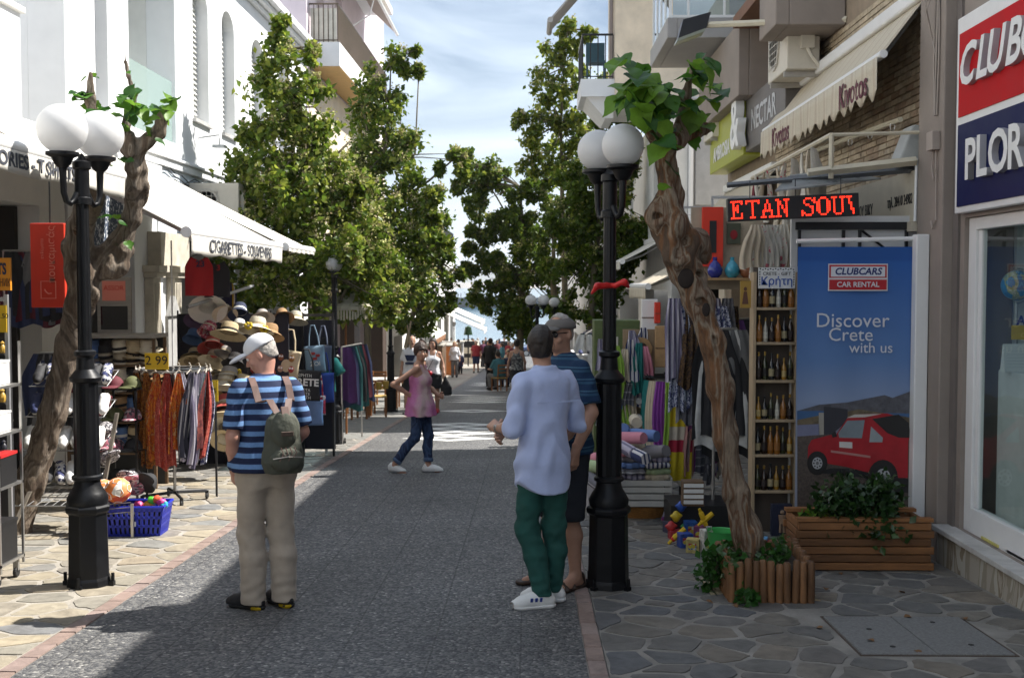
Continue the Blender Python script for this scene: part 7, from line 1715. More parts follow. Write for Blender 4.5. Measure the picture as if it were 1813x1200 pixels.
def owls(t, w_, h_):
 for i, (x, z, c) in enumerate(((-.08,-.10,(.20,.07,.03)),(.06,-.10,(.28,.14,.04)),(-.07,-.25,(.35,.22,.16)),(.07,-.24,(.30,.03,.03)))):
  b = MB(); b.ball((x,-.034,z), .045, 12, 8, (.85,.12,1)); b.build('owl_print', M('owl tint %d' % i if False else ['umber','ochre','rose','crimson'][i]+' print', c, .8), t, True)
  b = MB(); b.ball((x-.016,-.041,z+.015), .014, 8, 6, (1,.2,1)); b.ball((x+.016,-.041,z+.015), .014, 8, 6, (1,.2,1)); b.build('owl_eye_print', CARD_W, t)
def hearts(t, w_, h_):
 b = MB()
 for x, z in ((-.02,-.10),(.04,-.13),(0,-.17)): b.ball((x-.012,-.036,z), .02, 8, 6, (1,.15,1)); b.ball((x+.012,-.036,z), .02, 8, 6, (1,.15,1))
 b.build('heart_print', M('crimson print', (.4,.02,.03), .8), t); text('ZOI', .08, CARD_W, t, (0,-.045,-.24), FRONT)
def crete(t, w_, h_):
 text('CRETE', .13, CARD_W, t, (0,-.05,-.16), FRONT, bold=.004)
 for k in range(4): text(['ΚΡΗΤΗ','KRETA','CRETE','ΚΡΗΤΗ'][k], .055, CARD_W, t, (0,-.045,-.07+(-.05*k if k else 0)-(.14 if k > 0 else 0)), FRONT)
tote('cream tote bag printed with owls on the bag display', 511,620,14.6,.34,.36, M('natural canvas', (.50,.42,.28), .9, var=.1, bump=.2), 0, owls, 8)
tote('dusty blue tote bag with crimson hearts', 556,612,14.9,.27,.36, M('dusty blue canvas', (.16,.24,.32), .9, var=.1, bump=.2), .15, hearts, -4)
tote('black tote bag with white CRETE lettering below the owls', 541,655,14.75,.42,.40, M('black canvas', (.02,.02,.022), .9, var=.15), 0, crete, 3)
tote('royal blue tote bag hanging low beside the lamp', 575,660,15.1,.25,.40, M('royal blue canvas', (.02,.05,.25), .9, var=.1), .2, None, 0)
tote('light blue cloth bag low under the blue tote', 555,708,15.0,.26,.34, M('light blue canvas', (.18,.27,.48), .9, var=.15), .1, None, 0); tote('grey denim tote bag behind the hearts bag', 572,612,15.3,.24,.34, M('grey denim', (.10,.12,.17), .9, var=.1), 0, None, 0)
tote('crimson and white cloth bag above the light blue one', 567,700,15.05,.14,.26, Mpatch('crimson white print', [(.45,.03,.06),(.6,.58,.58),(.3,.02,.05)], 30), 0, None, 0)
bs = thing('bag_display', 'dark folding frame behind the tote bags', 'frame', (at(535,700,15.6).x, 15.6, gz(15.6))); b = MB()
for x in (-.4,0,.42): b.box(x,-.02,0,x+.03,.02,2.0)
b.box(-.4,-.015,1.95,.45,.015,1.99); b.build('frame', BLACK_M, bs); b = MB(); b.box(-.42,.05,.1,.45,.08,1.9); b.build('back_panel', M('dark backing sheet', (.02,.02,.03), .9), bs)
# mannequin torso
mq = thing('mannequin', 'small white headed mannequin in green t-shirt and dark hat by the lamp', 'mannequin', (at(577,690,15.7).x, 15.7, gz(15.7)), R(-15))
b = MB(); b.tube([(0,0,0),(0,0,1.0)], .02, 8); b.lathe([(.16,0),(.16,.02),(.02,.04)], 16); b.build('stand', STEEL, mq)
g = SDF((-.3,-.2,.85),(.3,.2,1.75), .012); g.rings([(.9,0,0,.15,.10),(1.1,0,0,.14,.09),(1.25,0,0,.17,.11),(1.36,0,0,.14,.08)], .02); g.cap((-.14,0,1.32),(-.24,0,1.16),.06,.07,.04,flat=True); g.cap((.14,0,1.32),(.24,0,1.16),.06,.07,.04,flat=True); g.build('shirt', M('sea green cotton', (.03,.24,.20), .8, var=.1), mq)
b = MB(); b.ball((0,0,1.50), .085, 14, 10, (.85,1,1.2)); b.tube([(0,0,1.34),(0,0,1.45)], .04, 10); b.build('head', CARD_W, mq, True); b = MB(); b.lathe([(.13,1.56),(.085,1.565),(.08,1.66),(.001,1.68)], 16); b.build('hat', STRAW_K, mq); b = MB(); b.tube([(-.10,-.10,1.36),(-.06,-.13,1.1),(-.12,-.1,.95)], .03, 6); b.build('red_scarf', REDC, mq)
# dark shop clutter behind: rails of clothes in the two left shops
RAILC = [M('rail cloth '+n, c, .85, var=.2) for n, c in (('navy',(.02,.03,.08)),('wine',(.09,.01,.02)),('grey',(.12,.12,.12)),('teal',(.02,.10,.10)),('white',(.5,.5,.48)),('orange',(.35,.12,.02)),('violet',(.09,.03,.13)),('black',(.015,.015,.017)))]
RN = ['navy','wine','grey','teal','white','orange','violet','black']
def rail(lab, x0, x1, Y0, Y1, ztop, n, L_, pick, grp, face=0, what='garment'):
 g0 = (gz(Y0)+gz(Y1))/2; t = thing('clothes_rail', lab, 'clothes rail', ((x0+x1)/2, (Y0+Y1)/2, g0))
 ox, oy, oz = t.location
 b = MB(); b.tube([(x0-ox,Y0-oy,ztop),(x1-ox,Y1-oy,ztop)], .014, 6)
 for x, y in ((x0,Y0),(x1,Y1)): b.tube([(x-ox,y-oy,0),(x-ox,y-oy,ztop)], .014, 6)
 b.build('rail', STEEL, t)
 for i in range(n):
  u = (i+.5)/n; c = pick[i % len(pick)]
  o = cloth_strip(.40,.46,L_*(.85+.2*((i*7)%5)/5),.02,i+int(Y0*7),.55).build('garment', RAILC[c], None, smooth=True, loc=(x0+(x1-x0)*u, Y0+(Y1-Y0)*u, oz+ztop-.01), rot=(0,0,face))
  tag(o, f'{RN[c]} {what}, {ORD[i]} on the {lab.split(" with ")[0]}', 'garment', grp)
rail('shadowed rail inside the left shop with dark garments', at(72,640,11.8).x, at(150,640,11.8).x, 11.8, 11.8, 1.5, 8, .8, [0,7,2,0,7,1,0,2], 'garments inside the left shop')
rail('dim rail at the back of the left shop with dark tops', at(5,420,12.2).x, at(110,420,12.2).x, 12.2, 12.2, 2.6, 8, .8, [7,1,0,7,2,0,7,1], 'dark tops at the back of the left shop')
rail('rail beside the second lamp with teal dresses', at(605,640,17.5).x, at(640,640,18.6).x, 17.5, 18.6, 1.55, 7, 1.0, [6,0,3,7,3,1,0], 'dresses beside the second lamp')
# cafe furniture in the shade of the left trees
CW = M('varnished cafe wood', (.25,.10,.03), .45, var=.2, scale=5)
def cafe_chair(loc, rz, lab, base=None):
 if base is not None:
  c = copy_tree(base); c.location = loc; c.rotation_euler = (0,0,rz); c['label'] = lab; return c
 t = thing('cafe_chair', lab, 'chair', loc, rz, 'cafe chairs')
 b = MB(); b.box(-.2,-.2,.43,.2,.2,.46); b.build('seat', M('rush seat', (.40,.27,.08), .8, var=.2, bump=.4), t, bevel=.008)
 for x, y, h in ((-.18,-.18,.43),(.18,-.18,.43),(-.18,.18,.90),(.18,.18,.90)):
  b = MB(); b.box(x-.018,y-.018,0,x+.018,y+.018,h if h < .5 else .43);
  if h > .5: b.hexa([(x-.017,y-.017,.46),(x+.017,y-.017,.46),(x+.017,y+.017,.46),(x-.017,y+.017,.46)],[(x-.017,y+.03,.9),(x+.017,y+.03,.9),(x+.017,y+.06,.9),(x-.017,y+.06,.9)])
  b.build('leg', CW, t)
 for z in (.6,.72,.84):
  b = MB(); y = .18+.045*(z-.46)/.44; b.box(-.163,y-.008,z,.163,y+.008,z+.05); b.build('back_slat', CW, t)
 return t
c0 = None
for i, (px, py, rz_, lab) in enumerate(((628,742,40,'cafe chair nearest the second left lamp'),(640,722,-120,'cafe chair tucked behind the front table'),(668,738,10,'cafe chair in front of the third lamp'),(676,718,170,'cafe chair behind the tree trunk'),(700,722,-60,'cafe chair beside the third lamp base'))):
 o = cafe_chair(on(px,py), R(rz_), lab, c0); c0 = c0 or o
for g_, r_z in SEATS:
 cafe_chair(g_, r_z+PI, f'cafe chair under the seated group on the right, at {["the teal shirt","the blue dress","the beige top","the maroon top","the grey top"][SEATS.index((g_, r_z))]}', c0)
t0 = None
for px, py, lab in ((636,735,'square cafe table by the second lamp, cream topped'),(678,725,'square cafe table behind the tree trunk'),(893,688,'cafe table among the seated people on the right')):
 g_ = on(px,py)
 if t0 is None:
  t0 = thing('cafe_table', lab, 'table', g_, 0, 'cafe tables'); b = MB(); b.box(-.36,-.36,.72,.36,.36,.75); b.build('tabletop', M('cream tabletop', (.5,.47,.42), .5), t0, bevel=.006)
  for x in (-.3,.3):
   for y in (-.3,.3): b = MB(); b.box(x-.02,y-.02,0,x+.02,y+.02,.718); b.build('leg', CW, t0)
 else: c = copy_tree(t0); c.location = g_; c['label'] = lab
for px, py, m, lab in ((671,690,'gold','yellow cup on the table behind the trunk'),(683,688,'gold','second yellow cup on the table behind the trunk'),(628,660,'gold','yellow hanging bag deep in the cafe shade'),(646,665,'green','green cloth bag hung on the chair by the trunk')):
 p = at(px,py,23.2); b = MB(); b.lathe([(.05,0),(.07,.12),(.06,.16),(.001,.16)], 12); o = b.build('cup' if 'cup' in lab else 'hanging_bag', SOUV[SN.index(m)], None, 30, loc=p); o.scale = (1,1,1) if 'cup' in lab else (1.8,1.2,2.6); tag(o, lab, 'cup' if 'cup' in lab else 'bag')
um = thing('fringed_parasol', 'pale fringed parasol above the cafe behind the second lamp', 'parasol', (at(612,560,19.5).x, 19.5, gz(19.5))); um.scale = (.62,.62,.92)
b = MB(); b.lathe([(.75,2.35),(.74,2.42),(.03,2.75)], 10); b.build('canopy', M('straw fringe', (.42,.39,.30), .9, var=.2), um); b = MB(); b.tube([(0,0,0),(0,0,2.75)], .03, 8); b.build('pole', CW, um)
b = MB()
for k in range(60): a = k*2*PI/60; b.obox((.75*math.cos(a),.75*math.sin(a),2.27+U(-.02,.02)), (.05,.008,.18+U(-.05,.05)), (0,0,a+PI/2))
tag(b.build('fringe', M('straw fringe', (.42,.39,.30), .9, var=.2), um), kind='stuff')
# ================================================================== RIGHT SIDE: signs, awning, banner
SIGN_W = M('sign white', (.70,.70,.69), .4, var=.05); SIGN_R = M('sign red', (.46,.008,.012), .6, var=.06, spec=.12); SIGN_N = M('sign navy', (.005,.01,.065), .5, var=.08, spec=.12); SILV = M('letter edge silver', (.36,.35,.36), .4, var=.1)
cs = thing('shop_sign', 'large red and navy shop sign with raised white letters above the display window', 'sign', (RX, 7.2, 2.9))
b = MB(); b.box(-.07,-1.6,-.67,-.003,1.06,.72); b.build('frame', SIGN_W, cs, bevel=.008)
b = MB(); b.box(-.078,-1.55,.01,-.0705,1.0,.60); b.build('red_panel', SIGN_R, cs); b = MB(); b.box(-.078,-1.55,-.625,-.0705,1.0,-.045); b.build('navy_panel', SIGN_N, cs)
def letters(word, size, parent, y0, z, x, shear, gap=.022):
 y = y0
 for ch in word:
  me = text_mesh('letter', ch, size, SIGN_W, extrude=.022, shear=shear, bold=.008, align='LEFT'); me.materials.append(SILV)
  a = np.empty(len(me.vertices)*3, np.float32); me.vertices.foreach_get('co', a); a = a.reshape(-1,3); w_ = a[:,0].max()-a[:,0].min(); a[:,0] -= a[:,0].min(); me.vertices.foreach_set('co', a.ravel())
  nn = np.empty(len(me.polygons)*3, np.float32); me.polygons.foreach_get('normal', nn); me.polygons.foreach_set('material_index', (np.abs(nn.reshape(-1,3)[:,2]) < .5).astype(np.int32))
  inst('letter', me, parent, (x, y, z), FACE_L); y -= w_*.93 + gap
letters('CLUBCARS', .39, cs, .86, .33, -.10, .28, .012); letters('PLORA', .39, cs, .74, -.33, -.10, .0, .03)
# things in the display window
g = thing('globe', 'small desk globe behind the display window glass', 'globe', (3.40,7.93,1.125)); b = MB(); b.ball((0,0,.59), .105, 24, 16); b.build('sphere', Mpatch('world map print', [(.05,.22,.45),(.06,.26,.5),(.05,.24,.48),(.32,.36,.2),(.5,.48,.38)], 9, .3, 'noise', soft=False), g, True)
b = MB(); b.lathe([(.09,0),(.09,.015),(.015,.03),(.012,.46)], 16); b.tube([(0,0,.46),(.1,0,.5),(.125,0,.59),(.09,0,.69),(0,0,.71)], .007, 6); b.build('stand', ALU_G, g)
t = thing('desk_calendar', 'white desk calendar on the counter in the display window', 'calendar', (3.40,7.82,1.122)); b = MB(); b.hexa([(-.13,-.03,0),(.13,-.03,0),(.13,.05,0),(-.13,.05,0)],[(-.13,.008,.19),(.13,.008,.19),(.13,.012,.19),(-.13,.012,.19)]); b.build('card', CARD_W, t)
b = MB()
for k in range(6): b.box(-.11,-.024+.0062*k*.6,.03+k*.022,.11,-.0225+.0062*k*.6,.0315+k*.022)
b.build('printed_lines', M('pale ink', (.3,.33,.4), .6, var=0), t)
t = thing('counter_sign', 'yellow counter sign with blue lettering under the globe', 'sign', (3.46,7.86,1.34)); b = MB(); b.box(-.12,-.005,0,.12,.005,.1); b.build('board', YEL, t); text('AME', .09, M('blue ink', (.01,.03,.25), .5, var=0), t, (-.0,-.007,.13), FRONT, bold=.003); b = MB(); b.tube([(0,0,-.22),(0,0,0)], .008, 6); b.build('stem', ALU_G, t)
for i, (x, y, c) in enumerate(((3.30,7.55,(.12,.22,.4)),(3.27,7.75,(.5,.45,.12)),(3.28,7.35,(.3,.1,.1)))):
 o = MB().box(-.1,-.14,0,.1,.14,.018).build('brochure', M(['blue','yellow','red'][i]+' brochure', c, .4, var=.3, scale=20), None, loc=(x,y,-.055)); tag(o, ['blue','yellow','dark red'][i]+' brochure lying flat in the bottom of the display window', 'brochure')
t = thing('leaning_board', 'black board leaning inside the display window at the frame edge', 'board', (3.26,7.22,-.055)); b = MB(); b.hexa([(-.03,-.2,0),(.0,-.2,0),(0,.12,0),(-.03,.12,0)],[(-.0,-.2,.6),(.03,-.2,.6),(.03,.06,.6),(0,.06,.6)]); b.build('board', BKC, t)
# cables and a junction box on the pilaster
t = thing('wall_cables', 'bundle of beige cables with junction box running down the taupe pilaster', 'cable', (3.05,8.55,2.7)); b = MB()
for k in range(4): b.tube([(-.012-.008*(k%2), -.03+k*.02+.012*math.sin(i*1.3+k), 1.6-i*.22) for i in range(7)], .007, 5)
b.tube([(-.015,-.02,.1),(-.02,-.04,-.12),(-.02,0,-.2),(-.02,.04,-.1),(-.015,.03,.1)], .006, 5); b.tube([(-.015,-.03,-.1),(-.015,-.05,-.5),(-.015,.02,-.56),(-.015,.06,-.5)], .006, 5)
for k in range(3): b.tube([(-.02,-.04+.03*k,1.3),(-.10,.02*k,1.05+.05*k),(-.03,.05,.85),(-.015,.0,.7)], .006, 5)
b.build('cable', CABLE, t); b = MB(); b.box(-.06,-.07,.02,-.002,.06,.16); b.build('junction_box', CABLE, t, bevel=.004)
# awning with scalloped valance
KCL = Mstripe('beige striped awning', [(0,(.58,.52,.41)),(.5,(.54,.47,.36)),(.6,(.60,.54,.43)),(.8,(.52,.44,.34))], .3, 'Y', .9, transl=.1)
_d = DARKTXT; DARKTXT = M('plum lettering', (.12,.03,.045), .8, var=.05)
ka = awning('beige awning with scalloped valance lettered Kivotos beneath the grey balcony', 8.98, 13.4, 3.12, 3.99, 2.77, 3.53, .33, KCL, [('Kivotos', 9.62), ('Kivotos', 12.35)], .27, True, -1, sag=.0, br=.032)
for o in [c for v in ka.children for c in v.children]: o.scale = (1,1.1,1)
DARKTXT = _d
# green and brown lettered box sign
nsg = thing('shop_sign', 'olive and brown box sign lettered AMBROSIA and NECTAR with big ampersand', 'sign', (2.86,15.2,3.45)); OLV = M('olive sign face', (.32,.35,.025), .5, var=.06)
b = MB(); b.box(0,.02,.0,.27,2.8,.78); b.build('olive_box', OLV, nsg, bevel=.01); b = MB(); b.box(.03,-2.3,.03,.27,.018,.72); b.build('brown_box', M('brown grey sign face', (.10,.09,.085), .5, var=.1), nsg, bevel=.01); b = MB(); b.box(-.006,.02,.781,.27,2.8,.80); b.build('rim', M('dark red rim', (.12,.04,.03), .6), nsg)
text('AMBROSIA', .29, CARD_W, nsg, (-.004,1.74,.24), FACE_L, bold=.008); text('NECTAR', .38, ALU_G, nsg, (.026,-1.1,.38), FACE_L, bold=.008); text('&', .95, CARD_W, nsg, (-.06,.10,.40), FACE_L, extrude=.055, bold=.02)
# rails and small canopy over the souvenir front
CRM = M('cream painted steel', (.55,.50,.38), .5, var=.12)
t = thing('hook_rail', 'cream wall rail with rings under the scalloped awning', 'rail', (3.02,10.9,3.08)); b = MB(); b.tube([(0,-1.6,-.02),(0,1.6,.06)], .022, 6); b.build('bar', CRM, t)
for k in range(5):
 b = MB(); y = -1.4+k*.62; b.tube([(.02*math.sin(a),y,-.05+.035*math.cos(a)+.02*k*.6) for a in [q*PI/4 for q in range(9)]], .005, 4); b.build('ring', STEEL, t)
t = thing('garment_rail', 'cream steel hanging frame carrying the white dresses', 'frame', (2.37,10.4,2.85)); b = MB(); b.tube([(0,-1.45,.04),(0,1.7,0)], .02, 6); b.tube([(0,-1.45,.04),(0,-1.45,-.30)], .02, 6); b.tube([(0,-1.45,.04),(.75,-1.45,.06)], .016, 6); b.tube([(0,1.7,0),(.75,1.7,.02)], .016, 6); b.build('bar', CRM, t)
t = thing('canopy_frame', 'grey and beige canopy frame with cloudy plastic sheet above the red sign', 'canopy', (2.4,8.9,2.6))
def pxb(b, a, c, Y, r, n=4): b.tube([at(a[0],a[1],Y)-t.location, at(c[0],c[1],Y)-t.location], r, n)
b = MB(); pxb(b,(1287,328),(1402,318),8.95,.022); pxb(b,(1395,318),(1618,300),9.1,.028); b.build('grey_bar', M('grey bar', (.13,.14,.15), .5), t)
b = MB(); pxb(b,(1430,306),(1470,300),8.9,.03); pxb(b,(1470,302),(1622,285),8.95,.035); b.build('beige_beam', CRM, t); b = MB(); pxb(b,(1623,280),(1620,392),8.97,.012,6); b.build('white_post', ALU_W, t)
b = MB(); A_ = [at(1372,340,8.7),at(1440,332,8.8),at(1560,318,9.3),at(1470,303,9.6),at(1400,312,9.3)]; b.hexa([p-t.location for p in A_],[p-t.location+Vector((0,0,.012)) for p in A_]); b.build('plastic_sheet', M('cloudy plastic', (.36,.38,.38), .3, var=.3, scale=9, transl=.3), t)
t = thing('folded_awning', 'beige folded awning board with small phone lettering beside the pilaster', 'awning', (3.06,10.3,2.38)); b = MB(); b.box(-.02,-1.32,-.16,.02,1.8,.24); b.box(-.05,-1.32,-.24,.01,1.8,-.163); b.build('valance', M('beige awning cloth', (.50,.45,.35), .9, var=.08), t)
text('ΣΟΥΒΕΝΙΡ ΟΥ ΒΙΚΥ', .13, INK, t, (-.023,.25,.0), FACE_L, sx=.8); text('τηλ. 28410 24982', .12, INK, t, (-.023,-.95,.02), FACE_L, sx=.7)
t = thing('floodlight', 'grey floodlight housing on the stone wall beside the pilaster', 'floodlight', (3.05,9.15,2.82)); b = MB(); b.hexa([(-.14,-.13,-.16),(.06,-.13,-.16),(.06,.13,-.16),(-.14,.13,-.16)],[(-.02,-.12,.16),(.10,-.12,.16),(.10,.12,.16),(-.02,.12,.16)]); b.build('housing', M('pale grey housing', (.38,.39,.37), .5, var=.1), t, bevel=.012)
fl = thing('floodlight', 'black floodlight on a white arm projecting from the balconies', 'floodlight', at(1240,45,12.5)); b = MB(); q = at(1500,35,11.5)-Vector(fl.location); b.tube([(0,0,0),q], .035, 6); b.build('arm', CRM, fl); b = MB(); b.hexa([(-.25,-.1,-.16),(.05,-.1,-.05),(.05,.12,-.05),(-.25,.12,-.16)],[(-.2,-.1,.04),(.1,-.1,.12),(.1,.12,.12),(-.2,.12,.04)]); b.build('housing', BLACK_M, fl); b = MB(); b.hexa([(-.27,-.11,-.20),(.03,-.11,-.09),(.03,.13,-.09),(-.27,.13,-.20)],[(-.26,-.11,-.165),(.04,-.11,-.055),(.04,.13,-.055),(-.26,.13,-.165)]); b.build('glass', M('floodlight glass', (.25,.27,.22), .2), fl)
# LED sign
LED = {'E':['######.','.#...#.','.#.#...','.###...','.###...','.#.#...','.#...#.','.#...#.','######.'],'T':['#######','#..#..#','...#...','...#...','...#...','...#...','...#...','...#...','..###..'],'A':['...#...','...#...','..#.#..','..#.#..','..#.#..','.#####.','.#...#.','.#...#.','###.###'],
'N':['##..###','.##..#.','.##..#.','.#.#.#.','.#.#.#.','.#..##.','.#..##.','.#...#.','###..#.'],'S':['..###.#','.#...##','.#....#','..##...','....##.','.....#.','#....#.','##...#.','#.###..'],'O':['..###..','.#...#.','##...##','##...##','##...##','##...##','##...##','.#...#.','..###..'],'U':['###.###','.#...#.','.#...#.','.#...#.','.#...#.','.#...#.','.#...#.','.#...#.','..###..'],'V':['###.','.#..','.#..','.##.','..#.','..#.','..##','...#','...#']}
pa, pe = at(1287,373,8.8), at(1519,362,8.8); tilt = math.atan2(pe.z-pa.z, pe.x-pa.x); wl_ = (pe-pa).length
ls = thing('led_sign', 'black LED sign with red dot letters ETAN SOUV', 'led sign', pa); ls.rotation_euler = (0,-tilt,0)
b = MB(); b.box(0,-.03,-.088,wl_,.03,.088); b.build('housing', BLACK_M, ls, bevel=.004)
d = MB(); dk = MB(); pit = .0157; x = .03
for wd in ('ETAN',' ','SOUV'):
 for ch in wd:
  if ch == ' ': x += .085; continue
  for r_, row in enumerate(LED[ch]):
   for c_, q in enumerate(row):
    if q == '#' and x+c_*pit < wl_-.012:
     for e in (0,1): d.obox((x+c_*pit+.0038*e, -.032, (4-r_)*pit+.0038*e-.002), (.004,.006,.004) if e else (.0085,.006,.0105))
  x += 7.3*pit
tag(d.build('lit_dots', M('lit red', (.4,.01,.005), .5, var=0, emit=(1,.025,.008), estr=2.2), ls), kind='stuff')
for k in range(3): b = MB(); b.tube([(.18+.35*k,0,.088),(.18+.35*k+.01,.02,.22)], .004, 5); b.build('hanging_wire', CABLE_D, ls)
# ---- banner on its post
BY = 8.75; bn = thing('advertising_banner', 'tall blue car rental banner hung on a white post', 'banner', (2.55, BY, gz(BY)))
def B(px, py, d=0): v = at(px, py, BY); return (v.x-2.55, -d, v.z-gz(BY))
def bprint():
 m, n, b_, l = nodes_of('banner sky print'); t_ = n.nodes.new('ShaderNodeTexCoord'); s_ = n.nodes.new('ShaderNodeSeparateXYZ'); l(t_.outputs['Object'], s_.inputs[0]); mr = n.nodes.new('ShaderNodeMapRange'); mr.inputs['From Min'].default_value = .6; mr.inputs['From Max'].default_value = 2.4; l(s_.outputs['Z'], mr.inputs['Value'])
 r = n.nodes.new('ShaderNodeValToRGB'); e = r.color_ramp.elements; e.new(.55); e.new(.93)
 for el, (p_, c) in zip(e, ((.15,(.36,.40,.50)),(.5,(.10,.20,.42)),(.92,(.016,.10,.36)),(.935,(.008,.075,.30)))): el.position = p_; el.color = (*c,1)
 l(mr.outputs[0], r.inputs[0]); l(r.outputs[0], b_.inputs['Base Color']); b_.inputs['Roughness'].default_value = .55; return m
g = MB(); x0_, x1_ = B(1411,600)[0], B(1618,600)[0]; zt, zb_ = B(1500,437)[2], B(1500,922)[2]
g.grid(lambda u, v: (x0_+(x1_-x0_)*u, .008*math.sin(u*14)*(.3+v)+.006, zt+(zb_-zt)*v), 24, 16); g.build('cloth', bprint(), bn, True)
def pr(nm, pts, col, d, rough=.55, var=.1, scale=9):
 b = MB(); b.add([B(x, y, d) for x, y in pts], [tuple(range(len(pts)))]); return b.build('print', M('print '+nm, col, rough, var=var, scale=scale), bn)
pr('hills', [(1411,727),(1450,716),(1500,712),(1530,706),(1566,699),(1580,704),(1618,690),(1618,735),(1411,735)], (.085,.085,.10), .006, var=.4, scale=16); pr('sea', [(1411,727),(1450,727),(1618,732),(1618,748),(1411,748)], (.04,.11,.25), .0075); pr('far rocks', [(1411,743),(1450,735),(1470,726),(1500,728),(1520,724),(1560,730),(1618,740),(1618,755),(1411,752)], (.13,.10,.06), .009, var=.5, scale=20)
pr('lagoon', [(1411,752),(1450,750),(1450,775),(1411,772)], (.17,.18,.28), .0105); pr('mill', [(1458,719),(1500,724),(1500,745),(1470,770),(1458,770)], (.03,.03,.04), .0105); pr('mill wall', [(1449,730),(1458,730),(1458,770),(1449,768)], (.32,.30,.26), .0105); pr('gravel', [(1411,772),(1470,768),(1618,768),(1618,922),(1411,922)], (.085,.066,.055), .0115, var=.45, scale=60)
pr('car shade', [(1445,836),(1530,845),(1560,868),(1614,872),(1614,850),(1560,830),(1470,828)], (.012,.012,.014), .013); pr('car body', [(1429,812),(1430,790),(1436,778),(1470,769),(1479,769),(1499,740),(1512,733),(1570,731),(1596,740),(1610,772),(1607,780),(1606,845),(1590,845),(1570,828),(1545,838),(1500,826),(1465,820),(1455,806),(1440,802)], (.36,.012,.02), .0145, .4, .2, 6)
pr('car roof', [(1498,739),(1512,733),(1560,732),(1530,738)], (.5,.46,.42), .016); pr('car window', [(1483,766),(1499,744),(1530,743),(1525,775),(1485,774)], (.20,.24,.27), .016, .2); pr('rear window', [(1538,782),(1541,754),(1562,774),(1561,782)], (.30,.34,.36), .016, .2); pr('soft top', [(1543,741),(1590,733),(1608,748),(1611,774),(1590,774),(1570,766)], (.016,.015,.015), .016); pr('door line', [(1470,796),(1540,806),(1540,810),(1470,800)], (.42,.20,.18), .0165)
pr('car notice', [(1485,781),(1508,782),(1508,797),(1485,795)], (.6,.58,.56), .0165, var=0); pr('notice foot', [(1485,791),(1508,793),(1508,797),(1485,795)], (.3,.03,.03), .0172, var=0); pr('mirror', [(1471,767),(1478,762),(1481,772),(1473,774)], (.012,.012,.013), .017)
for cx_, cy_, r_ in ((1446,819,17),(1562,844,25)):
 for q, nm, c, dd in ((1.25,'arch',(.015,.012,.012),.0172),(1.0,'tyre',(.016,.016,.017),.018),(.62,'rim',(.42,.43,.45),.0188),(.18,'hub',(.15,.15,.16),.0196)): pr(nm, [(cx_+r_*.85*q*math.cos(a), cy_+r_*q*math.sin(a)) for a in [k*PI/10 for k in range(20)]][::-1], c, dd, var=.05)
 for k in range(8): a = k*PI/4; pr('wheel hole', [(cx_+r_*.36*math.cos(a)+r_*.09*math.cos(v), cy_+r_*.42*math.sin(a)+r_*.1*math.sin(v)) for v in [j*PI/3 for j in range(6)]][::-1], (.03,.03,.03), .0196, var=0)
PRW = M('print white', (.62,.64,.68), .55, var=0); PRR = M('print red', (.42,.012,.02), .5, var=0); PRN = M('print navy', (.01,.02,.13), .5, var=0)
def bbox(x0, y0, x1, y1, m, d): a, c = B(x0,y1), B(x1,y0); MB().box(a[0],-d-.001,a[2],c[0],-d,c[2]).build('print', m, bn)
bbox(1465,467,1571,515,PRW,.014); bbox(1467,469,1569,492,PRR,.0155); bbox(1470,472,1566,490,PRW,.017); bbox(1467,495,1569,513,PRR,.0155)
for s_, sz, px_, py_, m_, kw in (('CLUBCARS',.073,1518,481,PRN,dict(shear=.18,bold=.0022)),('CAR RENTAL',.055,1518,504,PRW,dict(bold=.001)),('Discover',.155,1508,568,PRW,{}),('Crete',.145,1505,593,PRW,{}),('with us',.115,1541,616,PRW,{}),('www',.07,1474,888,PRW,{})): v = B(px_,py_,.0185); text(s_, sz, m_, bn, v, FRONT, extrude=.0006, **kw)
ps = thing('banner_post', 'white square post and arm that carry the blue banner', 'post', (3.0, BY-.05, gz(BY))); b = MB(); b.box(-.055,-.05,0,.045,.05,2.47); b.build('post', ALU_W, ps, bevel=.008); b = MB(); b.tube([(-.94,.05,2.42),(-.02,.05,2.44)], .018, 10); b.build('arm', ALU_W, ps)
t = thing('folded_shutter', 'white folded shutter with black frame bars behind the banner', 'shutter', (2.6,9.12,gz(9.1))); b = MB(); b.box(-.5,-.02,.25,.5,.02,2.65); b.build('panel', M('shutter white', (.58,.58,.57), .5, var=.05), t)
b = MB(); b.box(-.47,-.05,2.54,.5,-.022,2.60)
for x in (-.45,-.10,.03,.40): b.box(x,-.048,2.25,x+.022,-.0225,2.537)
b.tube([(.06,-.035,2.53),(.36,-.035,2.3)], .01, 5); b.build('bar', BLACK_M, t)
# ---- planter box, log bed
TIMB = M('stained pine', (.20,.085,.028), .6, var=.32, scale=3.5, bump=.3, bscale=18, stretch=(1,9,9), rand=.3); LOGM = M('stained log', (.17,.08,.032), .65, var=.4, scale=5, bump=.4, bscale=22, stretch=(9,9,1), rand=.4); SOIL = M('dark soil', (.035,.027,.02), .95, var=.5, scale=30, bump=1)
pl = thing('planter_box', 'long stained timber planter box before the blue banner', 'planter', (2.41,8.05,gz(8.2))); W2, D2 = .475, .42
def plank(a, c): b = MB(); b.box(*a, *c); return b.build('plank', TIMB, pl, bevel=.005)
for k in range(6):
 z0_, z1_ = .02+k*.058, .02+k*.058+.052; o_ = .022 if k % 2 else 0
 plank((-W2-.02+o_,0,z0_),(W2+.02-o_,.035,z1_)); plank((-W2-.02+o_,D2-.035,z0_),(W2+.02-o_,D2,z1_)); plank((-W2,.037,z0_+.002),(-W2+.035,D2-.037,z1_)); plank((W2-.035,.037,z0_+.002),(W2,D2-.037,z1_))
b = MB()
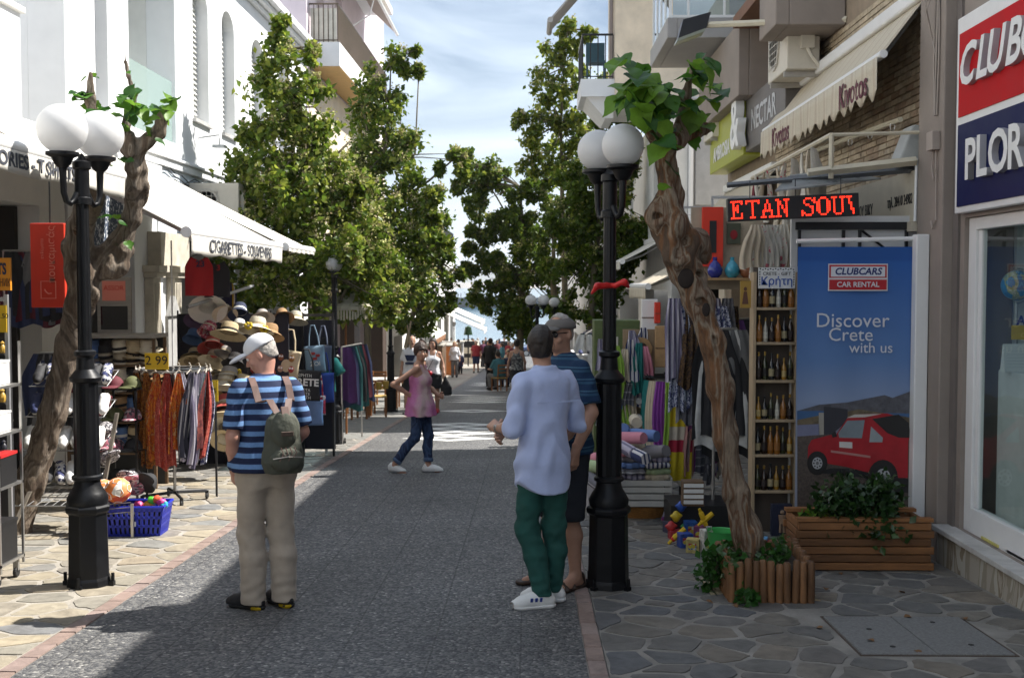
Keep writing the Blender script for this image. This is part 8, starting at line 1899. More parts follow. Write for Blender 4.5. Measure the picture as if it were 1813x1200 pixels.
for y in (0,D2-.06): b.box(-W2-.01,y-.005,.37,W2+.01,y+.065,.395)
b.build('rim', TIMB, pl); b = MB(); b.box(-W2+.03,.03,.02,W2-.03,D2-.03,.33); b.build('soil', SOIL, pl)
def bush(nm, lab, loc, cl, N, size, mats, wts, seed):
 r_ = np.random.default_rng(seed); t = thing(nm, lab, 'plant', loc); b = MB()
 for c in cl[::2]: b.tube([(c[0]*.4,c[1]*.4,0),(c[0]*.8,c[1]*.8,c[2]*.6),c[:3]], .005, 5)
 b.build('stem', BARK_S, t); V, Q, mi = leaves(np.array(cl), N, size, mats, wts, .9, -.2, r_); o = link(bpy.data.objects.new('foliage', npmesh('foliage', V, Q, mats, False, mi)), t); o['kind'] = 'stuff'
GL = [M('glossy dark leaf', (.018,.05,.012), .3, var=.2, transl=.15), M('glossy mid leaf', (.035,.085,.018), .3, var=.2, transl=.2)]
bush('shrub', 'low glossy dark shrub spilling over the timber planter', (2.36,8.25,gz(8.2)+.33), [(U(-.26,.28),U(-.2,.14),U(-.02,.26),.055) for _ in range(34)] + [(.12,-.25,-.04,.04)], 1500, .06, GL, (.65,.35), 3)
bush('seedling', 'pale green seedlings at the left end of the timber planter', (2.06,8.2,gz(8.2)+.33), [(U(-.06,.12),U(-.1,.1),U(.0,.05),.03) for _ in range(8)], 130, .045, [MULB[1]], (1,), 4)
bd = thing('log_bed', 'log edged bed round the leaning mulberry', 'tree bed', (1.54,7.38,gz(7.4))); bx, by_ = .25, .28
pts = []; n_ = lambda L_: max(2, int(L_/.05))
for (ax, ay), (cx_, cy_) in (((-bx,-by_),(bx,-by_-.0)),((bx,-by_),(bx+.02,by_)),((bx+.02,by_),(-bx,by_)),((-bx,by_),(-bx,-by_))):
 k_ = n_(math.hypot(cx_-ax, cy_-ay)); pts += [(ax+(cx_-ax)*i/k_, ay+(cy_-ay)*i/k_) for i in range(k_)]
lm = MB(); lm.lathe([(.024,-.02),(.025,.2),(.024,.285),(.017,.295)], 9); lme = lm.mesh('log', LOGM, 50)
for x, y in pts: inst('log', lme, bd, (x,y,U(-.02,.0)), (U(-.03,.03),U(-.03,.03),U(0,6)), (1,1,U(.94,1.04)))
b = MB(); b.box(-bx+.02,-by_+.02,-.02,bx-.02,by_-.02,.22); b.build('soil', SOIL, bd); b = MB(); b.box(-bx-.10,-by_-.09,-.03,bx+.08,by_+.06,.014); b.build('kerb_slab', M('pale concrete kerb', (.33,.27,.17), .85, var=.25, bump=.3), bd)
bush('weeds', 'leafy weeds growing inside the log edged bed', (1.5,7.33,gz(7.4)+.22), [(U(-.22,.22),U(-.2,.18),U(.0,.08),.04) for _ in range(22)], 420, .05, [MULB[2], GL[1]], (.6,.4), 6)
bush('weeds', 'tall weed growing against the left side of the log edged bed', (1.21,7.42,gz(7.4)), [(U(-.05,.05),U(-.06,.08),.03+.02*k,.03) for k in range(13)], 260, .055, [MULB[2], GL[1]], (.7,.3), 7); bush('weeds', 'small weed at the front foot of the log edged bed', (1.40,7.02,gz(7)), [(U(-.06,.06),U(-.04,.04),U(.02,.08),.025) for k in range(6)], 110, .05, [MULB[2]], (1,), 8)
# ---- bottle rack
PINE = M('pale pine', (.36,.27,.17), .6, var=.15, scale=4, stretch=(8,8,1)); g9 = gz(9.05)
br = thing('bottle_rack', 'narrow pine rack of bottles left of the blue banner', 'shelf', (1.96,9.05,g9)); SZ = [1.54,1.265,.963,.648,.369,.08]; b = MB(); b.box(-.155,.07,.1,.155,.085,2.24); b.build('back_panel', M('rack back', (.09,.07,.055), .8), br)
for x in (-.18,.155): b = MB(); b.box(x,-.07,.05,x+.025,.085,2.2); b.build('side_panel', PINE, br, bevel=.003)
for z in SZ: b = MB(); b.box(-.154,-.075,z-g9-.022,.154,.069,z-g9); b.build('shelf', PINE, br, bevel=.003)
t = thing('shop_card', 'white bordered card reading Kriti in Greek on top of the bottle rack', 'sign', (1.96,8.975,1.69)); b = MB(); b.box(-.145,-.004,0,.145,.004,.165); b.build('card', CARD_W, t); text('Κρήτη', .088, M('blue print', (.02,.08,.35), .6, var=0), t, (0,-.006,.055), FRONT, bold=.001); text('CRETE - GIFT', .038, INK, t, (0,-.006,.115), FRONT)
b = MB();
for k in range(14): b.ball((-.13+.02*k,-.005,.155-.006*(k%2)), .008, 6, 4, (1,.3,.6));
for k in range(6): b.ball((-.134,-.005,.03+.02*k), .008, 6, 4, (.6,.3,1)); b.ball((.134,-.005,.03+.02*k), .008, 6, 4, (.6,.3,1))
tag(b.build('leaf_border', INK, t), kind='stuff')
def bottle(nm, c, h, r, cap, lc):
 b = MB(); b.lathe([(r*.9,0),(r,.012),(r,h*.5),(r*.85,h*.6),(r*.36,h*.74),(r*.34,h*.86)], 12); b.cur = 1; b.lathe([(r*.42,h*.86),(r*.42,h),(.001,h)], 10); b.cur = 2; b.lathe([(r*1.02,h*.14),(r*1.02,h*.42)], 12); b.f = [f for f in b.f if len(f) < 10 or True]
 return b.mesh('bottle', [M(nm+' glass', c, .12, var=.1, spec=.8), cap, M(nm+' label', lc, .6, var=.25, scale=40)], 40)
GOLD = M('gold foil', (.45,.28,.07), .3, .7, var=.15)
BOT = [('dark brown',bottle('dark brown',(.02,.009,.005),.235,.03,GOLD,(.02,.012,.01))),('amber',bottle('amber',(.22,.085,.012),.24,.032,GOLD,(.25,.10,.02))),('black',bottle('black',(.01,.01,.01),.225,.029,BLACK_M,(.30,.25,.14))),('olive',bottle('olive',(.03,.035,.01),.25,.028,GOLD,(.015,.012,.01))),('honey',bottle('honey',(.32,.16,.02),.21,.026,GOLD,(.4,.3,.12))),('pale',bottle('pale',(.38,.36,.30),.23,.024,GOLD,(.5,.48,.4)))]
for i, z in enumerate(SZ):
 for k in range(6):
  nm, me = BOT[[(0,1,2,5,3,1),(1,5,0,1,2,0),(0,3,2,0,4,3),(4,2,3,5,1,0),(2,0,1,1,3,4),(3,0,2,4,0,1)][i][k]]; o = inst('bottle', me, None, (1.835+k*.05, 9.02+U(-.01,.01), z+.0005), (0,0,U(0,6)), (.78,.78,U(.8,.95))); tag(o, f'{nm} glass bottle, {ORD[k]} from left on {ORD[i]} shelf down of bottle rack', 'bottle', 'bottles on the rack')
t = thing('icon_panel', 'small gold painted icon panel left of the bottle rack', 'icon', at(1319,545,9.0)); b = MB(); b.box(-.04,-.01,0,.045,.01,.215); b.build('panel', GOLD, t); b = MB(); b.ball((0,-.012,.15), .014, 8, 6, (1,.3,1.2)); b.hexa([(-.025,-.013,.03),(.025,-.013,.03),(.025,-.0105,.03),(-.025,-.0105,.03)],[(-.012,-.013,.13),(.012,-.013,.13),(.012,-.0105,.13),(-.012,-.0105,.13)]); b.build('figure_print', M('umber figure', (.12,.05,.03), .7), t)
t = thing('boxed_figure', 'dark boxed toy figure below the bottle rack', 'toy box', at(1383,928,8.85)); t.location.z = gz(8.85)+.12; b = MB(); b.box(-.08,-.03,0,.08,.03,.25); b.build('box', M('dark blue carton', (.02,.025,.05), .4), t); b = MB(); b.ball((0,-.033,.19), .018, 8, 6); b.tube([(0,-.033,.17),(0,-.033,.10)], [.03,.022], 8); b.tube([(-.012,-.033,.1),(-.015,-.033,.03)], .011, 6); b.tube([(.012,-.033,.1),(.015,-.033,.03)], .011, 6); b.build('figure', M('bare toy plastic', (.30,.2,.13), .6), t)
# ---- clothes, towels, vases, toys
WL = [M('white muslin', (.58,.55,.48), .9, var=.08, bump=.2, transl=.15), M('ecru lace', (.50,.43,.33), .9, var=.15, bump=.4, transl=.12), Mpatch('white with pink flowers', [(.58,.55,.5),(.56,.53,.48),(.6,.57,.5),(.5,.12,.16)], 14, .9, 'noise', transl=.15), M('wine shawl', (.12,.012,.02), .9, var=.1)]
for i in range(13):
 k = [0,1,0,2,0,1,2,0,1,2,1,0,3][i]; Y = 9.35+i*.21; o = cloth_strip(.34,.42,(.62 if i % 3 else .5),.03,30+i,.5).build('dress', WL[k], None, smooth=True, loc=(2.37+U(-.05,.05), Y, 2.84), rot=(0,0,R(70)+U(-.2,.2))); tag(o, f'{["plain white","ecru lace","pink flowered white","wine red"][k]} garment, {ORD[i]} along the cream hanging frame', 'garment', 'white garments on the hanging frame')
for i in range(8):
 k = [1,2,0,2,0,1,0,3][i]; p = at(1335+i*12, 398, 9.45+.03*i); o = cloth_strip(.16,.2,.36+.08*(i%3),.02,60+i,.5).build('garment', WL[k], None, smooth=True, loc=p); tag(o, f'{["plain white","ecru lace","pink flowered white","wine red"][k]} cloth, {ORD[i]} from the left hanging below the red LED sign', 'garment', 'cloths below the LED sign')
TW = [('teal',M('teal towel',(.01,.14,.13),.9)),('cream',M('cream towel',(.5,.43,.32),.9,bump=.3)),('purple',M('purple towel',(.20,.04,.26),.9)),('lime',M('lime towel',(.26,.42,.06),.9)),('red yellow and white striped',Mstripe('red yellow stripe',[(0,(.62,.48,.03)),(.25,(.42,.03,.06)),(.47,(.56,.50,.40)),(.72,(.62,.48,.03))],.52,'Z',offset=.55)),('dusty pink',M('dusty pink towel',(.42,.22,.20),.9)),('grey plaid',Mpatch('grey plaid',[(.13,.13,.15),(.17,.17,.19),(.11,.11,.13),(.38,.38,.40)],9,.9,'noise',(1,1,.4))),('slate checked',Mstripe('slate check',[(0,(.16,.16,.18)),(.45,(.45,.45,.47)),(.5,(.14,.14,.17)),(.92,(.5,.5,.52))],.16,'Z')),('plum and white striped',Mstripe('plum stripe',[(0,(.12,.03,.10)),(.5,(.42,.38,.46))],.2,'Z')),('blue striped',Mstripe('blue pink stripe',[(0,(.05,.10,.40)),(.4,(.45,.08,.15)),(.6,(.4,.36,.5))],.22,'Z')),('white',WL[0]),('black',BLK)]
tq = on(1205, 892); t = thing('towel_stand', 'round stand of hanging striped towels behind the leaning mulberry', 'towel stand', tq); b = MB(); b.tube([(0,0,0),(0,0,1.3)], .018, 8); b.lathe([(.34,1.275),(.352,1.268),(.352,1.285),(.34,1.275)], 24); b.lathe([(.3,0),(.3,.02),(.02,.04)], 16)
for k in range(4): b.tube([(0,0,1.28),(.34*math.cos(k*PI/2),.34*math.sin(k*PI/2),1.277)], .008, 5)
b.build('frame', BLACK_M, t); b = MB()
for k in range(60): a = U(0,6.28); b.tube([(.33*math.cos(a),.33*math.sin(a),1.27),(.38*math.cos(a+U(-.2,.2)),.38*math.sin(a+U(-.2,.2)),1.22+U(-.03,.08))], .006, 4)
tag(b.build('hanger_hooks', BLACK_M, t), kind='stuff')
for i, k in enumerate((0,1,2,3,4,5,7,6,8,9,10,11,1,2,7)):
 a = PI+.25+i*.29; w_ = .22 if k in (4,6,7) else .12; o = cloth_strip(w_,w_*1.1,.92+.06*math.sin(i*2),.018,80+i,.8).build('towel', TW[k][1], None, smooth=True, loc=(tq.x+.36*math.cos(a), tq.y+.36*math.sin(a), tq.z+1.25), rot=(0,0,a+PI/2+.25)); tag(o, f'{TW[k][0]} towel, {ORD[i]} round the towel stand from its left', 'towel', 'towels on the round stand')
cq = on(1138, 915); t = thing('slatted_crate', 'white slatted crate on a wicker base under the folded towels', 'crate', cq); b = MB(); b.lathe([(.18,0),(.22,.10),(.22,.12)], 20, sx=1.1, sy=.7); b.build('wicker_base', M('orange wicker', (.32,.14,.03), .8, var=.4, scale=30, bump=1, bscale=60, stretch=(1,1,4)), t)
for k in range(4): b = MB(); z = .14+k*.062; b.box(-.24,-.2,z,.24,-.185,z+.05); b.build('slat', M('white crate paint', (.55,.54,.50), .7, var=.1), t)
b = MB()
for x in (-.245,.23): b.box(x,-.184,.13,x+.02,.2,.40);
b.box(-.22,-.18,.13,.22,.2,.15); b.build('body', M('white crate paint', (.55,.54,.50), .7, var=.1), t)
FT = [('lilac grey',Mstripe('lilac fold',[(0,(.40,.37,.45)),(.6,(.16,.15,.22))],.05,'X')),('white and navy',Mstripe('navy fold',[(0,(.6,.58,.58)),(.55,(.04,.05,.12))],.04,'X')),('pale green',M('pale green towel',(.36,.45,.25),.9)),('cream',TW[1][1]),('pink',M('pink towel',(.55,.22,.28),.9)),('grey',M('grey towel',(.18,.17,.18),.9)),('blue',M('soft blue towel',(.12,.20,.42),.9)),('checked',TW[7][1])]
for i in range(11):
 z = .40+(i//2)*.055; x = -.11+.23*(i%2); nm, m = FT[(i*3+i//2)%8]; g = SDF((-.16,-.22,-.05),(.16,.22,.06),.012); g.cap((-.09,-.17,0),(-.09,.15,0),.028,None,0); g.cap((.09,-.17,0),(.09,.15,0),.028,None,.03); g.rings([(-.026,0,0,.12,.2),(.026,0,0,.12,.2)],.01); g.rough(.006,30,i); o = g.build('folded_towel', m); o.location = (cq.x+x, cq.y+U(-.02,.02), cq.z+z); tag(o, f'{nm} folded towel, {ORD[i//2]} layer up on the {["left","right"][i%2]} of the white crate', 'towel', 'folded towels on the crate')
for i, (px, py, Y, k) in enumerate(((1128,805,9.75,1),(1110,795,9.9,0),(1160,800,9.9,5),(1118,775,10.0,4),(1140,770,10.1,6),(1052,812,9.9,4),(1048,825,9.8,2),(1056,840,9.8,0),(1050,850,9.7,7),(1105,760,10.3,6),(1125,745,10.4,3))):
 o = MB().lathe([(.001,-.15),(.05,-.15),(.055,-.1),(.055,.1),(.05,.15),(.03,.152),(.03,.145),(.001,.145)], 14, axis='Y').build('rolled_towel', FT[k][1], None, 40, loc=at(px,py,Y), rot=(U(-.2,.2),U(-.3,.3),R(25)+U(-.6,.6))); tag(o, f'{FT[k][0]} rolled towel, {ORD[i]} counted over the heap by the right lamp', 'towel', 'rolled towels in the heap')
t = thing('towel_table', 'low white table under the heap of towels beside the right lamp', 'table', (cq.x-.28, cq.y+.35, cq.z)); b = MB(); b.box(-.25,-.35,.40,.5,.4,.44); b.build('tabletop', CARD_W, t); b = MB(); b.box(-.23,-.33,0,.48,.38,.398); b.build('skirt', M('pale table cloth', (.42,.40,.40), .9), t)
GC = M('olive green cabinet', (.085,.115,.035), .6, var=.12); t = thing('green_cabinet', 'olive green cabinet with pale panels behind the right lamp post', 'cabinet', (at(1088,700,12.6).x, 12.6, gz(12.6))); b = MB(); b.box(-.24,-.2,0,.26,.2,1.86); b.build('carcass', GC, t, bevel=.008)
for z0_, z1_ in ((.08,.62),(.68,1.78)): b = MB(); b.box(-.21,-.215,z0_,.23,-.202,z1_); b.build('door', GC, t, bevel=.004); b = MB(); b.box(-.03,-.222,z0_+.1,.02,-.2155,z1_-.1); b.build('pale_panel', WL[0], t)
wq = (at(1130,700,11.6).x, 11.6, gz(11.6)); WD = M('light carved wood', (.36,.22,.10), .65, var=.2, scale=12); t = thing('souvenir_board', 'pegboard of mugs and carved wooden plaques left of the towels', 'display board', wq); b = MB(); b.box(-.16,0,.25,.17,.03,1.75); b.build('board', M('board wood', (.27,.19,.11), .7, var=.15), t)
for z in (1.0,.85,.68,.52): b = MB(); b.box(-.15,-.03,z-.06,.16,-.001,z-.045); b.build('peg_strip', WD, t)
mug = MB(); mug.lathe([(.03,0),(.034,.005),(.034,.075),(.029,.075),(.029,.01)], 14, axis='Y')
for i in range(12): c = [2,5,4,1,5,7,2,6,0,5,2,5][i]; o = inst('mug', mug.mesh('mug', SOUV[c], 40), None, (wq[0]-.10+(i%3)*.10, wq[1]-.10, wq[2]+1.02-(i//3)*.17)); tag(o, f'{SN[c]} mug, {ORD[i%3]} from left in {ORD[i//3]} row of the pegboard', 'mug', 'mugs on the pegboard')
for nm, z, sq in (('round tree carved wooden plaque at the top of the pegboard',1.55,0),('square tree carved wooden plaque below the round one',1.28,1)):
 t = thing('wooden_plaque', nm, 'plaque', (wq[0]+.02, wq[1]-.03, wq[2]+z)); b = MB(); (b.box(-.11,-.012,-.10,.11,.012,.10) if sq else b.lathe([(.115,-.012),(.12,0),(.115,.012)], 24, axis='Y')); b.build('disc', M('burnt wood', (.15,.07,.03), .7, var=.3) if sq else WD, t); b = MB(); b.ball((0,-.016,.03), .06, 12, 8, (1,.1,.6)); b.box(-.007,-.02,-.07,.007,-.013,.0); b.build('tree_burnt_in', M('scorched line', (.05,.025,.015), .8) if not sq else WD, t)
for i, (px, py, Y, w_, h_, c, lab) in enumerate(((1150,590,12.0,.17,.36,CARD_W,'blank white board above the pegboard'),(1172,650,11.5,.14,.42,WD,'small wooden cabinet left of the towel stand'),(1189,650,11.4,.06,.62,CARD_W,'white postcard column beside the wooden cabinet'),(1164,572,11.9,.06,.22,REDP,'small red box atop the souvenir boards'))):
 t = thing('display_board', lab, 'display board', at(px,py,Y)); b = MB(); b.box(-w_/2,-.02,0,w_/2,.06,h_); b.build('board', c, t, bevel=.006); b = MB(); b.box(-w_/2+.015,-.024,.02,w_/2-.015,-.0205,h_-.02) if i == 2 else b.box(-w_/2,-.026,h_*.45,w_/2,-.0205,h_*.48); b.build('trim', Mpatch('postcard prints', [(.1,.25,.5),(.5,.4,.2),(.5,.5,.5),(.1,.3,.15)], 25) if i == 2 else WOODD, t)
for i, (px, py, Y, nm, c) in enumerate(((1120,585,11.5,'lilac',4),(1128,615,11.5,'pale pink',4),(1137,580,11.6,'speckled',1),(1112,640,11.5,'white',3),(1115,665,11.4,'blue white',1))):
 o = cloth_strip(.10,.13,.3,.03,120+i,.6).build('headscarf', FT[[0,4,1,3,7][i]][1], None, smooth=True, loc=at(px,py,Y)); tag(o, f'{nm} headscarf bunched on the left edge of the pegboard, {ORD[i]}', 'scarf', 'headscarves by the pegboard')
vs = thing('vase_shelf', 'wall shelf of vases behind the leaning mulberry', 'shelf', at(1290,492,9.9)); b = MB(); b.box(-.3,-.1,-.02,.3,.12,0); b.build('board', WD, vs); b = MB(); b.box(-.31,.125,-.1,.3,.15,.62); b.build('back_panel', M('cream display wall', (.36,.30,.22), .8, var=.2), vs)
vm = [(.03,0),(.06,.03),(.068,.07),(.045,.12),(.018,.15),(.02,.18),(.001,.18)]
for i, (dx, c, nm) in enumerate(((-.12,(.02,.03,.22),'cobalt blue'),(.03,(.05,.28,.38),'turquoise'),(.16,(.26,.10,.05),'terracotta'),(.26,(.05,.08,.04),'dark green'))): o = MB().lathe(vm, 16).build('vase', M(nm+' glaze', c, .15, var=.2, scale=20), None, 40, loc=Vector(vs.location)+Vector((dx,0,0))); tag(o, f'{nm} glazed vase on the wall shelf', 'vase', 'vases on the wall shelf')
t = thing('red_wall_case', 'red framed wall case with dark slot above the cobalt vase', 'wall case', Vector(vs.location)+Vector((-.13,.09,.2))); b = MB(); b.box(-.09,-.03,-.1,.09,.03,.42); b.build('frame', REDP, t); b = MB(); b.box(-.03,-.036,.02,.03,-.0305,.3); b.build('slot', BKC, t)
t = thing('framed_picture', 'small dark framed picture above the turquoise vase', 'picture', Vector(vs.location)+Vector((.06,.12,.38))); b = MB(); b.box(-.06,-.02,-.08,.06,0,.1); b.build('frame', M('bronze frame', (.08,.09,.06), .5, .4), t); b = MB(); b.ball((0,-.022,.0), .035, 10, 6, (1,.1,1.2)); b.build('portrait_print', REDC, t)
gb = thing('green_bucket', 'bright green metal bucket beside the log edged bed', 'bucket', on(1277,985)); b = MB(); b.lathe([(.085,0),(.11,.20),(.115,.205),(.108,.20),(.083,.01),(.001,.01)], 24); b.build('body', M('apple green metal', (.06,.42,.10), .4, var=.06), gb, 40); b = MB(); b.tube([(-.11,0,.2),(-.115,-.0,.23),(-.08,-.02,.235),(-.08,-.02,.2)], .005, 5); b.build('handle', STEEL, gb)
for i, (px, py, Y, sx, sz, c, nm) in enumerate(((1212,975,8.95,.10,.12,(.02,.06,.28),'blue'),(1227,990,8.75,.10,.11,(.42,.34,.12),'yellow printed'),(1250,995,8.7,.07,.19,(.52,.50,.46),'white spotted'),(1197,960,9.3,.12,.08,(.35,.03,.04),'red'),(1240,965,9.05,.09,.16,(.2,.05,.12),'pink'),(1190,945,9.6,.13,.10,(.05,.05,.09),'dark'),(1222,950,9.4,.1,.14,(.03,.12,.4),'bright blue'),(1340,960,8.5,.16,.07,(.12,.3,.5),'pale blue'),(1360,965,8.45,.14,.05,(.4,.03,.05),'crimson'))):
 p = at(px,py,Y); t = thing('toy_box', f'{nm} toy box among the toys on the right pavement', 'toy box', (p.x,p.y,gz(Y)+(.1 if i > 6 else 0)), U(-.4,.4), 'boxed toys on the pavement'); b = MB(); b.box(-sx/2,-.05,0,sx/2,.05,sz); b.build('box', M(nm+' toy carton', c, .45, var=.5, scale=30), t); b = MB(); b.box(-sx*.3,-.0525,sz*.3,sx*.3,-.0505,sz*.75); b.build('print', Mpatch('toy print', [(.5,.4,.05),(.4,.05,.05),(.5,.5,.5),(.05,.15,.4)], 40), t)
for i, (a, c, lab) in enumerate((((1183,962),(1213,935),'yellow toy sword lying over the toy boxes'),((1236,930),(1262,908),'yellow toy plane wing above the toys'),((1238,900),(1250,930),'yellow toy plane body above the toys'))):
 p, q = at(*a,9.0), at(*c,9.0); t = thing('toy', lab, 'toy', p); b = MB(); b.tube([(0,0,0),(q-p)*.3,(q-p)*.35,q-p], [.012,.016,.024,.02], 6); b.build('blade', YEL, t); b = MB(); b.ball((q-p)*.3, .022, 8, 6); b.build('guard', REDP if i == 0 else YEL, t)
for i in range(9): nm = ['red','yellow','blue','green','orange','black','pink','white','gold'][i]; c = [(.45,.03,.03),(.55,.4,.02),(.02,.08,.4),(.05,.3,.08),(.5,.18,.02),(.02,.02,.02),(.5,.12,.25),(.55,.55,.52),(.4,.25,.06)][i]; g = SDF((-.07,-.07,-.07),(.07,.07,.09),.009); g.ell((0,0,0),(.03,.026,.035)); g.ell((0,0,.042),(.022,.02,.022)); g.cap((0,0,.01),(.045,-.01,.025),.01); g.cap((0,0,.01),(-.045,-.01,.02),.01); o = g.build('toy_figure', M(nm+' toy', c, .4, var=.15)); o.location = at(1188+i*9, 935-18*(i%3), 9.3+.05*i); tag(o, f'{nm} toy figure in the pile right of the crate', 'toy', 'toy figures in the pile')
t = thing('toy_table', 'dark low table under the toy figures right of the crate', 'table', (at(1222,930,9.7).x,9.7,gz(9.7))); b = MB(); b.box(-.2,-.25,.02,.3,.25,.27); b.build('body', BKC, t)
t = thing('fan_bundle', 'bundle of purple and grey folded fans by the white crate', 'fans', at(1192,872,9.9)); b = MB()
for k in range(9): b.obox((-.06+.014*k,0,-.14), (.018,.01,.22), (0,.35-.08*k,0))
tag(b.build('fan', Mpatch('fan cloth', [(.25,.04,.15),(.3,.28,.33),(.2,.05,.22),(.5,.45,.45)], 30), t), kind='stuff')
t = thing('doll_crate', 'white picket crate of dolls beside the mulberry trunk', 'crate', at(1225,895,9.2));
for k in range(4): b = MB(); b.box(-.07,-.03,.02+k*.045,.09,-.02,.05+k*.045); b.build('slat', CARD_W, t)
b = MB(); b.box(-.075,-.019,0,.095,.12,.2); b.build('body', WOODD, t)
# dark rails that fill the shop fronts behind
rail('long rail of belts and leather behind the bottle rack with dark goods', 1.60, 1.80, 9.75, 9.8, 1.75, 4, 1.1, [7,4,7,2], 'dark goods behind the mulberry')
rail('rail under the souvenir front with grey and wine shawls', 1.55, 2.5, 10.9, 11.5, 1.85, 9, .95, [2,7,1,0,6,7,3,2,7], 'shawls under the souvenir front')
rail('rail of bright tops beyond the green cabinet with tops', 1.0, 1.6, 15.4, 16.6, 1.75, 9, .8, [4,6,3,7,1,4,5,0,2], 'tops beyond the green cabinet')
rail('far rail beside the cream building with mixed clothes', .95, 1.25, 19, 21.5, 1.8, 10, .9, [4,7,3,6,4,2,1,4,0,7], 'clothes beside the cream building')
for k in range(5):
 t = thing('shoe_shelf', f'slim white shelf of slippers, {ORD[k]} up behind the cap wearer', 'shelf', (at(1030,600,17.5).x, 17.5, gz(17.5)+.35+.26*k)); b = MB(); b.box(-.35,-.1,0,.3,.1,.02); b.build('board', CARD_W, t)
 for j in range(5): o = inst('slipper', shoes_m[(j+k)%5][1], None, (t.location.x-.28+.13*j, 17.45, t.location.z+.022), (0,0,PI), (.8,.8,.8)); tag(o, f'{shoes_m[(j+k)%5][0]} slipper, {ORD[j]} from left on {ORD[k]} slipper shelf up', 'slipper', 'slippers on the far shelf')
for i in range(12):
 nm, m_ = [SCF[3],SCF[8],TW[6],SCF[9],SCF[11],TW[8],SCF[2],SCF[5]][i%8]; o = cloth_strip(.17,.2,.75+.2*(i%3),.025,210+i,.6).build('shawl', m_, None, smooth=True, loc=at(1196+i*9,528+(i%2)*14,10.35+.04*(i%3))); tag(o, f'{nm} shawl, {ORD[i]} from left high behind the leaning mulberry trunk', 'shawl', 'shawls behind the mulberry')
for i in range(14):
 nm, m_ = [FT[0],FT[3],FT[4],FT[6],FT[1],FT[7],TW[3],TW[0]][(i*3)%8]; o = cloth_strip(.11,.14,.32+.1*(i%3),.02,240+i,.6).build('small_cloth', m_, None, smooth=True, loc=at(1066+(i%7)*13,600+62*(i//7)+(i*29)%23,11.2+.03*i)); tag(o, f'{nm} small cloth, {ORD[i]} in the cluster hung by the right lamp post', 'cloth', 'small cloths by the right lamp')
DRY = big_leaf_mesh(M('dry leaf', (.16,.08,.03), .8, var=.3), 9)
for i in range(12):
 x, Y = U(.5,2.9), U(5.8,8); o = inst('dry_leaf', DRY, None, (x,Y,gz(Y)+.016), (U(-.2,.2),U(-.2,.2),U(0,6)), (.045,)*3); tag(o, 'small dry brown leaf lying on the right pavement', 'leaf', 'dry leaves on the pavement')
gp = thing('grid_panel', 'chrome framed wire grid panel left of the red LED sign', 'grid panel', (at(1232,430,10.6).x, 10.6, at(1232,470,10.6).z)); b = MB()
for x in (-.13,.12): b.box(x,-.01,0,x+.02,.01,.55)
for z in (.0,.53): b.box(-.11,-.0095,z,.12,.0095,z+.02)
b.box(.14,-.01,.62,.75,.01,.645); b.box(.14,-.01,.3,.16,.01,.62); b.build('frame', ALU_G, gp); b = MB()
for k in range(8): b.tube([(-.11+.03*k,0,.02),(-.11+.03*k,0,.53)], .002, 3); b.tube([(-.11,0,.05+.06*k),(.12,0,.05+.06*k)], .002, 3)
tag(b.build('wire', STEEL, gp), kind='stuff')
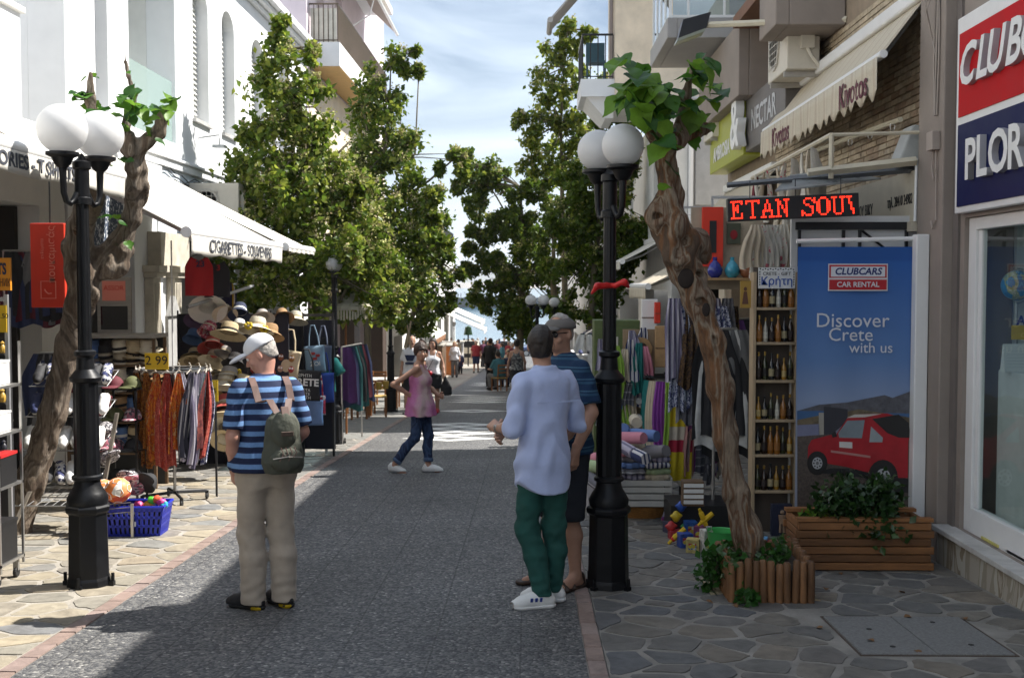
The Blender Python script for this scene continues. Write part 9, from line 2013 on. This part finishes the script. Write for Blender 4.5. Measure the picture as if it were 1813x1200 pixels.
# ================================================================== FAR END OF THE STREET
for Y0, Y1, xw, zw, xb, zb, lab in ((47.5,53,-5.6,.72,-3.95,-.55,'brown edged white awning beyond the left trees'),(65,71,-5.7,.86,-2.8,-.45,'largest distant white awning before the water'),(80,85,-5.9,-.3,-3.2,-1.5,'last white awning before the cross street')):
 awning(lab, Y0, Y1, xw, zw, xb, zb, .25, AWN, vmat=CW if Y0 < 50 else None)
aw = awning('pale awning at the shop beyond the low cream shop', 19, 22, 3.1, 2.3, 2.0, 1.7, .2, KCL, side=-1); aw = awning('white hood awning behind the right lamp globes', 23, 27, 2.82, 2.7, 1.9, 2.2, .15, AWN, side=-1)
awning('cream awning farther along under the olive sign', 14.4, 17.9, 3.14, 3.2, 2.3, 2.35, .2, KCL, side=-1)
def car(lab, loc, rz, paint, L_=4.3, W_=1.72, H_=1.45):
 t = thing('parked_car', lab, 'car', loc, rz, 'cars on the cross street'); h = W_/2
 side = [(-L_/2,.35),(-L_/2+.05,.75),(-L_/2+.9,.88),(-L_/2+1.5,H_-.05),(-L_/2+2.9,H_),(-L_/2+3.7,.95),(L_/2-.05,.88),(L_/2,.4),(L_/2-.1,.25),(-L_/2+.1,.25)]
 b = MB(); b.hexa([(x,-h if z < .9 else -h+.18*(z-.88)/.55,z) for x, z in side],[(x,h if z < .9 else h-.18*(z-.88)/.55,z) for x, z in side]); b.build('body', M(lab.split()[0]+' car paint', paint, .25, var=.03, coat=.6), t, bevel=.04)
 for sg in (-1,1):
  for x0, x1, x2, x3 in ((-.72,-.32,.18,.18),(.26,.26,.82,1.28)): b = MB(); y = sg*(h+.004); yy = sg*(h-.155); b.add([(x0,y,.93),(x3,y,.93),(x2,yy,H_-.08),(x1,yy,H_-.08)], [(0,1,2,3)]); b.build('side_window', GLASS_D if False else M('car glass', (.02,.03,.04), .08, var=0), t, thick=.01)
  for x in (-L_/2+.85, L_/2-.8):
   b = MB(); b.lathe([(.2,-.1),(.31,-.1),(.32,-.05),(.32,.06),(.3,.1),(.2,.1)], 20, (x, sg*(h-.06), .32), 'Y'); wh = b.build('wheel', M('black rubber', (.015,.015,.015), .7), t); b = MB(); b.lathe([(.2,-.09),(.2,.09)], 16, (x, sg*(h-.04), .32), 'Y'); b.build('rim', ALU_G, wh)
 for sg in (-1,1): b = MB(); b.box(-L_/2-.01,sg*.6-.15,.62,-L_/2+.1,sg*.6+.15,.74); b.build('headlight', CARD_W, t); b = MB(); b.box(L_/2-.1,sg*.62-.12,.65,L_/2+.01,sg*.62+.12,.8); b.build('tail_light', REDP, t)
g_ = lambda x, Y: (x, Y, gz(Y)+.007)
car('silver saloon car parked across the far end of the street', g_(-2.6,106), R(4), (.55,.57,.58)); car('white car half hidden behind the right hand crown', g_(2.2,108), 0, (.7,.7,.7)); car('blue car in front of the silver saloon', g_(.9,103), R(10), (.03,.07,.22)); car('white hatchback at the left of the far crossing', g_(-7.4,104), R(2), (.7,.7,.69)); car('pale car beyond the distant awnings', g_(-11,107.5), 0, (.6,.62,.62))
ms = thing('menu_board', 'dark menu board on a post in the middle of the far street', 'menu board', on(829,648)); b = MB(); b.tube([(0,0,0),(0,0,2.2)], .05, 8); b.build('post', BLACK_M, ms); b = MB(); b.box(-.55,-.05,1.2,.55,.05,1.6); b.box(-.5,-.05,.55,.5,.05,.8); b.build('board', BKC, ms); b = MB(); b.lathe([(.3,2.0),(.2,2.5),(.001,2.6)], 10); b.build('planter_top', GL[0], ms)
for i, (x, Y) in enumerate(((-4.4,52),(-4.2,57),(-4.6,70),(-4,78))):
 t = thing('shop_counter', f'{["brown","orange","grey","cream"][i]} shop counter under the distant left awnings', 'counter', (x,Y,gz(Y))); b = MB(); b.box(-.8,-1.2,0,.5,1.2,1.5); b.build('carcass', [WOODD, M('orange counter',(.4,.12,.02),.6), GREYR, CREAM_R][i], t); b = MB(); b.box(-.85,-1.25,1.503,.55,1.25,1.56); b.build('top', WOODG, t)
fp = thing('flag_pole', 'two thin tan poles leaning by the third left lamp', 'pole', at(718,610,24)); b = MB(); b.tube([(0,0,-.1),(.12,0,.5)], .02, 6); b.build('pole', PINE, fp); b = MB(); b.tube([(.12,0,-.1),(.04,0,.42)], .016, 6); b.build('pole', PINE, fp)
